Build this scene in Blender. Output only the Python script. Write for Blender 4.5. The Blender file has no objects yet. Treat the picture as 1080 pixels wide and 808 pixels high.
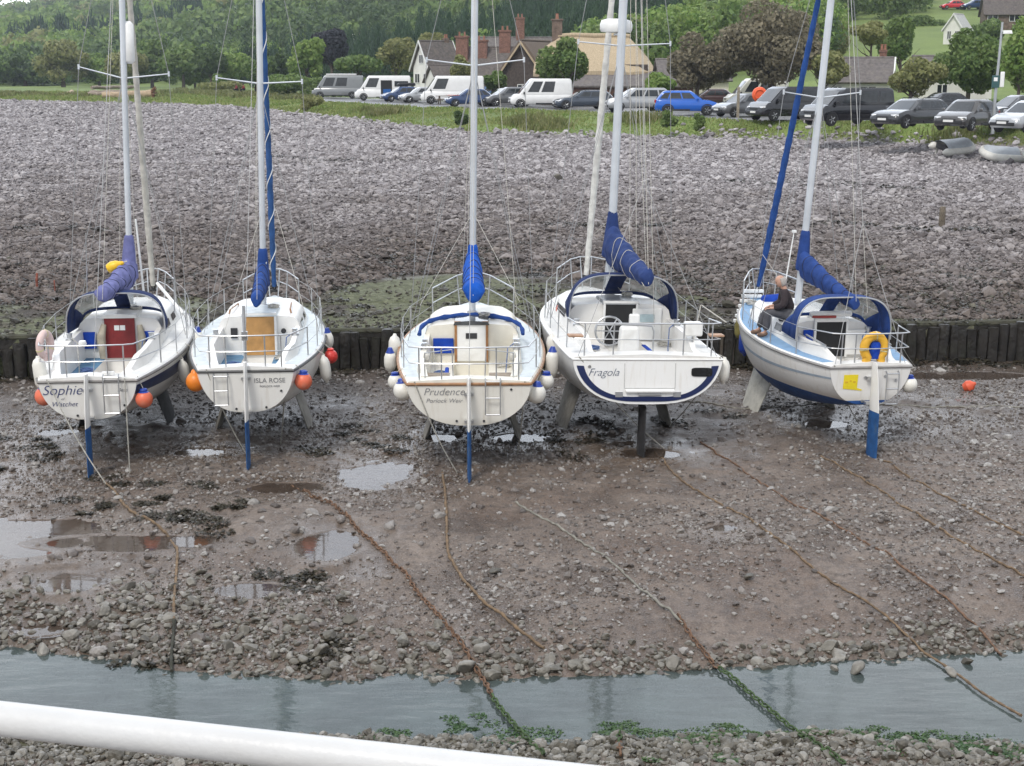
import bpy, math, random
import numpy as np
from mathutils import Vector, Matrix, Euler
R = math.radians
random.seed(11)
rng = np.random.default_rng(11)
scene = bpy.context.scene
COL = scene.collection

# ------------------------------------------------------------------ camera
F, CX, CY, HC = 1500.0, 540.0, 404.0, 7.0
PITCH = math.atan(326 / 1500.0)
FWD = Vector((0, math.cos(PITCH), -math.sin(PITCH)))
UPV = Vector((0, math.sin(PITCH), math.cos(PITCH)))
EYE = Vector((0, 0, HC))


def ray(px, py):
    return FWD * F + Vector((1, 0, 0)) * (px - CX) + UPV * (CY - py)


def on_z(px, py, z):
    d = ray(px, py)
    return EYE + d * ((z - HC) / d.z)


def on_y(px, py, Y):
    d = ray(px, py)
    return EYE + d * (Y / d.y)


def on_depth(px, py, dep):
    return EYE + ray(px, py) * (dep / F)


def on_plane(px, py, p, n):
    d = ray(px, py)
    return EYE + d * ((p - EYE).dot(n) / d.dot(n))


cam_d = bpy.data.cameras.new("camera")
cam = bpy.data.objects.new("camera", cam_d)
COL.objects.link(cam)
cam.location = EYE
cam.rotation_euler = (math.pi / 2 - PITCH, 0, 0)
cam_d.sensor_width = 36
cam_d.lens = 36 * F / 1080
cam_d.clip_start = 0.1
cam_d.clip_end = 9000
scene.camera = cam

# ------------------------------------------------------------------ world and sun
SUN_EL, SUN_AZ = 52, 205          # sun high, behind the camera and to its left
w = bpy.data.worlds.new("World")
scene.world = w
w.use_nodes = True
nt = w.node_tree
nt.nodes.clear()
o_ = nt.nodes.new("ShaderNodeOutputWorld")
bg = nt.nodes.new("ShaderNodeBackground")
sky = nt.nodes.new("ShaderNodeTexSky")
sky.sky_type = 'NISHITA'
sky.sun_disc = False
sky.sun_elevation = R(SUN_EL)
sky.sun_rotation = R(SUN_AZ)
sky.dust_density = 3.0
sky.air_density = 1.0
# overcast: thin cloud greys the blue out
tc = nt.nodes.new("ShaderNodeTexCoord")
mp = nt.nodes.new("ShaderNodeMapping")
mp.inputs['Scale'].default_value = (1, 1, 3.2)
nz = nt.nodes.new("ShaderNodeTexNoise")
nz.inputs['Scale'].default_value = 2.6
nz.inputs['Detail'].default_value = 6
nz.inputs['Roughness'].default_value = 0.55
cr = nt.nodes.new("ShaderNodeValToRGB")
cr.color_ramp.elements[0].position = 0.30
cr.color_ramp.elements[0].color = (5.2, 5.7, 6.5, 1)
cr.color_ramp.elements[1].position = 0.66
cr.color_ramp.elements[1].color = (9.6, 9.8, 10.1, 1)
mx = nt.nodes.new("ShaderNodeMix")
mx.data_type = 'RGBA'
mx.inputs[0].default_value = 0.82
L = nt.links.new
L(tc.outputs['Generated'], mp.inputs['Vector'])
L(mp.outputs['Vector'], nz.inputs['Vector'])
L(nz.outputs[0], cr.inputs[0])
L(sky.outputs[0], mx.inputs[6])
L(cr.outputs[0], mx.inputs[7])
# a bright break in the cloud low over the hills, ahead
nv = nt.nodes.new("ShaderNodeVectorMath"); nv.operation = 'NORMALIZE'
L(tc.outputs['Generated'], nv.inputs[0])
dt = nt.nodes.new("ShaderNodeVectorMath"); dt.operation = 'DOT_PRODUCT'
dt.inputs[1].default_value = Vector((-.12, math.cos(R(21)), math.sin(R(21)))).normalized()
L(nv.outputs[0], dt.inputs[0])
mr = nt.nodes.new("ShaderNodeMapRange"); mr.interpolation_type = 'SMOOTHSTEP'
for k_, v_ in zip((1, 2, 3, 4), (.72, .97, 1.0, 2.7)): mr.inputs[k_].default_value = v_
L(dt.outputs['Value'], mr.inputs[0])
vs = nt.nodes.new("ShaderNodeVectorMath"); vs.operation = 'SCALE'
L(mx.outputs[2], vs.inputs[0]); L(mr.outputs[0], vs.inputs['Scale'])
L(vs.outputs[0], bg.inputs['Color'])
bg.inputs['Strength'].default_value = 0.115
L(bg.outputs[0], o_.inputs['Surface'])

sd = bpy.data.lights.new("sun", 'SUN')
sd.energy = 1.6
sd.angle = R(14)
sd.color = (1.0, 0.96, 0.9)
sun = bpy.data.objects.new("sun", sd)
COL.objects.link(sun)
_az = R(SUN_AZ)
sdir = Vector((math.sin(_az) * math.cos(R(SUN_EL)), math.cos(_az) * math.cos(R(SUN_EL)), math.sin(R(SUN_EL))))
sun.rotation_euler = (-sdir).to_track_quat('-Z', 'Y').to_euler()
sun.location = (0, -20, 60)

scene.render.engine = 'CYCLES'
scene.cycles.use_denoising = True
scene.cycles.max_bounces = 6
scene.cycles.transparent_max_bounces = 12
scene.cycles.volume_bounces = 0
scene.view_settings.view_transform = 'Standard'
scene.view_settings.look = 'None'
scene.view_settings.exposure = 0.32
scene.view_settings.gamma = 1.0

# ------------------------------------------------------------------ materials
MATS = {}


def nodes_of(name):
    m = bpy.data.materials.new(name)
    m.use_nodes = True
    n = m.node_tree
    return m, n, n.nodes['Principled BSDF'], n.links.new


def noise_node(n, scale, detail=4, rough=0.55, coord='Object', dist=0.0):
    t = n.nodes.new("ShaderNodeTexCoord") if coord != 'Pos' else n.nodes.new("ShaderNodeNewGeometry")
    z = n.nodes.new("ShaderNodeTexNoise")
    z.inputs['Scale'].default_value = scale
    z.inputs['Detail'].default_value = detail
    z.inputs['Roughness'].default_value = rough
    z.inputs['Distortion'].default_value = dist
    n.links.new(t.outputs['Position' if coord == 'Pos' else coord], z.inputs['Vector'])
    return z


def ramp(n, src, stops):
    r = n.nodes.new("ShaderNodeValToRGB")
    e = r.color_ramp.elements
    e[0].position, e[0].color = stops[0][0], (*stops[0][1], 1)
    e[1].position, e[1].color = stops[-1][0], (*stops[-1][1], 1)
    for p, c in stops[1:-1]:
        x = e.new(p)
        x.color = (*c, 1)
    n.links.new(src, r.inputs[0])
    return r


def mixc(n, fac, a, b, mode='MIX'):
    m = n.nodes.new("ShaderNodeMix")
    m.data_type = 'RGBA'
    m.blend_type = mode
    for s, v in ((0, fac), (6, a), (7, b)):
        if hasattr(v, 'links'):
            n.links.new(v, m.inputs[s])
        else:
            m.inputs[s].default_value = v if s == 0 else (*v, 1)
    return m.outputs[2]


def mapr(n, src, a, b, c=0.0, d=1.0):
    m = n.nodes.new("ShaderNodeMapRange")
    for k, v in zip((1, 2, 3, 4), (a, b, c, d)):
        m.inputs[k].default_value = v
    n.links.new(src, m.inputs[0])
    return m.outputs[0]


def bump(n, bs, h, strength, dist=0.05):
    b = n.nodes.new("ShaderNodeBump")
    b.inputs['Strength'].default_value = strength
    b.inputs['Distance'].default_value = dist
    n.links.new(h, b.inputs['Height'])
    n.links.new(b.outputs[0], bs.inputs['Normal'])
    return b


def mat(name, c, rough=0.5, metal=0.0, var=0.15, scale=6.0, bs=0.0, bscale=None, spec=0.5, dirt=None, dirt_amt=0.0):
    """Plain procedural material: colour varied by noise, optional bump, optional patches of dirt."""
    if name in MATS:
        return MATS[name]
    m, n, b, ln = nodes_of(name)
    z = noise_node(n, scale)
    lo = tuple(max(0, x * (1 - var)) for x in c)
    hi = tuple(min(1, x * (1 + var)) for x in c)
    col = ramp(n, z.outputs[0], [(0.3, lo), (0.7, hi)]).outputs[0]
    if dirt:
        z3 = noise_node(n, scale * 0.45, 6, 0.65, dist=0.4)
        f = mapr(n, z3.outputs[0], 0.52, 0.78, 0, dirt_amt)
        col = mixc(n, f, col, dirt)
    ln(col, b.inputs['Base Color'])
    b.inputs['Roughness'].default_value = rough
    b.inputs['Metallic'].default_value = metal
    b.inputs['Specular IOR Level'].default_value = spec
    if bs:
        z2 = noise_node(n, bscale or scale * 3)
        bump(n, b, z2.outputs[0], bs)
    MATS[name] = m
    return m


def glass_mat(name, c=(0.03, 0.035, 0.04), rough=0.05, alpha=1.0):
    if name in MATS:
        return MATS[name]
    m, n, b, ln = nodes_of(name)
    z = noise_node(n, 3)
    ln(ramp(n, z.outputs[0], [(0.35, tuple(x * .7 for x in c)), (0.65, tuple(x * 1.4 for x in c))]).outputs[0], b.inputs['Base Color'])
    b.inputs['Roughness'].default_value = rough
    b.inputs['Alpha'].default_value = alpha
    b.inputs['Specular IOR Level'].default_value = 0.6
    MATS[name] = m
    return m


def leaf_mat(name, cols, rough=0.55, trans=0.25):
    """Leaves: every leaf its own tone."""
    if name in MATS:
        return MATS[name]
    m, n, b, ln = nodes_of(name)
    g = n.nodes.new("ShaderNodeNewGeometry")
    k = len(cols)
    r = ramp(n, g.outputs['Random Per Island'], [(i / (k - 1), c) for i, c in enumerate(cols)])
    z = noise_node(n, 0.35, 3, coord='Object')
    col = mixc(n, mapr(n, z.outputs[0], 0.35, 0.65, 0.0, 0.55), r.outputs[0], cols[-1])
    ln(col, b.inputs['Base Color'])
    b.inputs['Roughness'].default_value = rough
    b.inputs['Specular IOR Level'].default_value = 0.25
    tr = n.nodes.new("ShaderNodeBsdfTranslucent")
    ln(col, tr.inputs['Color'])
    ms = n.nodes.new("ShaderNodeMixShader")
    ms.inputs[0].default_value = trans
    ln(b.outputs[0], ms.inputs[1])
    ln(tr.outputs[0], ms.inputs[2])
    ln(ms.outputs[0], n.nodes['Material Output'].inputs['Surface'])
    MATS[name] = m
    return m


# ------------------------------------------------------------------ noise (numpy)
_perm = np.random.default_rng(5).random((256, 256))


def vnoise(x, y):
    x = np.asarray(x, float); y = np.asarray(y, float)
    xi = np.floor(x).astype(int); yi = np.floor(y).astype(int)
    fx = x - xi; fy = y - yi
    fx = fx * fx * (3 - 2 * fx); fy = fy * fy * (3 - 2 * fy)
    a = _perm[xi & 255, yi & 255]; b = _perm[(xi + 1) & 255, yi & 255]
    c = _perm[xi & 255, (yi + 1) & 255]; d = _perm[(xi + 1) & 255, (yi + 1) & 255]
    return (a * (1 - fx) + b * fx) * (1 - fy) + (c * (1 - fx) + d * fx) * fy - 0.5


def fbm(x, y, s, o=4, g=0.5):
    t = 0; a = 1.0
    for i in range(o):
        t = t + a * vnoise(x * s + 17.3 * i, y * s - 9.1 * i)
        s *= 2.03; a *= g
    return t


# ------------------------------------------------------------------ mesh building
class MB:
    def __init__(self):
        self.v = []; self.f = []; self.m = []

    def add(self, vs, fs, mi=0, M=None):
        n = len(self.v)
        for p in vs:
            p = Vector(p)
            self.v.append(M @ p if M is not None else p)
        for f in fs:
            self.f.append([n + i for i in f]); self.m.append(mi)

    def box(self, c, s, M=None, mi=0, taper=(1, 1)):
        x, y, z = (k / 2 for k in s)
        t, u = taper
        vs = [(-x, -y, -z), (x, -y, -z), (x, y, -z), (-x, y, -z), (-x * t, -y * u, z), (x * t, -y * u, z), (x * t, y * u, z), (-x * t, y * u, z)]
        vs = [Vector(c) + (M @ Vector(p) if M is not None else Vector(p)) for p in vs]
        self.add(vs, [(0, 3, 2, 1), (4, 5, 6, 7), (0, 1, 5, 4), (1, 2, 6, 5), (2, 3, 7, 6), (3, 0, 4, 7)], mi)

    def loft(self, secs, closed=True, cap0=False, cap1=False, mi=0):
        n = len(secs[0]); vs = [p for s in secs for p in s]; fs = []
        for i in range(len(secs) - 1):
            for j in range(n if closed else n - 1):
                k = (j + 1) % n
                fs.append((i * n + j, i * n + k, (i + 1) * n + k, (i + 1) * n + j))
        if cap0: fs.append(tuple(range(n - 1, -1, -1)))
        if cap1: fs.append(tuple((len(secs) - 1) * n + i for i in range(n)))
        self.add(vs, fs, mi)

    def tube(self, pts, r, n=8, mi=0, caps=True, flat=1.0, upref=None):
        pts = [Vector(p) for p in pts]
        if not hasattr(r, '__len__'): r = [r] * len(pts)
        secs = []
        up = None
        for i, p in enumerate(pts):
            d = (pts[min(i + 1, len(pts) - 1)] - pts[max(i - 1, 0)])
            if d.length < 1e-9: d = Vector((0, 0, 1))
            d.normalize()
            if up is None:
                up = Vector(upref) if upref else (Vector((0, 0, 1)) if abs(d.z) < 0.9 else Vector((0, 1, 0)))
            a = d.cross(up)
            if a.length < 1e-6: a = d.orthogonal()
            a.normalize(); b = a.cross(d).normalized(); up = b
            secs.append([p + a * (r[i] * math.cos(2 * math.pi * k / n)) + b * (r[i] * flat * math.sin(2 * math.pi * k / n)) for k in range(n)])
        self.loft(secs, True, caps, caps, mi)

    def lathe(self, prof, n=16, M=None, mi=0):
        M = M or Matrix()
        secs = [[M @ Vector((max(r, 1e-4) * math.cos(2 * math.pi * k / n), max(r, 1e-4) * math.sin(2 * math.pi * k / n), z)) for k in range(n)] for r, z in prof]
        self.loft(secs, True, True, True, mi)

    def prism(self, poly, d, mi=0):
        """poly: 3-D outline, d: extrusion vector"""
        d = Vector(d)
        a = [Vector(p) for p in poly]; b = [p + d for p in a]; n = len(a)
        fs = [tuple(range(n - 1, -1, -1)), tuple(range(n, 2 * n))] + [(i, (i + 1) % n, n + (i + 1) % n, n + i) for i in range(n)]
        self.add(a + b, fs, mi)

    def quad(self, a, b, c, d, mi=0):
        self.add([a, b, c, d], [(0, 1, 2, 3)], mi)

    def build(self, name, mats, parent=None, smooth=True, angle=35, bevel=0.0, bseg=2):
        me = bpy.data.meshes.new(name)
        me.from_pydata([tuple(p) for p in self.v], [], self.f)
        if not isinstance(mats, (list, tuple)): mats = [mats]
        for m in mats: me.materials.append(m)
        me.polygons.foreach_set("material_index", self.m)
        me.validate()
        import bmesh
        bm = bmesh.new(); bm.from_mesh(me)
        bmesh.ops.recalc_face_normals(bm, faces=bm.faces[:])
        bm.to_mesh(me); bm.free()
        if smooth:
            me.shade_smooth()
            me.set_sharp_from_angle(angle=R(angle))
        o = bpy.data.objects.new(name, me)
        COL.objects.link(o)
        if parent: o.parent = parent
        if bevel:
            b = o.modifiers.new("bevel", 'BEVEL'); b.width = bevel; b.segments = bseg; b.limit_method = 'ANGLE'; b.angle_limit = R(40)
        return o


def mesh_np(name, V, Fq, mats, mat_idx=None, parent=None, smooth=False):
    """Numpy verts (n,3) and faces (m,k) to one object."""
    me = bpy.data.meshes.new(name)
    nf, k = Fq.shape
    me.vertices.add(len(V)); me.vertices.foreach_set("co", np.ascontiguousarray(V, np.float32).ravel())
    me.loops.add(nf * k); me.loops.foreach_set("vertex_index", np.ascontiguousarray(Fq, np.int32).ravel())
    me.polygons.add(nf); me.polygons.foreach_set("loop_start", np.arange(0, nf * k, k, dtype=np.int32))
    if not isinstance(mats, (list, tuple)): mats = [mats]
    for m in mats: me.materials.append(m)
    if mat_idx is not None: me.polygons.foreach_set("material_index", mat_idx.astype(np.int32))
    me.polygons.foreach_set("use_smooth", np.full(nf, smooth, dtype=bool))
    me.update(calc_edges=True)
    o = bpy.data.objects.new(name, me); COL.objects.link(o)
    if parent: o.parent = parent
    return o


def tag(o, label=None, cat=None, group=None, kind=None):
    if label: o['label'] = label
    if cat: o['category'] = cat
    if group: o['group'] = group
    if kind: o['kind'] = kind
    return o


def empty(name, loc=(0, 0, 0), rot=(0, 0, 0), label=None, cat=None, group=None):
    o = bpy.data.objects.new(name, None); COL.objects.link(o)
    o.empty_display_size = 0.3
    o.location = loc; o.rotation_euler = rot
    return tag(o, label, cat, group)


def copy_tree(o, parent=None):
    c = o.copy(); COL.objects.link(c)
    if parent: c.parent = parent
    for ch in list(o.children): copy_tree(ch, c)
    return c
# ------------------------------------------------------------------ ground levels
WZ = -0.45                                      # water level in the channel
def _line(pix, z):
    P = [on_z(x, y, z if not hasattr(z, '__len__') else z[i]) for i, (x, y) in enumerate(pix)]
    return np.array([p.x for p in P]), np.array([p.y for p in P])

FARX, FARY = _line([(-400, 675), (0, 683), (100, 695), (250, 712), (430, 711), (500, 716), (600, 712), (780, 705), (900, 696), (1080, 688), (1500, 676)], WZ)
NEARX, NEARY = _line([(-400, 776), (0, 778), (300, 782), (600, 782), (760, 776), (860, 772), (960, 782), (1080, 788), (1500, 790)], WZ)
WALX, WALY = _line([(-700, 358), (0, 355), (400, 347), (760, 343), (1080, 338), (1700, 330)], 1.0)
_up = [(-260, 104), (0, 106), (100, 109), (230, 112), (330, 122), (420, 132), (500, 140), (700, 146), (900, 150), (1080, 157), (1500, 168)]
_uz = [4.0, 4.0, 3.95, 3.9, 3.6, 3.45, 3.3, 3.25, 3.2, 3.2, 3.2]
UPX, UPY = _line(_up, _uz)
_bk = [(-260, 96), (0, 96), (100, 98), (230, 101), (330, 108), (420, 112.5), (500, 115.5), (600, 118), (700, 124), (800, 131), (900, 139.5), (1080, 145), (1500, 152)]
BKX, BKY = _line(_bk, 4.27)
BKY = np.maximum(BKY, np.interp(BKX, UPX, UPY) + 2.5)
_ld = [(-300, 322), (0, 322), (150, 318), (330, 314), (400, 290), (500, 287), (590, 291), (640, 303), (700, 303), (790, 316), (850, 328), (1080, 331), (1500, 329)]
LDX, LDY = _line(_ld, 1.08)
HEDGEX = np.array([-400, -90, -54, -40, -26, 8, 25, 60, 400.])
HILY0 = np.array([420, 360, 335, 320, 260, 150, 118, 110, 110.])   # where the hill starts
HILE = np.array([0.020, 0.024, 0.029, 0.042, 0.082, 0.10, 0.125, 0.135, 0.13])  # slope of the line of sight to its top

PUDDLES = [  # px, py, rx, ry(metres), depth
    (22, 560, 1.25, 1.1, .075), (75, 602, .55, .42, .05), (208, 477, .55, .3, .05), (398, 500, .72, 1.0, .07), (345, 572, .5, .75, .045),
    (262, 612, .5, .35, .045), (150, 568, 1.5, .42, .035), (300, 514, .8, .35, .03), (466, 462, .38, .4, .05), (1015, 396, 1.6, .5, .05),
    (548, 462, .7, .4, .04), (690, 478, .7, .4, .04), (762, 556, .3, .2, .03), (870, 447, .5, .35, .04), (60, 455, .5, .4, .04), (40, 640, .4, .22, .03)]
_pp = [(on_z(a, b, 0.0), rx, ry, d) for a, b, rx, ry, d in PUDDLES]


def sstep(a, b, x):
    t = np.clip((x - a) / (b - a), 0, 1)
    return t * t * (3 - 2 * t)


def raw_h(X, Y):
    fy = np.interp(X, FARX, FARY) + 0.16 * fbm(X, Y, .9, 3)
    ny = np.interp(X, NEARX, NEARY) + 0.12 * fbm(X, Y, 1.1, 3)
    far = np.interp(Y - fy, [-1.0, 0, .5, 1.3, 4.5, 100], [-.85, WZ, -.33, -.2, 0, 0])
    near = np.interp(ny - Y, [-1.0, 0, .6, 2, 6, 40], [-.85, WZ, -.37, -.15, .7, 1.2])
    z = np.maximum(far, near)
    yw = np.interp(X, WALX, WALY)
    yu = np.maximum(np.interp(X, UPX, UPY), yw + 8)
    zu = np.interp(X, UPX, np.array(_uz))
    yb = np.interp(X, BKX, BKY)
    z = np.where(Y > yw + .02, .93 + .07 * sstep(0, 3.2, Y - yw), z)
    ld = np.maximum(np.interp(X, LDX, LDY), yw + 1.0)
    t = np.clip((Y - ld) / (yu - ld), 0, 1)
    z = z + (Y > ld) * (zu - 1.0) * t ** .9
    zg = 4.28
    tb = np.clip((Y - yu) / np.maximum(yb - yu, .5), 0, 1)
    z = np.where(Y > yu, zu + (zg - zu) * np.sin(tb * math.pi / 2), z)
    # hills
    th = X
    y0 = np.interp(X / np.maximum(Y, 1) * 150, HEDGEX, HILY0)
    E = np.interp(X / np.maximum(Y, 1) * 150, HEDGEX, HILE)
    u = np.clip((Y - y0) / (900 - y0), 0, 1.25)
    z = z + np.where(Y > y0, (E * 900) * (u ** 1.25) * (1 + .14 * fbm(X, Y, 1 / 140., 3) * np.clip(u * 4, 0, 1)), 0)
    return z, yw, yu, yb, fy, ny


def ground_h(X, Y):
    X = np.asarray(X, float); Y = np.asarray(Y, float)
    z, yw, yu, yb, fy, ny = raw_h(X, Y)
    mud = (Y > fy) & (Y < yw)
    amp = np.where(mud, .09 * sstep(0, 2.5, Y - fy), .05)
    amp = np.where(Y > yw + 3, .10, amp)
    amp = np.where(Y > yu, .12, amp)
    amp = np.where(Y > 200, 0.0, amp)
    z = z + amp * fbm(X, Y, .55, 4) + np.where(Y < yw, .05 * fbm(X, Y, 2.6, 3) + .03 * fbm(X, Y, 7.5, 2), 0)
    # scour hollows under the boats and long drag ridges across the beach
    bm = (Y > yw + 4) & (Y < yu)
    z = z + np.where(bm, .12 * fbm(X * .12, Y, .33, 3), 0)
    for p, rx, ry, d in _pp:
        q = ((X - p.x) / rx) ** 2 + ((Y - p.y) / ry) ** 2
        q = np.maximum(q * (1 + 1.9 * fbm(X + 3.1, Y, 2.3, 4)), (q - .28) * 1.2)
        lev = PLEV[(round(p.x, 3), round(p.y, 3))] if (round(p.x, 3), round(p.y, 3)) in PLEV else 0
        k = 1 - sstep(.45, .98, q); ob = 1 - sstep(1.25, 2.6, q)
        zp = lev + .014 - (d + .02) * k + .035 * fbm(X, Y, 3.1, 3) * k
        z = z * (1 - ob) + ob * zp
    return z


PLEV = {}
for p, rx, ry, d in _pp:
    PLEV[(round(p.x, 3), round(p.y, 3))] = float(raw_h(np.array([p.x]), np.array([p.y]))[0][0]) - .01


def gz(x, y):
    return float(ground_h(np.array([x]), np.array([y]))[0])


def gpt(px, py, dz=0.0):
    """Where the line of sight through a pixel of the photo meets the ground."""
    d = ray(px, py)
    ts = np.geomspace(8, 900, 1500)
    P = np.array([[EYE.x + d.x * t / d.y, t, EYE.z + d.z * t / d.y] for t in ts])
    h = np.maximum(ground_h(P[:, 0], P[:, 1]), WZ)
    i = np.argmax(P[:, 2] <= h) if np.any(P[:, 2] <= h) else len(ts) - 1
    return Vector((P[i, 0], P[i, 1], h[i] + dz))


def ggrid(cx0, cx1, py0, py1):
    return gpt(rng.uniform(cx0, cx1), rng.uniform(py0, py1))


# the ground sheet: a fan, fine where it lies near
rows = np.concatenate([np.linspace(1, 12.5, 24, endpoint=False), np.arange(12.5, 33.6, .055), np.arange(33.6, 42, .09), np.arange(42, 110, .32), np.geomspace(110, 1900, 120)])
cols = np.tan(np.linspace(R(-40), R(40), 460))
GY = rows[:, None] * np.ones_like(cols)[None]
GX = rows[:, None] * cols[None]
near_fix = np.clip(14 / rows, 1, 6)[:, None]
GX = GX * near_fix
GH = ground_h(GX, GY)
nr, nc = GX.shape
V = np.stack([GX.ravel(), GY.ravel(), GH.ravel()], 1)
ii = (np.arange(nr - 1)[:, None] * nc + np.arange(nc - 1)[None]).ravel()
Fq = np.stack([ii, ii + 1, ii + nc + 1, ii + nc], 1)
_z, _yw, _yu, _yb, _fy, _ny = raw_h(V[:, 0], V[:, 1])
X_, Y_ = V[:, 0], V[:, 1]
n1 = fbm(X_, Y_, .35, 4); n2 = fbm(X_, Y_, 1.3, 3); n3 = fbm(X_, Y_, .12, 3)
_ldv = np.interp(X_, LDX, LDY)
shingle = sstep(-.6, .9, Y_ - _ldv + 1.6 * n1) * (1 - sstep(-.6, .6, Y_ - _yu + 1.5 * n1))
ledge = (Y_ > _yw) * (1 - shingle) * (Y_ < _yw + 14)
green = ledge * sstep(-.22, .30, n1 + .9 * n2 + .06)
green = np.clip(green + .8 * sstep(.05, .35, n1) * (Y_ > _yw + 2) * (Y_ < _yw + 7) * (X_ < 1), 0, 1)
green = np.maximum(green, .8 * sstep(0, .5, n1 + .25) * (1 - sstep(.1, .8, np.abs(Y_ - _ny + .1))))
grass = sstep(-.5, .8, Y_ - _yu + 1.6 * n1)
tarm = sstep(-.3, .3, Y_ - _yb - .5) * (1 - sstep(24, 30, Y_ - _yb)) * sstep(-44, -38, X_) 
wetz = np.zeros(len(X_))
for p, rx, ry, d in _pp:
    q_ = np.sqrt(((X_ - p.x) / (rx + .45)) ** 2 + ((Y_ - p.y) / (ry + .45)) ** 2)
    wetz = np.maximum(wetz, 1 - sstep(.7, 1.5, q_ * (1 + .9 * n2)))
wetz = np.maximum(wetz, .9 * sstep(.02, .3, n3 + .6 * n2 - .05 + .25 * sstep(26, 29, Y_) + .12 * (X_ < 0))) * (Y_ > _fy) * (Y_ < _yw)
sil_shade = sstep(25.0, 28.5, Y_ + 1.2 * n1) * (Y_ < _yw)  # wet silt around the boats, plus painted darkening for the shade beneath them
me_attrs = {'shingle': shingle, 'green': green, 'grass': grass * (1 - tarm), 'tarmac': tarm, 'bank': ledge, 'wet': wetz, 'silt_shade': sil_shade}

gm, n, b, ln = nodes_of("ground_material")
def att(nm):
    a = n.nodes.new("ShaderNodeAttribute"); a.attribute_name = nm
    return a.outputs['Fac']
za = noise_node(n, .9, 6, .6, 'Pos'); zb = noise_node(n, 7, 5, .65, 'Pos'); zc = noise_node(n, 34, 4, .6, 'Pos'); zd = noise_node(n, .28, 4, .6, 'Pos')
mud = ramp(n, za.outputs[0], [(.28, (.07, .047, .034)), (.5, (.168, .128, .100)), (.72, (.26, .214, .180))]).outputs[0]
mud = mixc(n, mapr(n, zd.outputs[0], .5, .66, 0, .7), mud, (.125, .08, .055))
mud = mixc(n, mapr(n, zb.outputs[0], .44, .66, 0, .7), mud, (.065, .05, .041))
mud = mixc(n, mapr(n, zc.outputs[0], .55, .70, 0, .6), mud, (.29, .26, .235))
mud = mixc(n, mapr(n, zc.outputs[0], .45, .30, 0, .6), mud, (.05, .04, .034))
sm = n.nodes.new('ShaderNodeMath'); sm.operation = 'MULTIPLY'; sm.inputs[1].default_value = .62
ln(att('silt_shade'), sm.inputs[0])
mud = mixc(n, sm.outputs[0], mud, (.055, .043, .035))  # dark wet mud, with under-boat shade put into the colour
sm2 = n.nodes.new('ShaderNodeMath'); sm2.operation = 'MULTIPLY'; sm2.inputs[1].default_value = .45
ln(att('wet'), sm2.inputs[0])
mud = mixc(n, sm2.outputs[0], mud, (.08, .06, .045))
geo = n.nodes.new("ShaderNodeNewGeometry")
sep = n.nodes.new("ShaderNodeSeparateXYZ"); ln(geo.outputs['Position'], sep.inputs[0])
shl_lo = ramp(n, zc.outputs[0], [(.3, (.03, .024, .02)), (.7, (.12, .10, .09))]).outputs[0]
shl_hi = ramp(n, zc.outputs[0], [(.3, (.13, .118, .12)), (.7, (.36, .33, .335))]).outputs[0]
shl = mixc(n, mapr(n, sep.outputs['Z'], 1.2, 2.7), shl_lo, shl_hi)
bank = ramp(n, zb.outputs[0], [(.3, (.025, .02, .016)), (.7, (.085, .07, .056))]).outputs[0]
grn = ramp(n, zb.outputs[0], [(.3, (.04, .044, .022)), (.5, (.10, .108, .056)), (.7, (.19, .195, .12))]).outputs[0]
grs = ramp(n, zb.outputs[0], [(.3, (.11, .165, .035)), (.52, (.18, .245, .06)), (.75, (.27, .29, .10))]).outputs[0]
tar = ramp(n, zb.outputs[0], [(.3, (.10, .10, .10)), (.7, (.15, .148, .145))]).outputs[0]
c = mixc(n, att('bank'), mud, bank)
c = mixc(n, att('shingle'), c, shl)
c = mixc(n, att('green'), c, grn)
zg = noise_node(n, .045, 5, .6, 'Pos')
grs = mixc(n, mapr(n, zg.outputs[0], .38, .64, 0, .8), grs, (.085, .125, .035))
c = mixc(n, att('grass'), c, grs)
c = mixc(n, att('tarmac'), c, tar)
ln(c, b.inputs['Base Color'])
wet = mapr(n, za.outputs[0], .40, .62, .27, .66)
dry = n.nodes.new("ShaderNodeMath"); dry.operation = 'MAXIMUM'
mx2 = n.nodes.new("ShaderNodeMath"); mx2.operation = 'MAXIMUM'
ln(att('shingle'), mx2.inputs[0]); ln(att('grass'), mx2.inputs[1])
mxb = n.nodes.new("ShaderNodeMath"); mxb.operation = 'MAXIMUM'; ln(mx2.outputs[0], mxb.inputs[0]); ln(att('bank'), mxb.inputs[1]); mx2 = mxb
mx3 = n.nodes.new("ShaderNodeMath"); mx3.operation = 'MULTIPLY'; mx3.inputs[1].default_value = .9
ln(mx2.outputs[0], mx3.inputs[0])
wr = n.nodes.new('ShaderNodeMix'); ln(att('wet'), wr.inputs[0]); ln(wet, wr.inputs[2]); wr.inputs[3].default_value = .13
ln(wr.outputs[0], dry.inputs[0]); ln(mx3.outputs[0], dry.inputs[1])
ln(dry.outputs[0], b.inputs['Roughness'])
b.inputs['Specular IOR Level'].default_value = .45
hsum = n.nodes.new("ShaderNodeMath"); hsum.operation = 'ADD'
ln(zb.outputs[0], hsum.inputs[0]); ln(zc.outputs[0], hsum.inputs[1])
hm = n.nodes.new('ShaderNodeMath'); hm.operation = 'MULTIPLY'
ln(mapr(n, att('wet'), 0, 1, 1, .30), hm.inputs[1]); ln(hsum.outputs[0], hm.inputs[0])
bump(n, b, hm.outputs[0], .75, .05)
ground = mesh_np("ground", V, Fq, gm, smooth=True)
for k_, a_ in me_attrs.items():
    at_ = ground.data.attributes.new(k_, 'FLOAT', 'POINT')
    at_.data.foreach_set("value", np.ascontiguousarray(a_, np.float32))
tag(ground, kind='structure')

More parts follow.
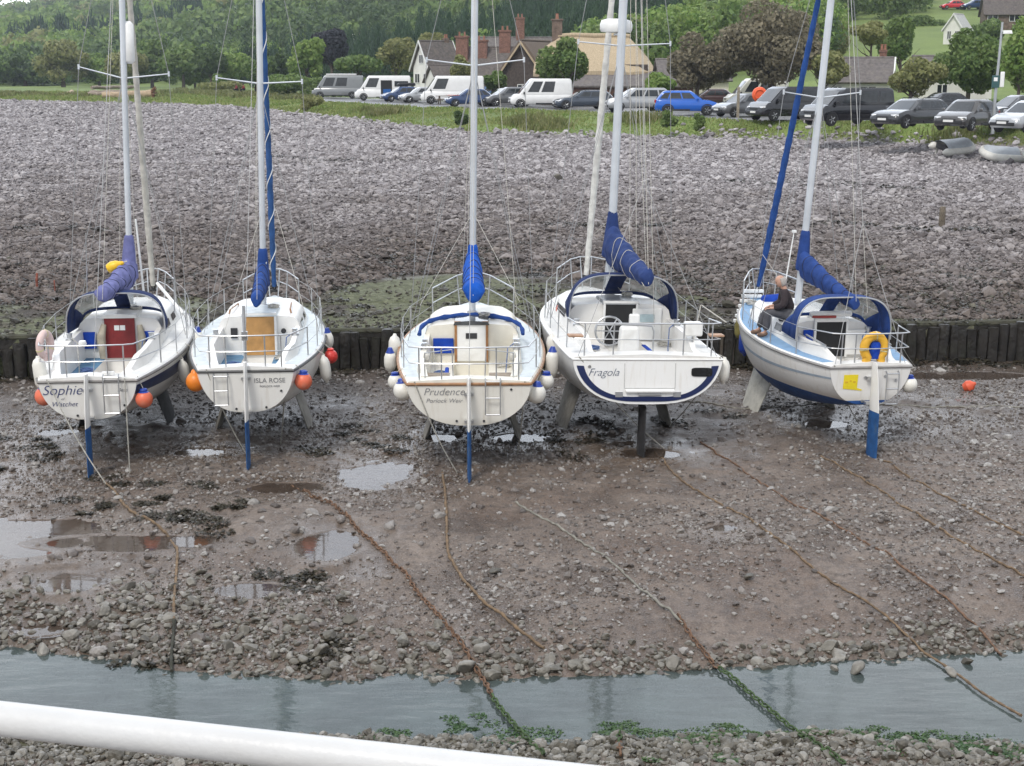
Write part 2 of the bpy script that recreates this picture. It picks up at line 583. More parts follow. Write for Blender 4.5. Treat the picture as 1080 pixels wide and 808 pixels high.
# ------------------------------------------------------------------ water in the channel, puddles
def water_mat(name, c, rough, bsc, bst, alpha=1.0, spec=.5):
    m, n, b, ln = nodes_of(name)
    z = noise_node(n, bsc * .35, 4, .6, 'Pos')
    ln(ramp(n, z.outputs[0], [(.35, tuple(x * .8 for x in c)), (.65, tuple(x * 1.2 for x in c))]).outputs[0], b.inputs['Base Color'])
    b.inputs['Roughness'].default_value = rough
    b.inputs['IOR'].default_value = 1.33
    b.inputs['Alpha'].default_value = alpha
    b.inputs['Specular IOR Level'].default_value = spec
    t = n.nodes.new("ShaderNodeNewGeometry")
    mp = n.nodes.new("ShaderNodeMapping"); mp.inputs['Scale'].default_value = (.5, 1.6, 1)
    ln(t.outputs['Position'], mp.inputs[0])
    z2 = n.nodes.new("ShaderNodeTexNoise"); z2.inputs['Scale'].default_value = bsc; z2.inputs['Detail'].default_value = 3
    ln(mp.outputs[0], z2.inputs['Vector'])
    bump(n, b, z2.outputs[0], bst, .03)
    return m

m = MB()
wx = np.linspace(-16, 16, 60)
secs = []
for x in wx:
    y0, y1 = float(np.interp(x, NEARX, NEARY)) - 1.0, float(np.interp(x, FARX, FARY)) + .45
    secs.append([(x, y0 + (y1 - y0) * t, WZ) for t in np.linspace(0, 1, 8)])
m.loft(secs, closed=False)
wo = m.build("channel_water", water_mat("channel_water", (.068, .086, .083), .07, 3.0, .30, alpha=.86, spec=.5))
tag(wo, kind='structure')
pm = water_mat("puddle_water", (.075, .055, .042), .03, 5, .05, alpha=.72, spec=1.0)
for p, rx, ry, d in _pp:
    m = MB()
    k = 28
    lev = PLEV[(round(p.x, 3), round(p.y, 3))]
    m.add([(p.x + 1.12 * rx * math.cos(2 * math.pi * i / k), p.y + 1.12 * ry * math.sin(2 * math.pi * i / k), lev) for i in range(k)], [tuple(range(k))])
    o = m.build("puddle", pm); tag(o, kind='structure')
# ------------------------------------------------------------------ stones, weed, grass
def ico(sub):
    import bmesh
    bm = bmesh.new(); bmesh.ops.create_icosphere(bm, subdivisions=sub, radius=1)
    V = np.array([v.co[:] for v in bm.verts]); Fq = np.array([[v.index for v in f.verts] for f in bm.faces]); bm.free()
    return V, Fq


def stone_templates(sub, k, ang, seed):
    r = np.random.default_rng(seed)
    V, Fq = ico(sub); out = []
    for _ in range(k):
        v = V.copy()
        for _ in range(ang):            # flatten random sides
            d = r.normal(size=3); d /= np.linalg.norm(d); h = r.uniform(.45, .8)
            q = v @ d; v = v - np.outer(np.maximum(q - h, 0), d)
        v *= 1 + .10 * r.normal(size=(len(v), 1)) * (sub < 2)
        v *= np.array([1, r.uniform(.62, .95), r.uniform(.38, .7)])
        out.append(v)
    return out, Fq


def scatter(name, P, S, mats, sub=1, ang=4, seed=1, smooth=False, tilt=.35, sink=.25):
    """P (n,3) points, S (n,) half-lengths: all the stones as one object."""
    r = np.random.default_rng(seed)
    T, Fq = stone_templates(sub, 9, ang, seed)
    n = len(P); nv = len(T[0])
    k = r.integers(0, 9, n)
    v = np.stack(T)[k] * S[:, None, None]
    a = r.uniform(0, 2 * math.pi, n); tx = r.normal(0, tilt, n); ty = r.normal(0, tilt, n)
    cx, sx = np.cos(tx), np.sin(tx); cy, sy = np.cos(ty), np.sin(ty); ca, sa = np.cos(a), np.sin(a)
    x, y, z = v[..., 0], v[..., 1], v[..., 2]
    y, z = y * cx[:, None] - z * sx[:, None], y * sx[:, None] + z * cx[:, None]
    x, z = x * cy[:, None] + z * sy[:, None], -x * sy[:, None] + z * cy[:, None]
    x, y = x * ca[:, None] - y * sa[:, None], x * sa[:, None] + y * ca[:, None]
    v = np.stack([x, y, z], -1)
    v += P[:, None, :]
    v[..., 2] += (S * (.45 - sink))[:, None]
    Fa = (Fq[None] + (np.arange(n) * nv)[:, None, None]).reshape(-1, 3)
    o = mesh_np(name, v.reshape(-1, 3), Fa, mats, smooth=smooth)
    return tag(o, kind='stuff')


def stone_mat(name, cols, rough=.6, zdark=None, bands=False):
    m, n, b, ln = nodes_of(name)
    g = n.nodes.new("ShaderNodeNewGeometry")
    k = len(cols)
    c = ramp(n, g.outputs['Random Per Island'], [(i / (k - 1), x) for i, x in enumerate(cols)]).outputs[0]
    z = noise_node(n, 14, 5, .6, 'Pos')
    c = mixc(n, .55, c, ramp(n, z.outputs[0], [(.3, (.35, .34, .33)), (.7, (1.25, 1.25, 1.25))]).outputs[0], 'MULTIPLY')
    if zdark:
        s = n.nodes.new("ShaderNodeSeparateXYZ"); ln(g.outputs['Position'], s.inputs[0])
        zz = noise_node(n, .35, 4, .6, 'Pos')
        ad = n.nodes.new("ShaderNodeMath"); ad.operation = 'MULTIPLY_ADD'; ad.inputs[1].default_value = 1.5
        ln(zz.outputs[0], ad.inputs[0]); ln(s.outputs['Z'], ad.inputs[2])
        c2 = mixc(n, 1.0, c, zdark[2], 'MULTIPLY')
        c = mixc(n, mapr(n, ad.outputs[0], zdark[0] + .75, zdark[1] + .75), c2, c)
    if bands:       # drift lines of darker, weedier stones along the contours
        mp = n.nodes.new("ShaderNodeMapping"); mp.inputs['Scale'].default_value = (.035, .42, 0); ln(g.outputs['Position'], mp.inputs[0])
        zb_ = n.nodes.new("ShaderNodeTexNoise"); zb_.inputs['Scale'].default_value = 1.0; zb_.inputs['Detail'].default_value = 5; zb_.inputs['Distortion'].default_value = .5; ln(mp.outputs[0], zb_.inputs['Vector'])
        c = mixc(n, mapr(n, zb_.outputs[0], .52, .68, 0, .38), c, mixc(n, 1.0, c, (.42, .38, .34), 'MULTIPLY'))
    ln(c, b.inputs['Base Color'])
    b.inputs['Roughness'].default_value = rough
    bump(n, b, z.outputs[0], .4, .03)
    return m


def pts_xy(x, y):
    return np.stack([x, y, ground_h(x, y)], 1)


# shingle of the beach: grey, slightly purple slabs, dark and weedy low down
def beach_pts(n, seed):
    r = np.random.default_rng(seed)
    # even on the picture: spread by the distance so that every depth is well covered
    Y = 34.5 + (175 - 34.5) * r.random(n * 3) ** 1.75
    X = (r.random(n * 3) * 2 - 1) * (Y * .43 + 1)
    yw = np.interp(X, WALX, WALY); yu = np.interp(X, UPX, UPY)
    ld = np.interp(X, LDX, LDY)
    keep = (Y > ld - .3 + 2.0 * fbm(X, Y, .35, 3)) & (Y > yw + .5) & (Y < yu + .4 + 1.0 * fbm(X, Y, .3, 2))
    X, Y = X[keep][:n], Y[keep][:n]
    return X, Y, r

X, Y, r = beach_pts(360000, 3)
S = r.lognormal(math.log(.037), .58, len(X)) * np.clip(.55 + Y / 90, 1, 2.3) * (1 + .35 * fbm(X, Y, .22, 3))
S = np.clip(S, .02, .26)
beach_m = stone_mat("shingle_stone", [(.165, .149, .152), (.24, .22, .225), (.30, .277, .284), (.35, .327, .334), (.41, .387, .392), (.49, .465, .465)], .75, zdark=(1.2, 2.45, (.38, .33, .285)), bands=True)
scatter("shingle", pts_xy(X, Y), S, beach_m, 1, 5, 4, sink=.2)
# larger blocks
X, Y, r = beach_pts(1500, 8)
scatter("shingle", pts_xy(X, Y), np.clip(r.lognormal(math.log(.115), .36, len(X)), .08, .4), beach_m, 1, 6, 9, sink=.25)

# loose stones at the foot of the grass bank
X = r.uniform(-60, 30, 1500); Y = np.interp(X, UPX, UPY) + r.normal(-.3, .9, 1500)
scatter("bank_stones", pts_xy(X, Y), r.lognormal(math.log(.17), .35, 1500), beach_m, 1, 5, 12)

# stones on the mud
mud_m = stone_mat("mud_stone", [(.07, .058, .05), (.11, .092, .08), (.15, .128, .115), (.20, .178, .162), (.26, .24, .22), (.36, .345, .325)], .5)
grey_m = stone_mat("channel_stone", [(.06, .053, .04), (.105, .095, .075), (.15, .138, .112), (.19, .176, .15), (.28, .265, .235)], .45)
def mud_pts(n, seed, dens):
    r = np.random.default_rng(seed)
    Y = r.uniform(16, 34.3, n * 6); X = (r.random(n * 6) * 2 - 1) * (Y * .44)
    yw = np.interp(X, WALX, WALY); fy = np.interp(X, FARX, FARY)
    ok = (Y > fy - .38) & (Y < yw - .05) & (r.random(n * 6) < dens(X, Y, fy, yw))
    for p, rx, ry, d in _pp:
        ok &= (((X - p.x) / rx) ** 2 + ((Y - p.y) / ry) ** 2 > .75 + .5 * r.random(n * 6)) | (r.random(n * 6) < .22)
    return X[ok][:n], Y[ok][:n], r
d1 = lambda X, Y, f, w_: np.clip(.45 + 1.7 * fbm(X, Y, .5, 4), .06, 1)
X, Y, r = mud_pts(42000, 21, d1)
scatter("pebbles", pts_xy(X, Y), np.clip(r.lognormal(math.log(.022), .5, len(X)), .009, .09), mud_m, 1, 3, 22, sink=.33)
d2 = lambda X, Y, f, w_: np.clip(.25 + .9 * fbm(X, Y, .4, 3) + .5 * sstep(28, 33, Y), .02, 1)
X, Y, r = mud_pts(2300, 24, d2)
scatter("pebbles", pts_xy(X, Y), np.clip(r.lognormal(math.log(.045), .45, len(X)), .022, .15), mud_m, 2, 5, 25, smooth=False, sink=.42, tilt=.2)
# the thick band of cobbles along the channel, widest at the left
def band(X, Y, f, w_):
    wid = np.where(X < -2.2, 2.1, .75) + .7 * fbm(X, Y, .5, 3)
    return np.clip(1.15 - (Y - f) / np.maximum(wid, .3), 0, 1) * np.where(Y < f, .45, 1)
X, Y, r = mud_pts(9500, 27, band)
scatter("cobbles", pts_xy(X, Y), np.clip(r.lognormal(math.log(.043), .42, len(X)), .02, .15), grey_m, 2, 6, 28, smooth=False, sink=.2)
# near bank of the channel
n_ = 13000
r = np.random.default_rng(31)
X = r.uniform(-8.5, 8.5, n_); Y = np.interp(X, NEARX, NEARY) + .12 - np.abs(r.normal(0, 1.1, n_))
scatter("cobbles", pts_xy(X, Y), np.clip(r.lognormal(math.log(.031), .45, n_), .014, .12), grey_m, 2, 6, 32, smooth=False, sink=.15)
# single large stones in and by the water
big = [(903, 710, .13), (1003, 714, .1), (522, 607, .12), (491, 712, .17), (338, 692, .14), (880, 708, .07), (1020, 700, .09), (212, 607, .11), (150, 705, .09), (120, 560, .07), (508, 690, .12), (320, 700, .11), (790, 612, .1), (590, 192 + 0, .35)]
P = np.array([list(gpt(a, b_)) for a, b_, s in big]); P[:, 2] = np.maximum(P[:, 2], WZ - .02)
scatter("boulders", P, np.array([s for *_, s in big]), grey_m, 3, 7, 41, smooth=True, sink=.0)

# rubble on the shelf above the wall and at its foot
r = np.random.default_rng(51)
X = r.uniform(-17, 17, 6500); Y = np.interp(X, WALX, WALY) + np.abs(r.normal(0, 3.6, 6500)) + .25
scatter("rubble", pts_xy(X, Y), np.clip(r.lognormal(math.log(.048), .5, 6500), .02, .28), stone_mat("rubble_stone", [(.03, .026, .02), (.055, .05, .036), (.085, .08, .055), (.13, .12, .09)], .65), 1, 5, 52)

# bladder wrack: dark clumps of flat fronds
def frond_cloud(name, centres, rad, per, length, width, m, seed, lift=.05, sq=.22):
    r = np.random.default_rng(seed)
    n = len(centres) * per
    c = np.repeat(np.array(centres), per, 0); ra = np.repeat(np.array(rad), per)
    a = r.uniform(0, 6.283, n); q = np.sqrt(r.random(n)) * ra
    x = c[:, 0] + q * np.cos(a) * 1.4; y = c[:, 1] + q * np.sin(a)
    z = ground_h(x, y); z = np.maximum(z, WZ - .02) + lift * r.random(n)
    h = r.uniform(0, 6.283, n); l = length * r.uniform(.5, 1.4, n); wd = width * r.uniform(.6, 1.5, n)
    dx, dy = np.cos(h), np.sin(h)
    dz = r.normal(0, sq, n)
    A = np.stack([x, y, z], 1); D = np.stack([dx, dy, dz], 1) * l[:, None]; N = np.stack([-dy, dx, r.normal(0, .4, n)], 1) * wd[:, None]
    v = np.stack([A - N * .4, A + D * .5 - N, A + D, A + D * .5 + N], 1).reshape(-1, 3)
    Fq = np.arange(n * 4).reshape(n, 4)
    return tag(mesh_np(name, v, Fq, m), kind='stuff')

weed_m = leaf_mat("wrack", [(.014, .013, .009), (.028, .025, .016), (.05, .042, .025)], .35, .05)
r = np.random.default_rng(61)
C = []; RR = []
for (a, b_, k_, s) in [(140, 520, 5, .22), (230, 540, 6, .2), (325, 610, 5, .2), (200, 555, 4, .2), (100, 525, 4, .2), (330, 690, 4, .2), (640, 445, 5, .25), (60, 465, 5, .25), (360, 465, 6, .25), (590, 465, 5, .25), (770, 440, 4, .25), (160, 700, 3, .15), (420, 470, 4, .2), (30, 500, 3, .2)]:
    for _ in range(k_):
        p = gpt(a + r.normal(0, 26), b_ + r.normal(0, 8)); C.append((p.x, p.y)); RR.append(s * r.uniform(.4, 1.2))
frond_cloud("seaweed", C, RR, 150, .08, .018, weed_m, 62, lift=.03)
# dark weed along the foot of the wall and over the shelf
C = [(x, float(np.interp(x, WALX, WALY)) + r.normal(-.1, .35)) for x in r.uniform(-15, 15, 150)]
C += [(x, float(np.interp(x, WALX, WALY)) + r.uniform(1.5, 7)) for x in r.uniform(-16, 16, 55)]
for x in r.uniform(-18, 18, 420):
    y_ = float(np.interp(x, LDX, LDY)) + abs(r.normal(0, 3.2)); C.append((x, y_))
frond_cloud("seaweed", C, r.uniform(.15, .6, len(C)), 80, .12, .025, weed_m, 63, lift=.06)
# thin drift lines of dark weed along the beach
C = []
for line in ([(120, 158), (200, 162), (290, 166), (350, 170), (420, 169)], [(760, 190), (830, 196), (900, 196), (960, 200)], [(850, 238), (900, 236), (960, 243), (1020, 243), (1080, 248)], [(0, 243), (60, 240), (120, 246)], [(560, 236), (640, 240), (720, 238)]):
    for (a, b_), (c_, d_) in zip(line[:-1], line[1:]):
        for t in r.random(9): p = gpt(a + (c_ - a) * t + r.normal(0, 3), b_ + (d_ - b_) * t + r.normal(0, 1.0)); C.append((p.x, p.y))
frond_cloud("seaweed", C, r.uniform(.15, .6, len(C)), 28, .15, .035, weed_m, 65, lift=.10)
# green weed in the shallows of the near bank
gw = leaf_mat("green_weed", [(.018, .045, .014), (.03, .072, .02), (.045, .10, .026), (.065, .105, .035)], .4, .1)
C = []; RR = []
for (a, b_, k_, s) in [(410, 774, 5, .12), (470, 772, 4, .1), (545, 776, 8, .16), (500, 762, 4, .08), (660, 772, 9, .14), (700, 776, 7, .12), (745, 778, 8, .14), (780, 768, 5, .1), (850, 776, 6, .1), (930, 780, 9, .12), (1010, 786, 16, .2), (1050, 790, 12, .2), (975, 778, 6, .1), (740, 800, 4, .1), (900, 770, 5, .08)]:
    for _ in range(k_):
        p = gpt(a + r.normal(0, 20), b_ + r.normal(0, 4)); C.append((p.x, p.y)); RR.append(s * r.uniform(.5, 1.2))
frond_cloud("algae", C, RR, 150, .035, .016, gw, 64, lift=.03, sq=.08)

# turf and long grass on the bank
def blades(name, x, y, hgt, wid, m, seed, lean=.35):
    r = np.random.default_rng(seed); n = len(x)
    z = ground_h(x, y) - .03; a = r.uniform(0, 6.283, n); l = r.normal(0, lean, (n, 2)) * hgt[:, None]
    dx, dy = np.cos(a) * wid, np.sin(a) * wid
    A = np.stack([x - dx, y - dy, z], 1); B = np.stack([x + dx, y + dy, z], 1)
    T2 = np.stack([x + l[:, 0] + dx * .3, y + l[:, 1] + dy * .3, z + hgt], 1); T1 = np.stack([x + l[:, 0] - dx * .3, y + l[:, 1] - dy * .3, z + hgt], 1)
    v = np.stack([A, B, T2, T1], 1).reshape(-1, 3)
    return tag(mesh_np(name, v, np.arange(n * 4).reshape(n, 4), m), kind='stuff')

r = np.random.default_rng(71)
n_ = 70000
X = r.uniform(-70, 36, n_); f_ = r.random(n_)
yu, yb = np.interp(X, UPX, UPY), np.interp(X, BKX, BKY)
Y = yu + (yb - yu) * f_ * 1.03 + .25
patch = fbm(X, Y, .25, 3)
ok = (patch + r.normal(0, .25, n_) > -.28) & (np.abs(X) < Y * .45)
X, Y, patch = X[ok], Y[ok], patch[ok]
Hh = np.clip(.10 + .16 * np.clip(patch, 0, 1) + .04 * r.normal(size=len(X)), .06, .6) * np.clip(Y / 100, .8, 1.7)
turf = leaf_mat("turf", [(.10, .165, .035), (.14, .22, .05), (.18, .265, .065), (.23, .285, .085), (.32, .315, .14)], .6, .3)
blades("grass", X, Y, Hh, .05 * np.clip(Y / 80, .9, 2.4), turf, 72)
# pale dry tussocks
C = [(-30, -50), ]
xs = []; ys = []
for (a, b_, sx, k_) in [(235, 100, 18, 30), (270, 101, 22, 40), (300, 104, 14, 26), (200, 98, 20, 20), (400, 120, 10, 10), (575, 134, 12, 10), (560, 128, 12, 8), (130, 101, 40, 20), (30, 101, 30, 16), (670, 128, 14, 8), (1000, 148, 10, 5)]:
    for _ in range(k_):
        p = gpt(a + r.normal(0, sx), b_ + r.normal(0, 1.6)); q = r.integers(60, 110)
        xs.append(p.x + r.normal(0, .5, q)); ys.append(p.y + r.normal(0, .5, q))
xs = np.concatenate(xs); ys = np.concatenate(ys)
blades("grass", xs, ys, r.uniform(.25, .6, len(xs)), .05 * np.clip(ys / 80, .9, 2.2), leaf_mat("tussock", [(.13, .14, .05), (.22, .22, .09), (.30, .28, .14), (.12, .16, .05)], .6, .3), 73, .3)
# ------------------------------------------------------------------ boats
def hull_mat(name, zwl, bottom, top=(.80, .79, .76), slope=0.0):
    """White gelcoat, antifouling paint below the waterline, rust and weed streaks."""
    m, n, b, ln = nodes_of(name)
    t = n.nodes.new("ShaderNodeTexCoord"); s = n.nodes.new("ShaderNodeSeparateXYZ"); ln(t.outputs['Object'], s.inputs[0])
    z = noise_node(n, 1.4, 5, .6); zf = noise_node(n, 9, 5, .6)
    mp = n.nodes.new("ShaderNodeMapping"); mp.inputs['Scale'].default_value = (9, 9, .8); ln(t.outputs['Object'], mp.inputs[0])
    st = n.nodes.new("ShaderNodeTexNoise"); st.inputs['Scale'].default_value = 1.5; st.inputs['Detail'].default_value = 5; ln(mp.outputs[0], st.inputs['Vector'])
    c = mixc(n, mapr(n, z.outputs[0], .35, .7, 0, .5), top, tuple(x * k for x, k in zip(top, (.93, .92, .88))))
    c = mixc(n, mapr(n, st.outputs[0], .55, .78, 0, .38), c, (.50, .44, .34))
    bt = ramp(n, zf.outputs[0], [(.3, tuple(x * .6 for x in bottom)), (.6, bottom), (.8, tuple(min(1, x * 1.5 + .02) for x in bottom))]).outputs[0]
    bt = mixc(n, mapr(n, z.outputs[0], .5, .75, 0, .5), bt, (.09, .08, .06))
    ad = n.nodes.new("ShaderNodeMath"); ad.operation = 'MULTIPLY_ADD'; ad.inputs[1].default_value = -slope
    ln(s.outputs['Y'], ad.inputs[0]); ln(s.outputs['Z'], ad.inputs[2])
    c = mixc(n, mapr(n, ad.outputs[0], zwl + .16, zwl + .01, 0, .4), c, (.46, .41, .31))
    f = mapr(n, ad.outputs[0], zwl - .004, zwl + .004)
    ln(mixc(n, f, bt, c), b.inputs['Base Color'])
    ln(mapr(n, f, 0, 1, .65, .28), b.inputs['Roughness'])
    return m


GEL = mat("gelcoat", (.80, .79, .76), .35, var=.05, scale=3, dirt=(.52, .48, .40), dirt_amt=.45)
CREAM = mat("cream_gelcoat", (.76, .73, .64), .4, var=.05, scale=3, dirt=(.5, .46, .38), dirt_amt=.45)
ALU = mat("mast_alloy", (.60, .63, .66), .42, metal=.25, var=.08, scale=2, bs=.05)
STEEL = mat("stainless_tube", (.56, .57, .58), .28, metal=.8, var=.1)
WIRE = mat("rigging_wire", (.34, .34, .34), .45, metal=.5, var=.1)
ROPEW = mat("white_rope", (.52, .50, .45), .9, var=.25, scale=30, bs=.4)
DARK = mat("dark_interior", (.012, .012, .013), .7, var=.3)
BLACKR = mat("black_rubber", (.03, .03, .032), .6, var=.2)
WOOD = mat("varnished_teak", (.30, .145, .055), .45, var=.3, scale=9, bs=.1)
TEAKG = mat("grey_teak", (.33, .27, .21), .7, var=.3, scale=9, bs=.1)
PLY = mat("pale_plywood", (.46, .25, .085), .5, var=.2, scale=5)
REDB = mat("dark_red_board", (.20, .018, .018), .5, var=.2, scale=5)
WHITEP = mat("white_plastic", (.80, .80, .78), .4, var=.05, dirt=(.5, .47, .4), dirt_amt=.4)
BOTB = mat("blue_antifoul", (.012, .085, .26), .65, var=.3, scale=7, bs=.2, dirt=(.10, .12, .09), dirt_amt=.7)
BOTD = mat("dark_antifoul", (.028, .028, .03), .75, var=.3, scale=7, bs=.2, dirt=(.12, .11, .09), dirt_amt=.6)
KEELG = mat("grey_keel", (.28, .265, .235), .8, var=.2, scale=6, bs=.2, dirt=(.10, .09, .07), dirt_amt=.8)
NAVY = mat("navy_line", (.012, .022, .085), .3, var=.1)
def canvas(name, c, sc=5):
    return mat(name, c, .85, var=.22, scale=sc, bs=.25, bscale=11, spec=.2)
COV = [canvas("faded_violet_canvas", (.145, .155, .33)), canvas("blue_canvas", (.020, .06, .23)), canvas("bright_blue_canvas", (.010, .085, .42)),
       canvas("navy_canvas", (.024, .046, .15)), canvas("royal_canvas", (.022, .055, .205))]
HOODN = canvas("hood_navy", (.014, .028, .10)); HOODB = canvas("hood_blue", (.020, .052, .195))
CLEAR = glass_mat("clear_vinyl", (.55, .60, .56), .15, alpha=.42)
TINT = glass_mat("tinted_window", (.05, .055, .06), .08)
DECKB = mat("pale_blue_deck", (.60, .655, .68), .7, var=.1, scale=5, dirt=(.4, .42, .4), dirt_amt=.4)
DECKM = mat("mid_blue_deck", (.20, .34, .52), .7, var=.12, scale=5, dirt=(.3, .36, .42), dirt_amt=.5)
DECKW = mat("white_nonslip_deck", (.70, .70, .68), .65, var=.08, scale=5, dirt=(.5, .48, .42), dirt_amt=.5)
SEATB = mat("blue_seat_panel", (.10, .22, .36), .7, var=.25, scale=6, dirt=(.25, .32, .36), dirt_amt=.6)
FENW = mat("white_fender_vinyl", (.74, .72, .66), .4, var=.08, scale=4, dirt=(.42, .40, .33), dirt_amt=.6)
FENB = mat("blue_fender_vinyl", (.012, .045, .30), .4, var=.15, scale=4)
FENO = mat("olive_fender_cover", (.22, .19, .055), .85, var=.35, scale=5, bs=.3)
ORANGE = mat("orange_vinyl", (.78, .22, .018), .4, var=.12, scale=3, dirt=(.62, .24, .10), dirt_amt=.5)
CORAL = mat("coral_vinyl", (.68, .145, .07), .4, var=.12, scale=3, dirt=(.6, .33, .25), dirt_amt=.7)
REDV = mat("red_vinyl", (.62, .04, .03), .4, var=.12, scale=3)
YELL = mat("yellow_vinyl", (.76, .42, .035), .55, var=.12, scale=4, dirt=(.45, .3, .08), dirt_amt=.5)
BLUEBAG = canvas("blue_bag_canvas", (.012, .055, .36))


class Boat:
    def __init__(s, name, label, foot, bow, P):
        s.P = P
        st = gpt(*foot)
        bw = on_z(bow[0], bow[1], P['zs1'] + st.z)
        d = Vector((bw.x - st.x, bw.y - st.y, 0))
        s.L = d.length - .2
        s.h = math.atan2(-d.x, d.y)
        d.normalize()
        s.root = empty(name, (st.x + d.x * .2, st.y + d.y * .2, st.z - .03), (0, P.get('heel', 0), s.h), label, "sailing boat", "sailing yachts aground on the mud")
        bpy.context.view_layer.update()
        s.M = Matrix.Translation(s.root.location) @ s.root.rotation_euler.to_matrix().to_4x4()
        s.Mi = s.M.inverted()
        print(name, 'L %.2f heading %.1f at' % (s.L, math.degrees(s.h)), tuple(round(k, 2) for k in st))

    # --- lines
    def beam(s, t):
        P = s.P
        if t < .42: return P['bt'] + (P['B'] - P['bt']) * math.sin(math.pi / 2 * t / .42)
        q = (t - .42) / .58
        return max(.02, P['B'] * (1 - q ** P.get('bowp', 2.3)) ** P.get('bowe', .9))

    def sheer(s, t):
        P = s.P
        return P['zs0'] - P.get('dip', .05) * math.sin(math.pi * t) + (P['zs1'] - P['zs0']) * t ** 1.5

    def keel(s, t):
        P = s.P
        if t < .45: return P['zkm'] + (P['zk0'] - P['zkm']) * (1 - t / .45) ** 1.6
        q = (t - .45) / .55
        return P['zkm'] + (s.sheer(t) - .25 - P['zkm']) * q ** 3.0

    def hp(s, t, a, side, off=0.0):
        """point on the hull: t along, a 0 at the sheer .. 1 at the keel"""
        P = s.P
        b, zs, zk = s.beam(t), s.sheer(t), s.keel(t)
        e1 = P.get('e1', .75) + .45 * max(0, (t - .5) / .5) ** 1.5
        th = a * math.pi / 2
        x = b * max(0, math.cos(th)) ** e1 * (1 - P.get('flare', .0) * math.sin(th))
        z = zs - (zs - zk) * math.sin(th) ** P.get('e2', 1.15)
        y = t * s.L + P.get('rake', .1) * (zs - z) * (1 - t) ** 6 - P.get('over', .9) * ((zs - z) / max(zs - P['zkm'], .1)) * t ** 6
        return Vector((side * (x + off), y, z))

    def w(s, p): return s.M @ Vector(p)
    def l(s, p): return s.Mi @ Vector(p)

    def px(s, px, py, y):
        """local point on the boat's cross plane y under a pixel of the photo"""
        p0 = s.w((0, y, 0)); nn = (s.w((0, 1, 0)) - s.w((0, 0, 0)))
        return s.l(on_plane(px, py, p0, nn))

    def part(s, m, name, mats, parent=None, **k):
        return m.build(name, mats, parent or s.root, **k)

    # --- building
    def hull(s, hm, strake, strake_r=.028):
        ts = np.concatenate([np.linspace(0, .1, 4), np.linspace(.14, .86, 20), np.linspace(.89, 1, 8)])
        aa = np.linspace(0, 1, 13)
        m = MB(); secs = []
        for t in ts:
            secs.append([s.hp(t, a, -1) for a in aa] + [s.hp(t, a, 1) for a in aa[-2::-1]])
        m.loft(secs, closed=False, cap0=True)
        h = s.part(m, "hull", hm, angle=50)
        m = MB()
        pts = [s.hp(t, 0, -1, .012) for t in ts[::-1]] + [s.hp(t, 0, 1, .012) for t in ts]
        pts = [p + Vector((0, 0, .0)) for p in pts]
        m.tube(pts + [pts[0]], strake_r, 6)
        s.part(m, "rubbing_strake", strake)
        s.hullo = h
        return h

    def strip(s, name, a0, a1, t0, t1, m_, parent=None, n=24):
        m = MB()
        for side in (-1, 1):
            m.loft([[s.hp(t, a, side, .006) for a in np.linspace(a0, a1, 4)] for t in np.linspace(t0, t1, n)], closed=False)
        return s.part(m, name, m_, parent or s.hullo)

    def decks(s, mats, tc, tf, hcab, hcoam, seat, floor, well=.33, cw=.78, ta=.045, froof=.35, fc=None):
        """mats: gelcoat, side deck, seats"""
        L_ = s.L
        s.tc, s.tf, s.hcab = tc, tf, hcab
        def cw_(t): return max(.06, min(cw, s.beam(t) - .26))
        s.cw_ = cw_
        def edge(t):
            b, zs = s.beam(t), s.sheer(t) + .015
            return b, zs
        def after(t):
            b, zs = edge(t)
            xs = [b, b - .035, b - .08, b * .8, b * .62, b * .5, min(well, b * .4), min(well, b * .4) - .02, 0]
            return [(x, zs + (0 if i == 0 else .035 + .05 * (1 - x / b))) for i, x in enumerate(xs)]
        def cockpit(t):
            b, zs = edge(t); c = cw_(t)
            k = sstep(ta, ta + .10, t); hc = hcoam * float(k)
            return [(b, zs), (b - .035, zs + .035), (c, zs + .05), (c - .05, zs + .055 + hc), (c - .15, zs + .055 + hc), (c - .18, seat), (well, seat), (well - .02, floor), (0, floor)]
        def roof(t):
            q = (t - tc) / (tf - tc)
            return hcab * (1 - froof * q ** 1.4) * (1.0 if q < .86 else max(.06, 1 - (q - .86) / .14))
        s.roof_ = roof
        def cabin(t):
            b, zs = edge(t); c = cw_(t); r_ = roof(t); z0 = zs + .05
            inw = min(.10, c * .3)
            xs = [c - inw - .07, c - inw - .14, max(well, .2) if c > .6 else c * .4, (max(well, .2) if c > .6 else c * .4) * .6, 0]
            xs = [max(0, x) for x in xs]
            return [(b, zs), (b - .035, zs + .035), (c, z0), (c - inw, z0 + r_ * .86)] + [(x, z0 + r_ * (.97 if i == 0 else 1.0) + .07 * (1 - (x / c) ** 2) * min(1, r_ / hcab + .2)) for i, x in enumerate(xs)]
        def fore(t):
            b, zs = edge(t)
            xs = [b, max(b - .035, b * .5), b * .7, b * .6, b * .5, b * .4, b * .25, b * .1, 0]
            return [(x, zs + (0 if i == 0 else .03 + .08 * (1 - x / b) * min(1, b * 1.5))) for i, x in enumerate(xs)]
        s.after_, s.cabin_, s.fore_, s.cockpit_ = after, cabin, fore, cockpit
        def full(sec, t):
            y = t * L_
            return [Vector((-x, y, z)) for x, z in sec] + [Vector((x, y, z)) for x, z in sec[-2::-1]]
        colm = [0, 1, 0, 0, 0, 2, 0, 0]; colm = colm + colm[::-1]
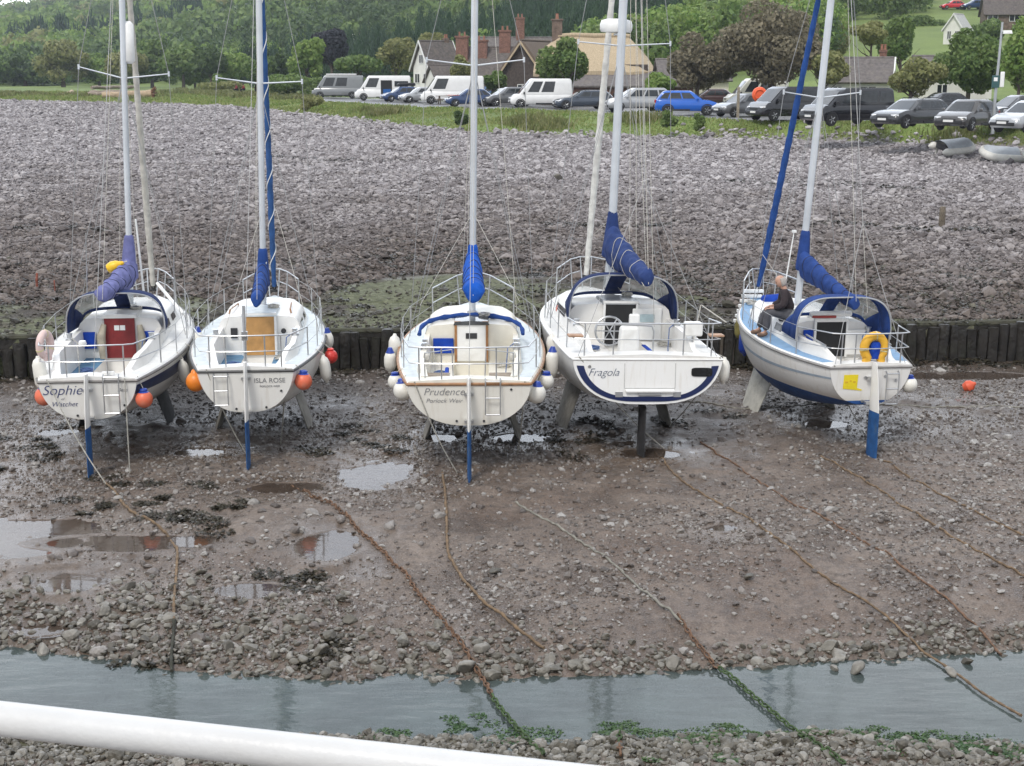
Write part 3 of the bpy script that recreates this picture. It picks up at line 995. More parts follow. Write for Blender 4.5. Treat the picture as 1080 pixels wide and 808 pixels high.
        def loft(m, secs, cm):
            n = len(secs[0]); vs = [p for q in secs for p in q]
            base = len(m.v); m.v += vs
            for i in range(len(secs) - 1):
                for j in range(n - 1):
                    m.f.append([base + i * n + j, base + i * n + j + 1, base + (i + 1) * n + j + 1, base + (i + 1) * n + j]); m.m.append(cm[j])
        m = MB()
        ch = [(x, edge(0)[1] - .02) for x, z in after(0)]
        loft(m, [full(ch, 0), full(after(0), 0)], [0] * 16)
        loft(m, [full(after(t), t) for t in np.linspace(0.0, ta, 4)], [0] * 16)
        loft(m, [full(after(ta), ta), full(cockpit(ta), ta)], [0] * 16)
        loft(m, [full(cockpit(t), t) for t in np.linspace(ta, tc, 16)], colm)
        s.part(m, "cockpit", mats, angle=30)
        m = MB()
        loft(m, [full(cockpit(tc), tc), full(cabin(tc), tc)], [0] * 16)
        cm2 = [0, 1] + [0] * 12 + [1, 0]
        loft(m, [full(cabin(t), t) for t in np.linspace(tc, tf, 22)], cm2)
        s.cabino = s.part(m, "cabin", mats, angle=32)
        m = MB()
        loft(m, [full(cabin(tf), tf), full(fore(tf), tf)], [0] * 16)
        loft(m, [full(fore(t), t) for t in np.linspace(tf, .995, 14)], [0, 1] + [1] * 12 + [1, 0])
        s.part(m, "foredeck", mats, angle=30)
        s.yc = tc * L_
        s.zr = s.sheer(tc) + .065 + hcab + .07       # top of the cabin at its after end

    def cabin_windows(s, spans, m_, z0=.3, z1=.72, sides=(-1, 1)):
        for side in sides:
            for a, b_ in spans:
                m = MB(); rows_ = []
                for t in np.linspace(a, b_, 5):
                    sec = s.cabin_(t); p, q = Vector((sec[2][0], 0, sec[2][1])), Vector((sec[3][0], 0, sec[3][1]))
                    rows_.append([Vector((side * ((p.lerp(q, k)).x + .008), t * s.L, p.lerp(q, k).z)) for k in (z0, (z0 + z1) / 2, z1)])
                m.loft(rows_, closed=False)
                s.part(m, "window", m_, s.cabino)

    def washboard(s, m_, wdt=.56, z0=None, z1=None, frame=None, name="washboard", off=.02, xo=0.0):
        y = s.yc - off
        z0 = s.P['floor'] + .3 if z0 is None else z0; z1 = s.zr - .02 if z1 is None else z1
        m = MB(); m.box((xo, y - .012, (z0 + z1) / 2), (wdt, .03, z1 - z0), taper=(1, 1))
        o = s.part(m, name, m_, s.cabino, smooth=False)
        if frame:
            m = MB()
            for sx in (-1, 1): m.box((xo + sx * (wdt / 2 + .025), y - .02, (z0 + z1) / 2), (.05, .05, z1 - z0 + .04))
            m.box((xo, y - .022, z1 + .045), (wdt + .1, .055, .05))
            s.part(m, "door_frame", frame, s.cabino, smooth=False, bevel=.006)
        return o

    def hatch(s, m_, wdt=.66, ln=.85):
        m = MB()
        t1 = s.tc + ln / s.L
        secs = []
        for t in np.linspace(s.tc - .01, t1, 5):
            z = s.sheer(t) + .065 + s.roof_(max(t, s.tc)) + .07
            secs.append([(-wdt / 2, t * s.L, z - .02), (-wdt / 2 + .03, t * s.L, z + .045), (0, t * s.L, z + .065), (wdt / 2 - .03, t * s.L, z + .045), (wdt / 2, t * s.L, z - .02)])
        m.loft([[Vector(p) for p in q] for q in secs], closed=True, cap0=True, cap1=True)
        s.part(m, "sliding_hatch", m_, s.cabino, angle=25)

    def rudder(s, top, m_up, m_low, zsplit, chord=.42, tiller=False, thick=.075, y0=-.03, zb=.0):
        def sec(z, c, th=thick): return [Vector((x * th / 2, y0 - c * yy, z)) for x, yy in ((0, 0), (1, .25), (.8, .6), (.15, 1), (-.15, 1), (-.8, .6), (-1, .25))]
        m = MB(); m.loft([sec(zsplit, chord * .92), sec(top - .25, chord * .62), sec(top, chord * .42)], True, True, True)
        up = s.part(m, "rudder", m_up, angle=60)
        m = MB(); m.loft([sec(zb, chord * .95), sec(zb + .1, chord), sec(zsplit, chord * .93)], True, True, True)
        s.part(m, "rudder_blade", m_low, up, angle=60)
        for z in (zsplit + .1, top - .32):
            m = MB(); m.box((0, y0 + .02, z), (thick + .09, .1, .05)); s.part(m, "pintle", STEEL, up, smooth=False)
        if tiller:
            m = MB(); m.tube([(0, y0 - .1, top - .02), (0, y0 + .25, top + .08), (.0, y0 + 1.15, top + .22)], [.03, .028, .018], 8)
            s.part(m, "tiller", WOOD)

    def bilge_keels(s, m_, t=.44, xo=None, chord=1.15, splay=.30, zb=0.0, zt=None, x=.62):
        for side in (-1, 1):
            zt_ = zt or s.keel(t) + .32
            def sec(z, c, xx, dy=0): return [Vector((side * xx + u * .075, t * s.L + dy + c * v, z)) for u, v in ((0, .5), (.8, .2), (.8, -.2), (0.1, -.5), (-.1, -.5), (-.8, -.2), (-.8, .2))]
            m = MB(); m.loft([sec(zb, chord * .85, x + splay), sec(zb + .06, chord * .9, x + splay * .93), sec(zt_, chord * 1.15, x, .1)], True, True, True)
            s.part(m, "bilge_keel", m_, angle=50)

    def mast(s, tm, base_px0, topz, spr, r=.062, spr_m=None, m_=None):
        """base_px0: pixel column of the mast where it leaves the picture"""
        L_ = s.L
        sec = s.cabin_(tm) if tm < s.tf else s.fore_(tm)
        s.mb = Vector((0, tm * L_, sec[-1][1]))
        wb = s.w(s.mb)
        wt = on_y(base_px0, 0, wb.y - .22)
        d = (s.l(wt) - s.mb); d.normalize(); s.md = d
        s.mt = s.mb + d * ((topz - s.mb.z) / d.z)
        m = MB(); m.tube([s.mb, s.mb.lerp(s.mt, .7), s.mt], [r, r, r * .75], 12, flat=1.35, upref=(0, 1, 0))
        mo = s.part(m, "mast", m_ or ALU, angle=60)
        m = MB(); m.box(s.mb + Vector((0, 0, .02)), (.2, .26, .06)); s.part(m, "mast_step", STEEL, mo, smooth=False, bevel=.01)
        m = MB(); m.box(s.at_mast(s.mb.z + 1.0) + Vector((0, r * -1.35, 0)), (.05, .03, .1)); m.tube([s.at_mast(s.mb.z + .9) + Vector((0, -.09, 0)), s.at_mast(s.mb.z + .9) + Vector((0.09, -.09, 0))], .035, 10)
        s.part(m, "winch", STEEL, mo)
        s.spr_tips = []
        lp, rp, ry = spr
        for side, pxy in ((-1, lp), (1, rp)):
            y = s.mb.y + s.md.y * 3.5 - .12
            tip = s.px(pxy[0], pxy[1], y)
            root = s.px(ry[0], ry[1], y); root = s.at_mast(root.z)
            m = MB(); m.tube([root + Vector((side * r * .8, 0, 0)), tip], [.034, .022], 8, flat=.5)
            m.tube([tip + Vector((0, 0, -.05)), tip + Vector((0, 0, .05))], .022, 6)
            s.part(m, "spreader", spr_m or ALU, mo)
            s.spr_tips.append(tip)
        s.masto = mo
        return mo

    def at_mast(s, z): return s.mb + s.md * ((z - s.mb.z) / s.md.z)

    def rig(s, fst, bst, tch, lower=True, thick=.0065, forepx=None, fur=None, fur_r=.05, fur_m2=None, split_back=False):
        """standing wires; fur: material of the sail rolled on the forestay"""
        m = MB()
        for side in (-1, 1):
            c = s.beam(tch); ch = Vector((side * (c - .10), tch * s.L, s.sheer(tch) + .03))
            tip = s.spr_tips[0 if side < 0 else 1]
            m.tube([ch, tip, s.mt], thick, 5)
            if lower:
                low = s.at_mast(tip.z - .15)
                for dt in (-.06, .05):
                    m.tube([Vector((side * (s.beam(tch + dt) - .12), (tch + dt) * s.L, s.sheer(tch) + .03)), low], thick, 5)
        if split_back:
            j = s.mt.lerp(Vector((0, bst[1], bst[2])), .72)
            m.tube([s.mt, j], thick, 5)
            for side in (-1, 1): m.tube([j, Vector((side * (s.P['bt'] - .1), bst[1], bst[2]))], thick, 5)
        else:
            m.tube([s.mt, Vector(bst)], thick, 5)
        fo = Vector((0, s.L * fst, s.sheer(fst) + .1))
        top = s.mt - s.md * .15 + Vector((0, .08, 0))
        m.tube([fo, top], thick, 5)
        s.part(m, "standing_rigging", WIRE)
        if fur:
            n_ = 60
            pts = [fo.lerp(top, .022 + .93 * i / n_) for i in range(n_ + 1)]
            rr = [fur_r * (.55 + .45 * math.sin(math.pi * min(1, (i / n_) * 3.2 + .12) * .5)) * (1 - .45 * i / n_) * (1 + .10 * math.sin(i * 2.1)) for i in range(n_ + 1)]
            m = MB(); m.tube(pts, rr, 9)
            fs = s.part(m, "furled_headsail", fur, angle=60)
            if fur_m2:
                m = MB()
                q = []
                for i in range(n_ * 6):
                    k = i / (n_ * 6.0); a = k * 55
                    c = fo.lerp(top, .022 + .93 * k); rr_ = fur_r * (1 - .45 * k) * .98 + .004
                    q.append(c + Vector((rr_ * math.cos(a), rr_ * math.sin(a), 0)))
                m.tube(q, .011, 5)
                s.part(m, "sail_edge", fur_m2, fs)
            m = MB(); m.lathe([(.0, 0), (.075, .01), (.085, .05), (.05, .07), (.05, .12), (.085, .14), (.075, .18), (0, .19)], 14, Matrix.Translation(fo + Vector((0, 0, .04))))
            s.part(m, "furling_drum", BLACKR, fs)

    def lines(s, prs, m_=None, r=.005, name="halyard"):
        for a, b_ in prs:
            m = MB(); m.tube([a, b_], r, 5)
            s.part(m, name, m_ or ROPEW)

    def boom(s, zb, end, m_cov, hh=(.40, .15), ww=(.16, .11), up=.65, droop=0.0, neck=.09, straps=True, wob=.03, seed=1):
        """boom with the mainsail stowed under a canvas cover"""
        g = s.at_mast(zb) + Vector((0, -.09, 0))
        e = Vector(end)
        m = MB(); m.tube([g, e - (e - g).normalized() * .06], .045, 10)
        bo = s.part(m, "boom", ALU, angle=60)
        d = (e - g); ln_ = d.length; d.normalize(); sx = d.cross(Vector((0, 0, 1))).normalized()
        rr = np.random.default_rng(seed)
        m = MB(); secs = []
        N_ = 44; K = 22
        ph = rr.uniform(0, 6, 6)
        for i in range(N_ + 1):
            t = i / N_
            h = hh[0] * (1 - t) ** 1.5 + hh[1] * (1 - (1 - t) ** 1.5); wd = ww[0] * (1 - t) + ww[1] * t
            if i == 0: wd *= .75
            if i == N_: h *= .6; wd *= .7
            c = g + d * (ln_ * t) + Vector((0, 0, h * .72 - .08 - droop * math.sin(math.pi * t)))
            sec = []
            for k in range(K):
                a = 2 * math.pi * k / K
                wv = 1 + wob * 1.5 * (.6 * math.sin(19 * t + ph[0] + 2.2 * math.sin(a)) + .8 * math.sin(33 * t + 3 * a + ph[1]) + .8 * math.sin(57 * t - 4 * a + ph[2]))
                x = wd * math.cos(a) * wv; z = h * math.sin(a) * wv
                if z < 0: x *= .82
                sec.append(c + sx * x + Vector((0, 0, z)))
            secs.append(sec)
        m.loft(secs, True, True, True)
        ties = [secs[int(N_ * q_)] for q_ in ((.12, .30, .48, .66, .84) if straps else (.25, .5, .75))]
        # collar round the mast
        secs = []
        for i in range(8):
            t = i / 7
            c = s.at_mast(zb - .02 + t * (up + .04)) + Vector((0, -.05 * (1 - t), 0)); rx = (ww[0] * 1.0) * (1 - t) + neck * t; ry_ = (.17) * (1 - t) + neck * 1.2 * t
            secs.append([c + Vector((rx * math.cos(2 * math.pi * k / K) * (1 + .05 * math.sin(5 * t + 3 * k)), ry_ * math.sin(2 * math.pi * k / K), 0)) for k in range(K)])
        m.loft(secs, True, True, True)
        cv = s.part(m, "sail_cover", m_cov, bo, angle=70)
        for q_ in ties:
            cc = sum(q_, Vector()) / len(q_); m = MB(); lp = [cc + (p_ - cc) * 1.012 for p_ in q_]; m.tube(lp + [lp[0]], .007, 5, caps=False)
            s.part(m, "cover_tie", ROPEW if not straps else mat("dark_webbing", (.02, .025, .06), .8), cv)
        sm = cv.modifiers.new("smooth", 'SUBSURF'); sm.levels = 1; sm.render_levels = 1
        return g, e

    def hood(s, m_fab, yb, yf, zb0, h, hw, roof_h, clear=True, side_clear=True, tmid=.45):
        """folding spray hood: after hoop at yb, front edge on the roof at yf"""
        K = 24; N_ = 10
        f = MB(); c = MB()
        def pt(t, k, off=0):
            ph = math.pi * k / K
            hw_ = hw * (1 - .10 * t); top = zb0 + h + .02 + (roof_h - zb0 - h) * max(0, (t - tmid) / (1 - tmid)) ** 1.25
            base = zb0 + .0 * t
            x = hw_ * math.copysign(abs(math.cos(ph)) ** .55, math.cos(ph)); z = base + (top - base) * math.sin(ph) ** .62
            return Vector((x, yb + (yf - yb) * t, z))
        def patch(mm, t0, t1, k0, k1):
            mm.loft([[pt(t, k) for k in np.linspace(k0, k1, max(2, int(k1 - k0) + 1))] for t in np.linspace(t0, t1, max(2, int((t1 - t0) * N_) + 1))], closed=False)
        patch(f, 0, tmid, 0, K)
        if clear:
            patch(f, .93, 1, 0, K); patch(f, tmid, tmid + .06, 0, K)
            for a, b_ in ((0, 3), (K / 2 - .28, K / 2 + .28), (K - 3, K)): patch(f, tmid + .06, .93, a, b_)
            patch(c, tmid + .06, .93, 3, K / 2 - .28); c2 = MB(); patch(c2, tmid + .06, .93, K / 2 + .28, K - 3)
        else: patch(f, tmid, 1, 0, K)
        o = s.part(f, "spray_hood", m_fab, angle=60)
        so = o.modifiers.new("thick", 'SOLIDIFY'); so.thickness = .012
        if clear: s.part(c, "hood_window", CLEAR, o); s.part(c2, "hood_window", CLEAR, o)
        m = MB(); m.tube([pt(0, k) + Vector((0, -.01, -.015)) for k in range(K + 1)], .014, 6); s.part(m, "hoop", STEEL, o)
        return o

    def pushpit(s, hgt=.6, t1=.17, gap=True, mid=True, m_=None, r=.0135, inset=.06):
        m_ = m_ or STEEL; b0 = s.P['bt']
        top = []
        z0 = s.sheer(0) + .05
        for side in (-1, 1):
            a = Vector((side * (s.beam(t1) - inset), t1 * s.L, s.sheer(t1) + hgt))
            q = Vector((side * (b0 - inset * .6), .10, z0 + hgt)); c = Vector((side * (b0 - inset - .15), .03, z0 + hgt))
            top.append([a, q, c])
        m = MB()
        pl = [top[0][0], top[0][1], top[0][2], Vector((0, -.02, z0 + hgt)), top[1][2], top[1][1], top[1][0]]
        m.tube(pl, r, 7)
        if mid: m.tube([p + Vector((0, 0, -hgt * .48)) for p in pl], r * .8, 6)
        legs = []
        for side in (0, 1):
            for p in (top[side][0], top[side][2], (top[side][2] * .55 + Vector((0, .01, z0 + hgt)) * .45)):
                m.tube([p, Vector((p.x, p.y + .02, z0 - .02))], r, 7)
        return s.part(m, "pushpit", m_)

    def pulpit(s, hgt=.62, t0=.86, r=.014, m_=None, split=False):
        m_ = m_ or STEEL
        m = MB()
        zt = s.sheer(1) + hgt
        L_ = s.L
        a = [Vector((sd * (s.beam(t0) - .05), t0 * L_, s.sheer(t0) + hgt)) for sd in (-1, 1)]
        f = [Vector((sd * .13, L_ * .985 + .05, zt + .03)) for sd in (-1, 1)]
        mdp = [Vector((sd * (s.beam(.94) + .0), .94 * L_, zt + .01)) for sd in (-1, 1)]
        m.tube([a[0], mdp[0], f[0], f[1], mdp[1], a[1]], r, 7)
        m.tube([p + Vector((0, 0, -hgt * .48)) for p in (a[0], mdp[0], f[0])], r * .75, 6); m.tube([p + Vector((0, 0, -hgt * .48)) for p in (a[1], mdp[1], f[1])], r * .75, 6)
        for sd in (0, 1):
            m.tube([a[sd], Vector((a[sd].x, a[sd].y + .05, s.sheer(t0)))], r, 7)
            m.tube([f[sd], Vector((f[sd].x * .7, f[sd].y - .22, s.sheer(1) + .02))], r, 7)
            m.tube([mdp[sd], Vector((mdp[sd].x * .85, mdp[sd].y - .05, s.sheer(.94)))], r, 7)
        return s.part(m, "pulpit", m_)

    def guard(s, ts, t_aft=.17, t_fwd=.86, hgt=.6, inset=.06):
        for sd in (-1, 1):
            q = [Vector((sd * (s.beam(t) - inset), t * s.L, s.sheer(t))) for t in ts]
            for p in q:
                m = MB(); m.tube([p, p + Vector((0, 0, hgt))], .012, 7); m.tube([p, p + Vector((0, 0, .05))], .022, 7)
                s.part(m, "stanchion", STEEL)
            e = [Vector((sd * (s.beam(t) - inset), t * s.L, s.sheer(t))) for t in [t_aft] + list(ts) + [t_fwd]]
            m = MB()
            for k in (1.0, .5): m.tube([p + Vector((0, 0, hgt * k)) for p in e], .005, 5)
            s.part(m, "guard_wire", WIRE)

    def ladder(s, x, z0, z1, wd=.24, rungs=3, y=-.05, parent=None):
        m = MB()
        for sx in (-1, 1): m.tube([(x + sx * wd / 2, y + .05, z1), (x + sx * wd / 2, y - .01, z1 - .03), (x + sx * wd / 2, y - .01 + .1 * (z1 - z0) * 0, z0)], .013, 6)
        for i in range(rungs): m.tube([(x - wd / 2, y - .01, z0 + (z1 - z0 - .04) * i / max(rungs - 1, 1)), (x + wd / 2, y - .01, z0 + (z1 - z0 - .04) * i / max(rungs - 1, 1))], .012, 6)
        return s.part(m, "boarding_ladder", STEEL, parent)

    def text(s, body, x, z, size, m_, shear=0.0, y=None, align='CENTER', font_bold=0.0):
        cu = bpy.data.curves.new("name_lettering", 'FONT')
        cu.body = body; cu.size = size; cu.shear = shear; cu.align_x = align; cu.extrude = .0012; cu.offset = -.012 * size if shear else font_bold
        cu.materials.append(m_)
        o = bpy.data.objects.new("name_lettering", cu); COL.objects.link(o); o.parent = s.hullo
        rk = s.P.get('rake', .1)
        zz = s.sheer(0) - z
        o.location = (x, rk * zz - .006 if y is None else y, z)
        o.rotation_euler = (math.pi / 2 - math.atan(-rk) * 1.0, 0, 0)
        bpy.context.view_layer.update()
        me = bpy.data.meshes.new_from_object(o.evaluated_get(bpy.context.evaluated_depsgraph_get()))
        o2 = bpy.data.objects.new("name_lettering", me); COL.objects.link(o2); o2.parent = s.hullo
        o2.location = o.location; o2.rotation_euler = o.rotation_euler
        bpy.data.objects.remove(o)
        o2.name = "name_lettering"
        return o2

    def fixings(s, spots, m_=None, r=.022):
        """drains and eyes on the transom"""
        for x, z in spots:
            m = MB(); y = s.P.get('rake', .1) * (s.sheer(0) - z)
            m.tube([(x, y + .01, z), (x, y - .012, z)], r, 10)
            s.part(m, "drain", m_ or BLACKR, s.hullo)


# ------------------------------------------------------------------ fenders and buoys
def fender(boat, kind, px, py, y, label, m_, r=None, ln=None, end=None, t=None, group="fenders hung from the boats"):
    """kind: long / ball; hung at pixel px,py on the boat's cross plane y, its line tied to the rail"""
    c = boat.w(boat.px(px, py, y))
    if kind == 'long':
        r = r or .115; ln = ln or .55
        prof = [(.0, -ln / 2), (.03, -ln / 2 + .005), (.04, -ln / 2 + .04), (r * .75, -ln / 2 + .08), (r, -ln / 2 + .16), (r * 1.02, 0), (r, ln / 2 - .16), (r * .75, ln / 2 - .08), (.04, ln / 2 - .04), (.03, ln / 2 - .005), (0, ln / 2)]
    else:
        r = r or .2
        prof = [(r * math.sin(a) * (1 if a > .5 else .9), -r * math.cos(a) * 1.05) for a in np.linspace(0, math.pi * .86, 14)] + [(.07, r * 1.12), (.05, r * 1.25), (0, r * 1.27)]
        ln = 2.3 * r
    e = empty("fender" if kind == 'long' else "round_fender", c, (rng.normal(0, .06), rng.normal(0, .06), rng.uniform(0, 6)), label, "fender" if kind == 'long' else "buoy fender", group)
    m = MB(); m.lathe(prof, 20); m.build("fender_body", m_, e, angle=60)
    if end:
        m = MB()
        if kind == 'long':
            m.lathe([(r * .3, ln / 2 - .03), (r * .72, ln / 2 - .072), (r * .5, ln / 2 - .02), (.04, ln / 2 + .03), (0, ln / 2 + .035)], 16)
        else:
            a0 = math.pi * .79
            m.lathe([(r * math.sin(a) * 1.02 + .001, -r * math.cos(a) * 1.07) for a in np.linspace(a0, math.pi * .86, 5)] + [(.075, r * 1.14), (.055, r * 1.28), (0, r * 1.29)], 18)
        m.build("fender_cap", end, e, angle=60)
    # line up to the rail
    lc = boat.l(c); t = min(.98, max(0, lc.y / boat.L)); sd = 1 if lc.x > 0 else -1
    top = boat.w((sd * (boat.beam(t) - .03), max(lc.y, .05), boat.sheer(t) + .06))
    a = c + Vector((0, 0, ln / 2))
    Mi = (Matrix.Translation(e.location) @ e.rotation_euler.to_matrix().to_4x4()).inverted()
    if (top - a).z > .02:
        m = MB(); m.tube([Mi @ a, Mi @ (a.lerp(top, .5)), Mi @ top], .008, 6); m.build("lanyard", ROPEW, e)
    return e
def seat_panels(b, rects, m_, z):
    for x0, x1, y0, y1 in rects:
        m = MB(); m.box(((x0 + x1) / 2, (y0 + y1) / 2, z + .012), (x1 - x0, y1 - y0, .02))
        b.part(m, "seat_panel", m_, smooth=False, bevel=.004)

INK = mat("navy_ink", (.03, .045, .16), .5, var=.05)
INKG = mat("grey_ink", (.22, .22, .23), .5, var=.05)
INKB = mat("slate_ink", (.10, .12, .17), .5, var=.05)

# ---------------- 1: violet sail cover, navy hood
b1 = Boat("sailing_boat", "white bilge-keel yacht with faded violet sail cover, navy spray hood and dark red hatch board", (96, 502), (163, 311),
          dict(B=1.36, bt=.86, zs0=1.70, zs1=2.0, zk0=.98, zkm=.60, rake=.12, over=.9, floor=1.15))
b1.hull(hull_mat("hull_sophie", .93, (.03, .03, .033), slope=-.012), mat("grey_strake", (.20, .19, .18), .5))
b1.strip("navy_stripe", .10, .27, .0, .93, NAVY)
b1.decks([GEL, DECKW, SEATB], .43, .80, .42, .24, 1.45, 1.15, well=.30, cw=.88)
wb = b1.washboard(REDB, .60)
m = MB()
for x in (-.055, .06): m.box((x, b1.yc - .055, b1.zr - .22), (.10, .01, .10))
b1.part(m, "notice", WHITEP, wb, smooth=False)
b1.hatch(GEL, .72, .8)
b1.cabin_windows([(.50, .56), (.60, .66)], TINT)
b1.hood(HOODN, b1.yc - .45, b1.yc + .65, b1.sheer(.4) + .30, .80, .96, b1.zr + .03, tmid=.36)
b1.rudder(1.86, GEL, BOTB, .92, .42)
b1.bilge_keels(BOTD, .46)
b1.mast(.60, 128.6, 11.2, ((83, 70.5), (178, 78), (131, 82.4)))
b1.rig(.985, (.1, .05, b1.sheer(0) + .05), .55, fur=canvas("weathered_white_sail", (.52, .50, .45)), fur_r=.085)
b1.boom(2.85, b1.px(107, 313, b1.mb.y - 2.45), COV[0], hh=(.31, .15), ww=(.20, .15), up=.95, wob=.07, seed=3)
b1.pushpit(); b1.pulpit(); b1.guard([.3, .45, .6, .74])
b1.ladder(.42, 1.12, 1.82, .27, 3)
b1.text("Sophie", -.46, 1.46, .26, INK, .35)
b1.text("of", -.46, 1.36, .07, INKG, .3)
b1.text("Watchet", -.44, 1.24, .13, INK, .35)
b1.text("Bess", .60, 1.50, .10, INKG, .35)
b1.fixings([(-.22, 1.06), (.62, 1.24)])
seat_panels(b1, [(-.66, -.34, .55, 1.5), (.34, .62, .55, .95), (.34, .62, 1.02, 1.4)], SEATB, 1.45)
for sd in (-1, 1):      # blue canvas pockets either side of the hatch
    m = MB(); m.box((sd * .62, b1.yc - .04, 1.82), (.28, .04, .34)); b1.part(m, "pocket", BLUEBAG, smooth=False, bevel=.012)
m = MB(); m.box((0.35, .12, 1.82), (.22, .07, .06)); b1.part(m, "cockpit_light", WHITEP, smooth=False, bevel=.01)
m = MB(); m.lathe([(.0, 0), (.06, .0), (.075, .05), (.06, .1), (0, .11)], 12, Matrix.Translation((-.05, .05, 2.33))); b1.part(m, "aerial_dome", WHITEP)
q1 = b1.at_mast(6.9)
pt_ = b1.px(129.5, 45, b1.mb.y - .1)
m = MB(); p = b1.at_mast(pt_.z) + Vector((.10, .06, 0)); m.tube([p - Vector((0, 0, .42)), p - Vector((0, 0, .36)), p + Vector((0, 0, .36)), p + Vector((0, 0, .42))], [.05, .11, .11, .05], 14)
b1.part(m, "radar_reflector", WHITEP, b1.masto, angle=60)
# whip aerials and poles
for (a, c_, y) in (((92, 318), (90.5, 246), 3.6), ((184, 330), (183, 249), 4.0), ((152, 312), (143, 231), 5.2)):
    m = MB(); m.tube([b1.px(*a, y), b1.px(*c_, y)], [.012, .009] if y != 5.2 else [.024, .02], 6); b1.part(m, "pole", WHITEP if y == 5.2 else STEEL)
m = MB(); m.tube([b1.px(193, 331, 4.3), b1.px(166, 299, 6.2)], .035, 8); b1.part(m, "spinnaker_pole", WHITEP)
b1.lines([(b1.at_mast(9), b1.at_mast(3.2) + Vector((.16, -.12, 0))), (b1.mt, b1.px(108, 316, b1.mb.y - 2.5)), (b1.at_mast(9.5), b1.at_mast(2.7) + Vector((-.2, -.1, 0)))])

# ---------------- 2
b2 = Boat("sailing_boat", "white bilge-keel yacht with plain plywood hatch board and blue furled headsail", (262, 492.7), (290, 312),
          dict(B=1.29, bt=.85, zs0=1.76, zs1=2.05, zk0=.98, zkm=.60, rake=.10, over=.9, floor=1.2))
b2.hull(hull_mat("hull_isla", .93, (.03, .03, .035), slope=-.012), mat("black_strake", (.07, .07, .07), .5))
b2.decks([GEL, DECKB, SEATB], .42, .80, .38, .20, 1.50, 1.2, well=.30, cw=.86)
b2.washboard(PLY, .60, frame=WHITEP)
b2.hatch(DECKB, .72, .85)
b2.cabin_windows([(.47, .55), (.59, .66)], TINT)
m = MB(); m.box((-.50, b2.yc - .02, 1.95), (.13, .03, .2)); b2.part(m, "instrument", BLACKR, b2.cabino, smooth=False)
m = MB(); m.tube([(.48, b2.yc + .01, 1.98), (.48, b2.yc - .04, 1.98)], .05, 14); b2.part(m, "instrument", BLACKR, b2.cabino)
b2.rudder(1.95, GEL, BOTB, .90, .40)
b2.bilge_keels(KEELG, .46)
b2.mast(.58, 273, 10.8, ((228.5, 82), (318.5, 86), (274, 88)))
b2.rig(.985, (-.02, .05, b2.sheer(0) + .05), .55, fur=canvas("mid_blue_sail", (.035, .095, .25)), fur_r=.075, fur_m2=WHITEP)
b2.boom(2.72, b2.px(270, 318, b2.mb.y - 2.2), COV[1], hh=(.36, .14), ww=(.15, .11), up=.80, seed=5)
b2.pushpit(); b2.pulpit(); b2.guard([.3, .45, .6, .74])
b2.ladder(-.45, 1.15, 1.72, .25, 3)
b2.text("ISLA ROSE", .42, 1.54, .125, INKG, 0)
b2.text("PORLOCK WEIR", .42, 1.455, .05, INKG, 0)
b2.fixings([(-.20, 1.05), (.34, 1.07), (.62, 1.38)])
seat_panels(b2, [(-.62, -.34, .5, 1.25), (.34, .62, .5, .82), (.34, .62, .88, 1.25)], SEATB, 1.50)
m = MB(); m.tube([(0, .02, 1.8), (0, .06, 2.95)], .03, 8); m.box((0, .06, 2.4), (.1, .1, .16)); b2.part(m, "outboard_bracket", STEEL)
for sd in (-1, 1):
    m = MB(); m.tube([(sd * .62, b2.yc + .3, b2.zr - .02), (sd * .6, b2.yc + .32, b2.zr + .06), (sd * .55, b2.yc + 1.4, b2.zr + .02), (sd * .55, b2.yc + 1.42, b2.zr - .08)], .016, 6); b2.part(m, "handrail", WOOD, b2.cabino)
b2.lines([(b2.mt, b2.px(271, 316, b2.mb.y - 2.25)), (b2.at_mast(9), b2.at_mast(2.8) + Vector((-.17, -.1, 0))), (b2.at_mast(4.3) + Vector((.25, .3, 0)), b2.px(323, 335, 2.6)), (b2.at_mast(4.3), b2.px(236, 352, 2.6))])

# ---------------- 3
b3 = Boat("sailing_boat", "cream yacht with brown wooden rail and bright blue sail cover, middle of the row", (495, 505.7), (500, 318),
          dict(B=1.40, bt=1.08, zs0=1.70, zs1=2.02, zk0=.93, zkm=.55, rake=.10, over=.9, floor=1.2, e1=.86, e2=1.0))
b3.hull(hull_mat("hull_prudence", .935, (.012, .085, .27), top=(.79, .77, .71), slope=-.005), WOOD, .03)
b3.decks([CREAM, DECKB, CREAM], .44, .80, .36, .22, 1.48, 1.2, well=.34, cw=.96)
b3.washboard(WHITEP, .56, frame=WOOD)
m = MB(); m.box((0, b3.yc - .055, 2.0), (.22, .012, .11)); b3.part(m, "vent", BLACKR, b3.cabino, smooth=False)
b3.hatch(TINT, .70, .55)
b3.cabin_windows([(.5, .58), (.62, .69)], TINT)
m = MB(); m.box((-.55, b3.yc - .03, 1.80), (.40, .03, .30)); b3.part(m, "pocket", BLUEBAG, smooth=False, bevel=.01)
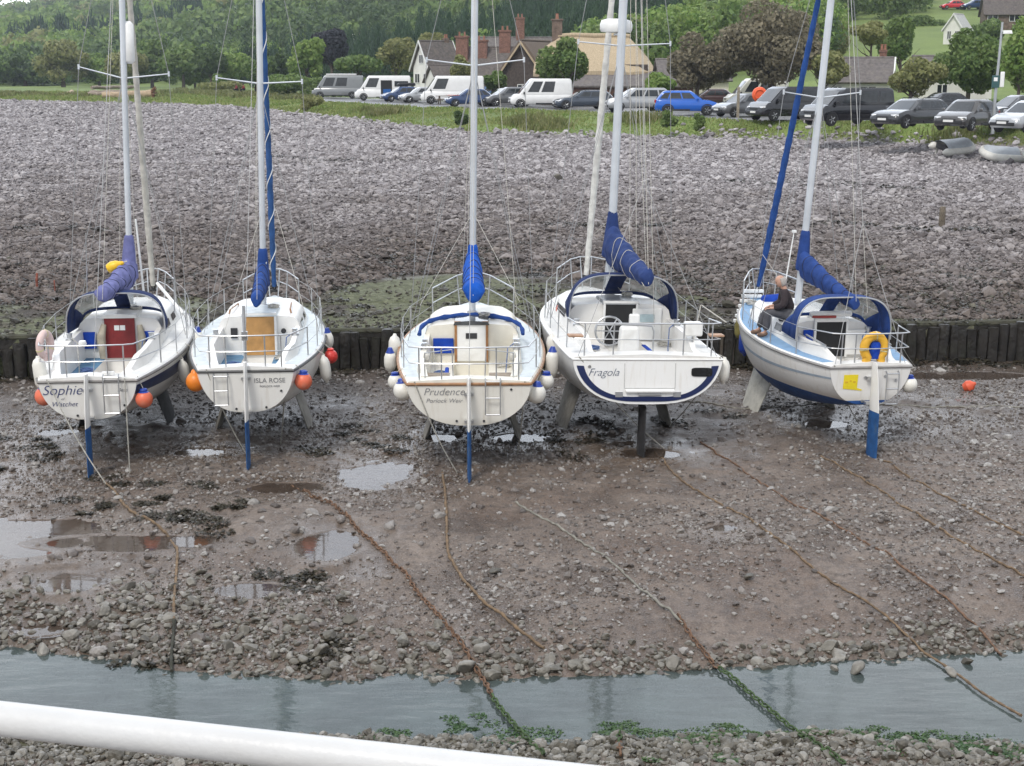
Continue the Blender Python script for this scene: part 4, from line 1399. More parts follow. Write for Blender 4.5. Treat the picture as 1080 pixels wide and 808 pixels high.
# the spray hood folded down round the hatch
m = MB(); pts = [Vector((1.0 * math.cos(a), b3.yc - .35 + .95 * math.sin(a) ** .8, b3.sheer(.44) + .34 + .22 * math.sin(a) ** .6)) for a in np.linspace(0.0, math.pi, 26)]
m.tube(pts, [.035 + .025 * math.sin(math.pi * i / 25) + .012 * math.sin(i * 2.3) for i in range(26)], 10, flat=.8)
b3.part(m, "folded_spray_hood", COV[1], angle=70)
b3.rudder(1.84, GEL, BOTB, .93, .40)
b3.bilge_keels(KEELG, .46)
b3.mast(.62, 500.7, 11.0, ((450, 63), (552.6, 63), (500.3, 69)), r=.068)
b3.rig(.985, (0, .05, b3.sheer(0) + .05), .56, fur=canvas("dark_blue_sail", (.03, .07, .2)), fur_r=.05)
b3.boom(2.85, b3.px(500, 312, b3.mb.y - 2.6), COV[2], hh=(.46, .20), ww=(.19, .20), up=.80, wob=.035, seed=7)
b3.pushpit(gap=True); b3.pulpit(.66, .80); b3.guard([.3, .45, .6], t_fwd=.80)
b3.ladder(.42, 1.16, 1.80, .26, 3)
b3.text("Prudence", -.44, 1.50, .19, INKG, .3)
b3.text("Porlock Weir", -.44, 1.36, .115, INKG, .3)
b3.fixings([(-.22, 1.02), (.26, 1.02), (.74, 1.6)])
for sd in (-1, 1):      # slatted seats at the stern
    m = MB()
    for k in range(4): m.box((sd * .60, .35 + .09 * k, 1.76), (.5, .06, .02))
    b3.part(m, "slatted_seat", TEAKG, smooth=False)
    m = MB(); m.tube([(sd * .78, .28, 1.74), (sd * .78, .28, 2.2), (sd * .3, .28, 2.26), (sd * .28, .28, 1.74)], .013, 6); b3.part(m, "grab_rail", STEEL)
    m = MB(); m.box((sd * .78, 1.1, 1.97), (.12, .28, .14)); b3.part(m, "coiled_rope", ROPEW, bevel=.04, smooth=False)
    m = MB(); m.lathe([(.07, 0), (.075, .05), (.045, .07), (.045, .12), (.06, .14), (0, .145)], 14, Matrix.Translation((sd * .86, 1.7, 1.98))); b3.part(m, "winch", STEEL)
m = MB(); m.box((-.42, 1.0, 1.62), (.07, .5, .26)); b3.part(m, "blue_cushion", BLUEBAG, bevel=.02, smooth=False)
b3.lines([(b3.at_mast(4.3), b3.px(443, 322, 2.9)), (b3.at_mast(4.3), b3.px(548, 318, 2.9)), (b3.at_mast(9), b3.at_mast(2.9) + Vector((-.20, -.1, 0))), (b3.mt, b3.px(499, 312, b3.mb.y - 2.6)), (b3.at_mast(9), b3.at_mast(2.9) + Vector((-.12, -.1, 0))), (b3.mt + Vector((.1, -.1, 0)), b3.px(545, 330, 1.8))])

# ---------------- 4
b4 = Boat("sailing_boat", "largest yacht, modern white hull with a wide transom and curved navy stripe", (681, 488), (613, 302),
          dict(heel=.03, B=1.45, bt=1.41, zs0=1.93, zs1=2.32, zk0=1.10, zkm=.70, rake=-.10, over=.5, floor=1.42, e1=.70, e2=1.1, bowp=2.6))
b4.hull(hull_mat("hull_tangle", .97, (.03, .03, .032), top=(.82, .82, .81), slope=-.015), WHITEP, .022)
b4.decks([GEL, DECKW, GEL], .40, .82, .46, .22, 1.80, 1.42, well=.42, cw=1.10, ta=.06, froof=.6)
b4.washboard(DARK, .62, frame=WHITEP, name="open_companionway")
b4.hatch(mat("grey_perspex", (.30, .31, .32), .3), .76, .7)
b4.cabin_windows([(.46, .62)], TINT, .38, .78)
m = MB(); m.box((.55, b4.yc - .03, 2.15), (.62, .05, .66)); b4.part(m, "locker_front", WHITEP, b4.cabino, bevel=.04, smooth=False)
m = MB(); m.box((.55, b4.yc - .065, 2.28), (.3, .02, .16)); b4.part(m, "locker_window", mat("pale_aqua_pane", (.45, .56, .58), .3), b4.cabino, bevel=.02, smooth=False)
b4.hood(HOODN, b4.yc - .35, b4.yc + .95, b4.sheer(.4) + .28, .92, 1.10, b4.zr + .03, tmid=.26)
b4.rudder(1.2, BOTD, BOTD, 1.0, .5, tiller=False, y0=.45, thick=.12)
b4.bilge_keels(KEELG, .42, x=.8, splay=.32, chord=1.3)
b4.mast(.58, 657.5, 13.2, ((610, 44), (707, 46), (652, 48)), r=.085)
b4.rig(.985, (0, .05, b4.sheer(0) + .05), .55, fur=canvas("white_furled_sail", (.68, .67, .63)), fur_r=.085, split_back=True)
b4.boom(3.35, b4.px(684, 296, b4.mb.y - 3.0), COV[3], hh=(.44, .17), ww=(.22, .14), up=1.0, wob=.045, straps=False, seed=9)
b4.pushpit(.62, .14, mid=True); b4.pulpit(.68, .84); b4.guard([.28, .42, .56, .70], t_aft=.14, t_fwd=.84, hgt=.62)
# stern platform: lid, step, plates, hatch, curved navy band
def tr(x, z, off=.008): return Vector((x, -.10 * (b4.sheer(0) - z) - off, z))
m = MB()
for a, c_ in (((-.44, 1.86), (-.44, 1.40)), ((.52, 1.86), (.52, 1.40)), ((-.44, 1.40), (.52, 1.40))):
    m.tube([tr(*a, .002), tr(*c_, .002)], .007, 5)
b4.part(m, "locker_lid_seam", mat("seam_grey", (.45, .45, .44), .6), b4.hullo)
m = MB(); m.prism([tr(-.42, 1.39, 0), tr(.50, 1.39, 0), tr(.50, 1.36, .06), tr(-.42, 1.36, .06)], (0, 0, -.03)); b4.part(m, "boarding_step", WHITEP, b4.hullo, smooth=False, bevel=.006)
m = MB(); m.prism([tr(-.18, 1.325, 0), tr(.26, 1.325, 0), tr(.26, 1.265, 0), tr(-.18, 1.265, 0)], (0, -.035, 0)); b4.part(m, "handle", STEEL, b4.hullo, smooth=False, bevel=.01)
for x in (-.54, .56):
    m = MB(); m.prism([tr(x - .07, 1.335, 0), tr(x + .07, 1.335, 0), tr(x + .07, 1.24, 0), tr(x - .07, 1.24, 0)], (0, -.02, 0)); b4.part(m, "bracket_plate", STEEL, b4.hullo, smooth=False)
m = MB(); q = [tr(1.02 + .20 * math.copysign(abs(math.cos(a)) ** .4, math.cos(a)), 1.70 + .082 * math.copysign(abs(math.sin(a)) ** .4, math.sin(a)), .002) for a in np.linspace(0, 2 * math.pi, 24, endpoint=False)]
m.prism(q, (0, -.012, 0)); b4.part(m, "stern_window", mat("black_acrylic", (.012, .012, .013), .12), b4.hullo, smooth=False)
m = MB(); s1, s2 = [], []
for a in np.linspace(.10, 1.0, 24):
    for sd, lst in ((-1, s1), (1, s2)):
        p = b4.hp(0, a, sd); c_ = Vector((0, p.y, 1.6)); wd = .075 + .035 * (1 - a)
        q_ = p + (Vector((0, p.y, 1.75)) - p).normalized() * .055; r_ = q_ + (Vector((0, p.y, 1.75)) - p).normalized() * wd * 1.3
        lst.append([q_ + Vector((0, -.007, 0)), r_ + Vector((0, -.007, 0))])
m.loft(s1 + s2[-2::-1], closed=False); b4.part(m, "navy_band", NAVY, b4.hullo)
b4.text("Fragola", -.84, 1.63, .20, INKB, .4)
b4.fixings([(-1.10, 1.80)], STEEL, .03)
# helm: pedestal, instrument pod, wheel in a cover
m = MB(); m.box((-.10, 1.25, 1.86), (.44, .34, .95), taper=(.8, .7)); b4.part(m, "helm_console", WHITEP, smooth=False, bevel=.05)
m = MB(); m.box((0.02, 1.38, 2.45), (.2, .12, .2)); b4.part(m, "instrument_pod", WHITEP, smooth=False, bevel=.03)
m = MB(); cw = Vector((-.38, 1.75, 2.15)); m.tube([cw + Vector((.28 * math.cos(a), .03 * math.sin(a), .28 * math.sin(a))) for a in np.linspace(0, 2 * math.pi, 29)], .022, 7)
for a in np.linspace(0, 2 * math.pi, 6, endpoint=False): m.tube([cw, cw + Vector((.28 * math.cos(a), 0, .28 * math.sin(a)))], .012, 5)
b4.part(m, "steering_wheel", STEEL)
m = MB(); m.tube([(.16, .35, 1.86), (.16, .34, 2.4), (.12, .36, 2.5), (-.5, .36, 2.52), (-.9, .4, 2.5)], .017, 7); b4.part(m, "grab_rail", STEEL)
m = MB(); m.box((.24, 1.0, 1.93), (.07, .9, .02)); b4.part(m, "seat_strap", BLUEBAG, smooth=False)
for x, y in ((-1.34, .25), (1.36, .35)):
    m = MB(); m.box((x, y, 2.33), (.28, .2, .04)); b4.part(m, "stern_seat", mat("tan_seat", (.42, .26, .17), .6, var=.2), smooth=False, bevel=.012)
m = MB(); m.box((1.02, .75, 2.38), (.34, .22, .26)); b4.part(m, "stowage_box", WHITEP, smooth=False, bevel=.03)
m = MB(); m.tube([(1.02, .75, 2.25), (1.02, .75, 1.98)], .02, 6); b4.part(m, "box_post", STEEL)
# radar dome on the mast
pt_ = b4.px(651, 27, b4.mb.y)
m = MB(); c_ = b4.at_mast(pt_.z) + Vector((-.05, .34, 0)); m.lathe([(0, -.13), (.30, -.13), (.325, -.08), (.33, .02), (.30, .10), (.2, .13), (0, .14)], 24, Matrix.Translation(c_)); b4.part(m, "radar_dome", WHITEP, b4.masto, angle=60)
m = MB(); m.box(b4.at_mast(pt_.z - .17) + Vector((-.02, .2, 0)), (.12, .4, .04)); b4.part(m, "radar_bracket", ALU, b4.masto, smooth=False)
e4 = b4.px(684, 300, b4.mb.y - 3.0)
b4.lines([(b4.mt, e4), (b4.mt + Vector((.05, -.2, 0)), b4.px(690, 345, 1.4)), (b4.at_mast(11), b4.px(682, 300, 2.2)), (b4.mt, b4.px(671, 285, 2.6)), (b4.at_mast(11.5), b4.px(664, 280, 3.0)), (b4.at_mast(3.6) + Vector((0, -.3, .25)), e4 + Vector((-.1, -.05, -.02))), (b4.at_mast(4.2), b4.px(611, 262, 7.4)), (b4.at_mast(3.2) + Vector((0, -.1, -.3)), b4.at_mast(2.6) + Vector((.25, -1.0, 0)))], r=.006)
m = MB(); m.tube([b4.px(641, 300, b4.mb.y - .2), b4.px(654, 262 + 12, b4.mb.y - 1.0)], .03, 8); b4.part(m, "kicking_strut", ALU)
for x in (1.25,):
    m = MB(); m.tube([b4.px(731, 362, 1.6), b4.px(739, 322, 1.6), b4.px(740, 322, 1.65), b4.px(766, 340, .2)], .012, 6); b4.part(m, "rope_bundle", ROPEW)

# ---------------- 5
b5 = Boat("sailing_boat", "white and blue yacht turned sideways, with a man sitting on its cabin and yellow lifebuoy", (917, 482), (795, 312),
          dict(B=1.27, bt=.80, zs0=1.68, zs1=2.05, zk0=.95, zkm=.52, rake=.12, over=.85, floor=1.22, heel=.02))
b5.hull(hull_mat("hull_fifth", 1.03, (.012, .075, .27), top=(.82, .81, .79), slope=-.01), mat("grey_strake_b", (.30, .29, .28), .5))
b5.strip("cove_line", .20, .235, .0, .96, mat("pale_blue_line", (.35, .42, .5), .5))
b5.decks([GEL, DECKM, GEL], .31, .80, .40, .22, 1.48, 1.2, well=.30, cw=.86)
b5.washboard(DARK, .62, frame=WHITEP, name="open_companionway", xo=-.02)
b5.hatch(GEL, .7, .8)
m = MB(); m.box((-.05, b5.yc - .05, b5.zr + .14), (.9, .10, .12)); b5.part(m, "rolled_cover", WHITEP, smooth=False, bevel=.05)
m = MB(); m.box((-.2, b5.yc - .075, b5.zr + .09), (.5, .08, .05)); b5.part(m, "red_strap", mat("dull_red_cloth", (.35, .06, .05), .8), smooth=False, bevel=.015)
b5.cabin_windows([(.40, .46), (.56, .61)], TINT, .36, .78)
b5.hood(HOODB, b5.yc - .60, b5.yc + .40, b5.sheer(.4) + .24, .82, .98, b5.zr + .03, tmid=.34)
b5.rudder(1.80, GEL, BOTB, .90, .46)
b5.bilge_keels(mat("pale_keel", (.40, .39, .35), .8, var=.2, scale=6, bs=.2, dirt=(.16, .15, .11), dirt_amt=.7), .62, chord=1.05, x=.55, splay=.34)
b5.mast(.60, 876.5, 10.8, ((826.7, 97), (907.5, 97.5), (866.7, 103)), r=.068)
b5.rig(.985, (0, .05, b5.sheer(0) + .05), .56, fur=canvas("royal_blue_sail", (.024, .075, .26)), fur_r=.085, split_back=True)
b5.boom(3.0, b5.px(903, 322, b5.mb.y - 2.5), COV[4], hh=(.31, .13), ww=(.15, .11), up=.85, wob=.035, seed=11)
b5.pushpit(.58, .18); b5.pulpit(.62, .84); b5.guard([.34, .5, .66], t_aft=.18, t_fwd=.84)
b5.ladder(.42, .98, 1.60, .24, 3)
m = MB(); q = [Vector((x, .12 * (1.68 - z) - .004, z)) for x, z in ((-.52, 1.54), (-.24, 1.54), (-.24, 1.28), (-.14, 1.25), (-.14, 1.225), (-.52, 1.27))]
m.prism(q, (0, -.004, 0)); b5.part(m, "yellow_transom_sticker", mat("yellow_decal", (.85, .68, .02), .5, var=.08), b5.hullo, smooth=False)
m = MB()
for i_, (x0, x1) in enumerate(((-.49, -.43), (-.40, -.36), (-.33, -.28))):
    m.box(((x0 + x1) / 2, .12 * (1.68 - 1.40) - .0105, 1.40 + .02 * (i_ % 2)), (x1 - x0, .003, .03))
b5.part(m, "sticker_mark", mat("dull_orange_ink", (.65, .40, .02), .5), b5.hullo, smooth=False)
b5.fixings([(-.10, 1.48), (-.10, 1.02), (.3, 1.5), (.52, 1.42)], STEEL, .03)
m = MB(); m.box((-.50, b5.yc - .05, 1.84), (.2, .05, .44)); b5.part(m, "pocket", BLUEBAG, smooth=False, bevel=.012)
m = MB(); m.box((.50, b5.yc - .05, 1.80), (.42, .04, .50)); b5.part(m, "bulkhead_board", WHITEP, smooth=False, bevel=.01)
# slatted bow ladder hung off the pulpit
m = MB()
for k in range(7):
    c_ = b5.px(790.5 - 1.9 * k * .9 + 4, 307 + 5.2 * k, b5.L * .93); m.box(c_, (.46, .10, .07))
b5.part(m, "slatted_bow_ladder", WHITEP, smooth=False, bevel=.01)
m = MB(); m.tube([b5.px(799, 303, b5.L * .93), b5.px(783, 345, b5.L * .93)], .02, 6); b5.part(m, "ladder_rail", STEEL)
m = MB(); m.tube([b5.px(828, 300, 4.6), b5.px(837.3, 246, 4.6)], [.017, .013], 6); m.box(b5.px(837.6, 244, 4.6), (.08, .08, .05)); b5.part(m, "aerial_pole", WHITEP)
b5.lines([(b5.mt, b5.px(903, 318, b5.mb.y - 2.5)), (b5.mt, b5.px(915, 330, 1.2)), (b5.at_mast(9.5), b5.at_mast(2.9) + Vector((.12, -.1, 0))), (b5.px(804, 268, 5.6), b5.px(838, 318, 4.2))])
for sd in (-1, 1):
    m = MB(); m.tube([(sd * .66, b5.yc - 1.3, 1.98), (sd * .66, b5.yc - .35, 2.02)], .02, 7); b5.part(m, "coaming_rail", STEEL)

# ---------------- loose gear lying about on deck: coiled lines, sheets, winches
def coil(b, x, y, z, r_, parent=None, mm=None, turns=5):
    m = MB(); pts = []
    for i in range(turns * 14):
        a = i * 2 * math.pi / 14; k = 1 + .16 * math.sin(i * 1.7); pts.append(Vector((x + r_ * k * math.cos(a), y + r_ * 1.1 * k * math.sin(a), z + .012 + .011 * (i / 14))))
    m.tube(pts, .011, 5); b.part(m, "coiled_line", mm or ROPEW)
BLUR = mat("blue_flecked_rope", (.10, .16, .34), .9, var=.4, scale=40, bs=.4)
def winch(b, x, y, z):
    m = MB(); m.lathe([(.075, 0), (.08, .04), (.05, .06), (.05, .12), (.068, .14), (.0, .145)], 14, Matrix.Translation((x, y, z))); b.part(m, "winch", STEEL)
def sheet(b, pts, mm=None):
    m = MB(); m.tube([Vector(p) for p in pts], .011, 5); b.part(m, "sheet", mm or ROPEW)
for b, z, sd_ in ((b1, 1.45, .45), (b2, 1.50, .46), (b3, 1.48, .62), (b4, 1.80, .80), (b5, 1.48, .5)):
    y = b.yc
    c_ = b.cw_(.3) - .10; zc = b.sheer(.3) + .055 + (.24 if b is b1 else .21)
    for sd in (-1, 1):
        winch(b, sd * c_, .30 * b.L, zc)
        sheet(b, [(sd * c_, .30 * b.L, zc + .08), (sd * (c_ - .16), .30 * b.L - .1, zc - .02), (sd * (c_ - .2), .28 * b.L - .1, z + .02), (sd * (c_ - .3), .2 * b.L, z + .02), (sd * (c_ - .24), .16 * b.L, z + .02)], BLUR if sd > 0 else None)
    coil(b, sd_, y - .55, z + .01, .12); coil(b, -sd_ * .9, .25 * b.L, z + .01, .11, mm=BLUR)
    coil(b, .25, y + .35 + .2, b.zr + .05 if b is not b4 else b.zr + .06, .10)
    coil(b, -.36, .86 * b.L, b.sheer(.86) + .07, .16)
m = MB(); m.box((.05, .9, 1.24), (.34, .26, .30), taper=(.85, .85)); b1.part(m, "bucket", BLACKR, smooth=False, bevel=.05)
m = MB(); m.box((-.15, 1.05, 1.3), (.3, .5, .10)); m.box((.0, 1.3, 1.34), (.34, .3, .12)); b1.part(m, "folded_canvas", canvas("grey_canvas", (.24, .235, .22)), bevel=.04, smooth=False)
m = MB(); m.tube([(-.34, b1.yc - .10, 1.46), (-.36, b1.yc - .14, 1.9), (-.30, b1.yc - .08, 2.15)], [.07, .09, .05], 8); b1.part(m, "hanging_line", canvas("buff_line", (.42, .38, .30)), angle=70)
m = MB(); m.tube([(.42, b1.yc - .10, 1.46), (.44, b1.yc - .13, 1.9), (.40, b1.yc - .06, 2.12)], [.06, .08, .05], 8); b1.part(m, "hanging_line", canvas("buff_line", (.42, .38, .30)), angle=70)

# ---------------- fenders
F_ = fender
F_(b1, 'long', 42.5, 394, .45, "pale worn fender on the left quarter of the yacht named Sophie, above the orange ball", FENW, .12, .66)
F_(b1, 'ball', 46.5, 418, .2, "orange-red ball with blue cap under the left quarter of the yacht with violet cover", CORAL, .165, end=FENB)
F_(b1, 'ball', 152, 421, .12, "coral ball fender with blue cap at right end of the Sophie transom", CORAL, .155, end=FENB)
F_(b1, 'long', 194, 392, 2.3, "whitish fender hanging lowest between the two leftmost yachts", FENW, .105, .52)
F_(b1, 'long', 203, 380, 3.1, "grey-white fender squeezed between the hulls of the two leftmost yachts", FENW, .11, .55)
F_(b2, 'ball', 206.5, 402.5, .45, "bright orange ball fender at the left corner of the ISLA ROSE transom", ORANGE, .18, end=None)
F_(b2, 'ball', 320, 402, .25, "faded coral ball with dark cap at the right corner of the ISLA ROSE transom", CORAL, .16, end=FENB)
F_(b2, 'ball', 349, 376, 2.4, "small red ball fender on the right side of the yacht with plywood board", REDV, .135)
F_(b2, 'long', 343, 389, 1.7, "plain white fender below the small red ball", FENW, .105, .56)
F_(b2, 'long', 346.5, 358, 3.3, "white fender with blue cap above the small red ball", FENW, .10, .42, end=FENB)
F_(b2, 'long', 209, 357, 3.1, "blue-capped white fender on the left side of the ISLA ROSE", FENW, .10, .42, end=FENB)
F_(b3, 'long', 416, 365, 3.2, "white fender furthest forward on the left side of the cream yacht", FENW, .115, .5)
F_(b3, 'long', 411.5, 381, 2.4, "white blue-capped fender on the left side of the cream yacht", FENW, .115, .48, end=FENB)
F_(b3, 'ball', 417, 402.5, 1.1, "smaller white ball with blue cap at the left of the cream yacht", FENW, .14, end=FENB)
F_(b3, 'ball', 425, 412, .5, "larger white ball with blue cap below the left quarter of the cream yacht", FENW, .175, end=FENB)
F_(b3, 'long', 583, 366, 3.2, "white fender without cap between the cream yacht and the largest yacht", FENW, .115, .56)
F_(b3, 'long', 582, 384, 2.2, "long blue-capped fender between the cream yacht and the largest yacht", FENW, .12, .62, end=FENB)
F_(b3, 'ball', 576, 402, 1.2, "smaller white ball with blue cap at the right of the cream yacht", FENW, .145, end=FENB)
F_(b3, 'ball', 565.5, 415, .4, "larger white ball with blue cap below the right quarter of the cream yacht", FENW, .175, end=FENB)
F_(b4, 'long', 602, 387, 1.5, "white fender alone on the near left side of the largest yacht", FENW, .115, .56)
F_(b4, 'long', 579, 349, 4.6, "white fender furthest forward on the left side of the largest yacht", FENW, .105, .5)
F_(b4, 'long', 763.5, 391, .25, "white fender at the right corner of the widest transom", FENW, .11, .52)
F_(b5, 'long', 781.5, 345, 5.8, "olive covered fender at the bow of the blue and white yacht", FENO, .14, .62)
F_(b5, 'long', 786, 361, 5.2, "deep blue fender at the bow of the blue and white yacht", FENB, .14, .62)
F_(b5, 'long', 813.5, 391, 2.9, "cream fender hanging above the pale bilge keel", FENW, .10, .56)
F_(b5, 'ball', 856, 397.5, 1.3, "white ball fender with blue neck on the near side of the yacht with the man", FENW, .16, end=FENB)
F_(b5, 'ball', 959, 405.5, .15, "white ball fender hanging right of the yellow lifebuoy yacht's transom", FENW, .15, end=FENB)

# ---------------- lifebuoys and small gear
def horseshoe(loc, rot, label, m_, r=.27, tube_=.085, open_=1.0):
    e = empty("horseshoe_lifebuoy", loc, rot, label, "lifebuoy")
    m = MB(); A = np.linspace(-math.pi / 2 + open_ / 2, 1.5 * math.pi - open_ / 2, 26)
    pts = [Vector((r * math.cos(a) * .92, 0, r * math.sin(a) * 1.05)) for a in A]
    pts = [pts[0] + Vector((.02, 0, -.10))] + pts + [pts[-1] + Vector((-.02, 0, -.10))]
    m.tube(pts, [tube_ * .9] + [tube_] * 26 + [tube_ * .9], 12, flat=.9, upref=(0, 1, 0)); m.build("buoyancy_ring", m_, e, angle=70)
    m = MB()
    for k in (4, 13, 22): m.tube([pts[k] - (pts[k + 1] - pts[k]) * .3, pts[k] + (pts[k + 1] - pts[k]) * .3], tube_ * 1.06, 12, flat=.9, upref=(0, 1, 0))
    m.build("reflective_band", mat("dull_reflective", (.62, .55, .3), .4), e)
    return e
horseshoe(b5.w(b5.px(922, 367, .10)), (0, 0, b5.h), "yellow horseshoe lifebuoy on the stern rail of the blue and white yacht", YELL, .215, .088, 1.45)
m = MB(); m.lathe([(0, -.16), (.09, -.16), (.11, .1), (.09, .15), (0, .17)], 14)
o = m.build("safety_light", BLUEBAG, angle=50); o.location = b5.w(b5.px(922.5, 369, .12)); tag(o, "deep blue canister in the opening of the yellow lifebuoy", "canister")
horseshoe(b1.w(b1.px(47.5, 364, .75)), (0, 0, b1.h + 1.25), "faded pink horseshoe lifebuoy on the left stern rail of the yacht named Sophie", mat("faded_pink_vinyl", (.66, .50, .47), .6, var=.1, dirt=(.5, .42, .38), dirt_amt=.4), .2, .075, .9)
e = empty("mooring_pickup_buoy", b1.w(b1.px(120, 281, b1.mb.y - .6)), (0, 1.2, 0), "small yellow buoy hanging beside the faded violet sail cover", "buoy")
m = MB(); m.lathe([(0, -.16), (.09, -.13), (.12, -.03), (.10, .08), (.05, .16), (.03, .22), (0, .23)], 14); m.build("float", mat("bright_yellow_float", (.82, .50, .02), .4, var=.1), e)
m = MB(); m.tube([(0, 0, .2), (0, 0, .3)], .012, 6); m.build("stem", ROPEW, e)
m = MB(); c_ = b4.w(b4.px(593, 327, 3.9))
m.lathe([(0, -.05), (.13, -.05), (.15, 0), (.13, .05), (0, .06)], 16); o = m.build("coiled_line_bag", mat("salmon_cloth", (.66, .22, .17), .7, var=.15), angle=60)
o.location = c_; o.rotation_euler = (1.3, 0, .4); tag(o, "small salmon-red disc hung on the left guard wire of the largest yacht", "line bag")
m = MB()
secs = []
for i in range(9):
    t = i / 8; rr_ = .19 * math.sin(math.pi * (.12 + .76 * t)) ** .5
    secs.append([Vector((.62 * (t - .5), rr_ * math.cos(a) * 1.2, rr_ * .8 * math.sin(a) * (1 + .1 * math.sin(7 * t + 2 * a)))) for a in np.linspace(0, 2 * math.pi, 12, endpoint=False)])
m.loft(secs, True, True, True); o = m.build("sail_bag", BLUEBAG, angle=70)
o.location = b5.w(b5.px(819, 317.5, b5.L * .70)); o.rotation_euler = (0, .1, b5.h); tag(o, "bright blue bag lying forward of the seated man on the cabin", "bag")
# ------------------------------------------------------------------ timber wall behind the boats, rail on the quay
def wall_y(x): return float(np.interp(x, WALX, WALY))
we = empty("timber_retaining_wall", (0, wall_y(0), 0), (0, 0, 0), "dark wet wall of upright timber piles holding back the beach behind the boats", "wall")
r = np.random.default_rng(81)
pile_m = mat("wet_black_timber", (.017, .014, .011), .5, var=.5, scale=3.5, bs=.6, bscale=9, dirt=(.032, .034, .018), dirt_amt=.8)
m = MB(); x = -22.0
o0 = Vector((0, wall_y(0), 0))
while x < 24:
    wd = r.uniform(.20, .30)
    ht = .93 + r.normal(0, .06) - (r.uniform(0, .10) if x > -5 else r.uniform(0, .38))
    y = wall_y(x) - .06 + r.normal(0, .02); lean = r.normal(0, .045)
    K = 8
    secs = []
    for k, z in enumerate((-.5, 0, .3, .6, ht - .03, ht)):
        rr_ = wd / 2 * (1 + r.normal(0, .04)) * (.8 if k == 5 else 1)
        secs.append([Vector((x + lean * z + rr_ * 1.08 * math.copysign(abs(math.cos(a)) ** .7, math.cos(a)), y + lean * .4 * z + .10 * math.sin(a) * (1 + r.normal(0, .06)), z)) - o0 for a in np.linspace(0, 2 * math.pi, K, endpoint=False)])
    m.loft(secs, True, True, True)
    x += wd * (1.02 if r.random() < .8 else 1.3)
m.build("timber_pile", pile_m, we, angle=50)
m = MB(); pts = [Vector((x, wall_y(x) + .10, .93 + .02 * math.sin(x))) - o0 for x in np.arange(-22, 24, .8)]
m.tube(pts, .085, 8); m.build("capping_beam", mat("mossy_timber", (.04, .038, .024), .8, var=.5, scale=3, bs=.5, dirt=(.075, .08, .045), dirt_amt=.8), we)
m = MB(); m.loft([[Vector((x, wall_y(x) + .03, z)) - o0 for z in (-.4, .3, .95)] for x in np.arange(-22, 24, .8)], closed=False); m.build("backing_board", mat("rotten_board", (.02, .017, .014), .7, var=.4, scale=4, bs=.5), we)

# posts on the beach
def post(px, py, hgt, r_, label, lean=0.0, m_=None):
    p = gpt(px, py); m = MB()
    m.tube([(0, 0, -.3), (lean * .3, 0, hgt * .5), (lean, .0, hgt * .96), (lean, 0, hgt)], [r_ * 1.1, r_, r_ * .95, r_ * .7], 10)
    o = m.build("post", m_ or mat("weathered_post", (.14, .115, .085), .85, var=.4, scale=6, bs=.6), angle=50); o.location = p
    tag(o, label, "post"); return o
post(993, 240, .72, .11, "stubby weathered wooden post alone on the shingle at right")
rust = mat("rusty_stake", (.24, .075, .05), .85, var=.4, scale=8, bs=.4)
post(39, 305, .42, .035, "thin reddish stake on the shelf above the wall at far left", .03, rust)
post(58, 308, .3, .02, "short thin rod beside the reddish stake", 0, rust)

# quay and its white rail
rail_w = mat("white_rail_paint", (.56, .56, .555), .38, var=.07, scale=5, bs=.06, bscale=40, dirt=(.50, .47, .42), dirt_amt=.3)
p1, p2 = on_depth(0, 758, 2.5), on_depth(640, 829, 2.262)
d_ = (p2 - p1); d_.normalize()
re = empty("quay_railing", (p1.x, p1.y, 4.9), (0, 0, 0), "white painted tubular railing on the quay in front of the water", "railing")
o0 = Vector((p1.x, p1.y, 4.9))
A_, B_ = p1 - d_ * 2.6, p1 + d_ * 1.9
m = MB(); m.tube([A_ - o0, p1 - o0, B_ - o0], .0305, 28); m.build("top_rail", rail_w, re, angle=70)
m = MB(); m.tube([A_ - o0 - Vector((0, 0, .5)), B_ - o0 - Vector((0, 0, .5))], .024, 16); m.build("lower_rail", rail_w, re, angle=70)
for k in (.02, .5, .98):
    q = A_.lerp(B_, k); m = MB(); m.tube([Vector((q.x, q.y, 4.9)) - o0, q - o0 - Vector((0, 0, .03))], .028, 16); m.build("rail_post", rail_w, re, angle=70)
m = MB(); m.box((0, -2.6, 2.0), (60, 8.6, 5.8)); o = m.build("quay", mat("quay_stone", (.24, .22, .20), .85, var=.3, scale=2, bs=.5), smooth=False); tag(o, kind='structure')
o.location = (0, 0, 0)
for v_ in o.data.vertices:
    if v_.co.y > 0: v_.co.y = 1.62 - .62 * v_.co.x * (-d_.y / d_.x if abs(d_.x) > .01 else 0) * 0

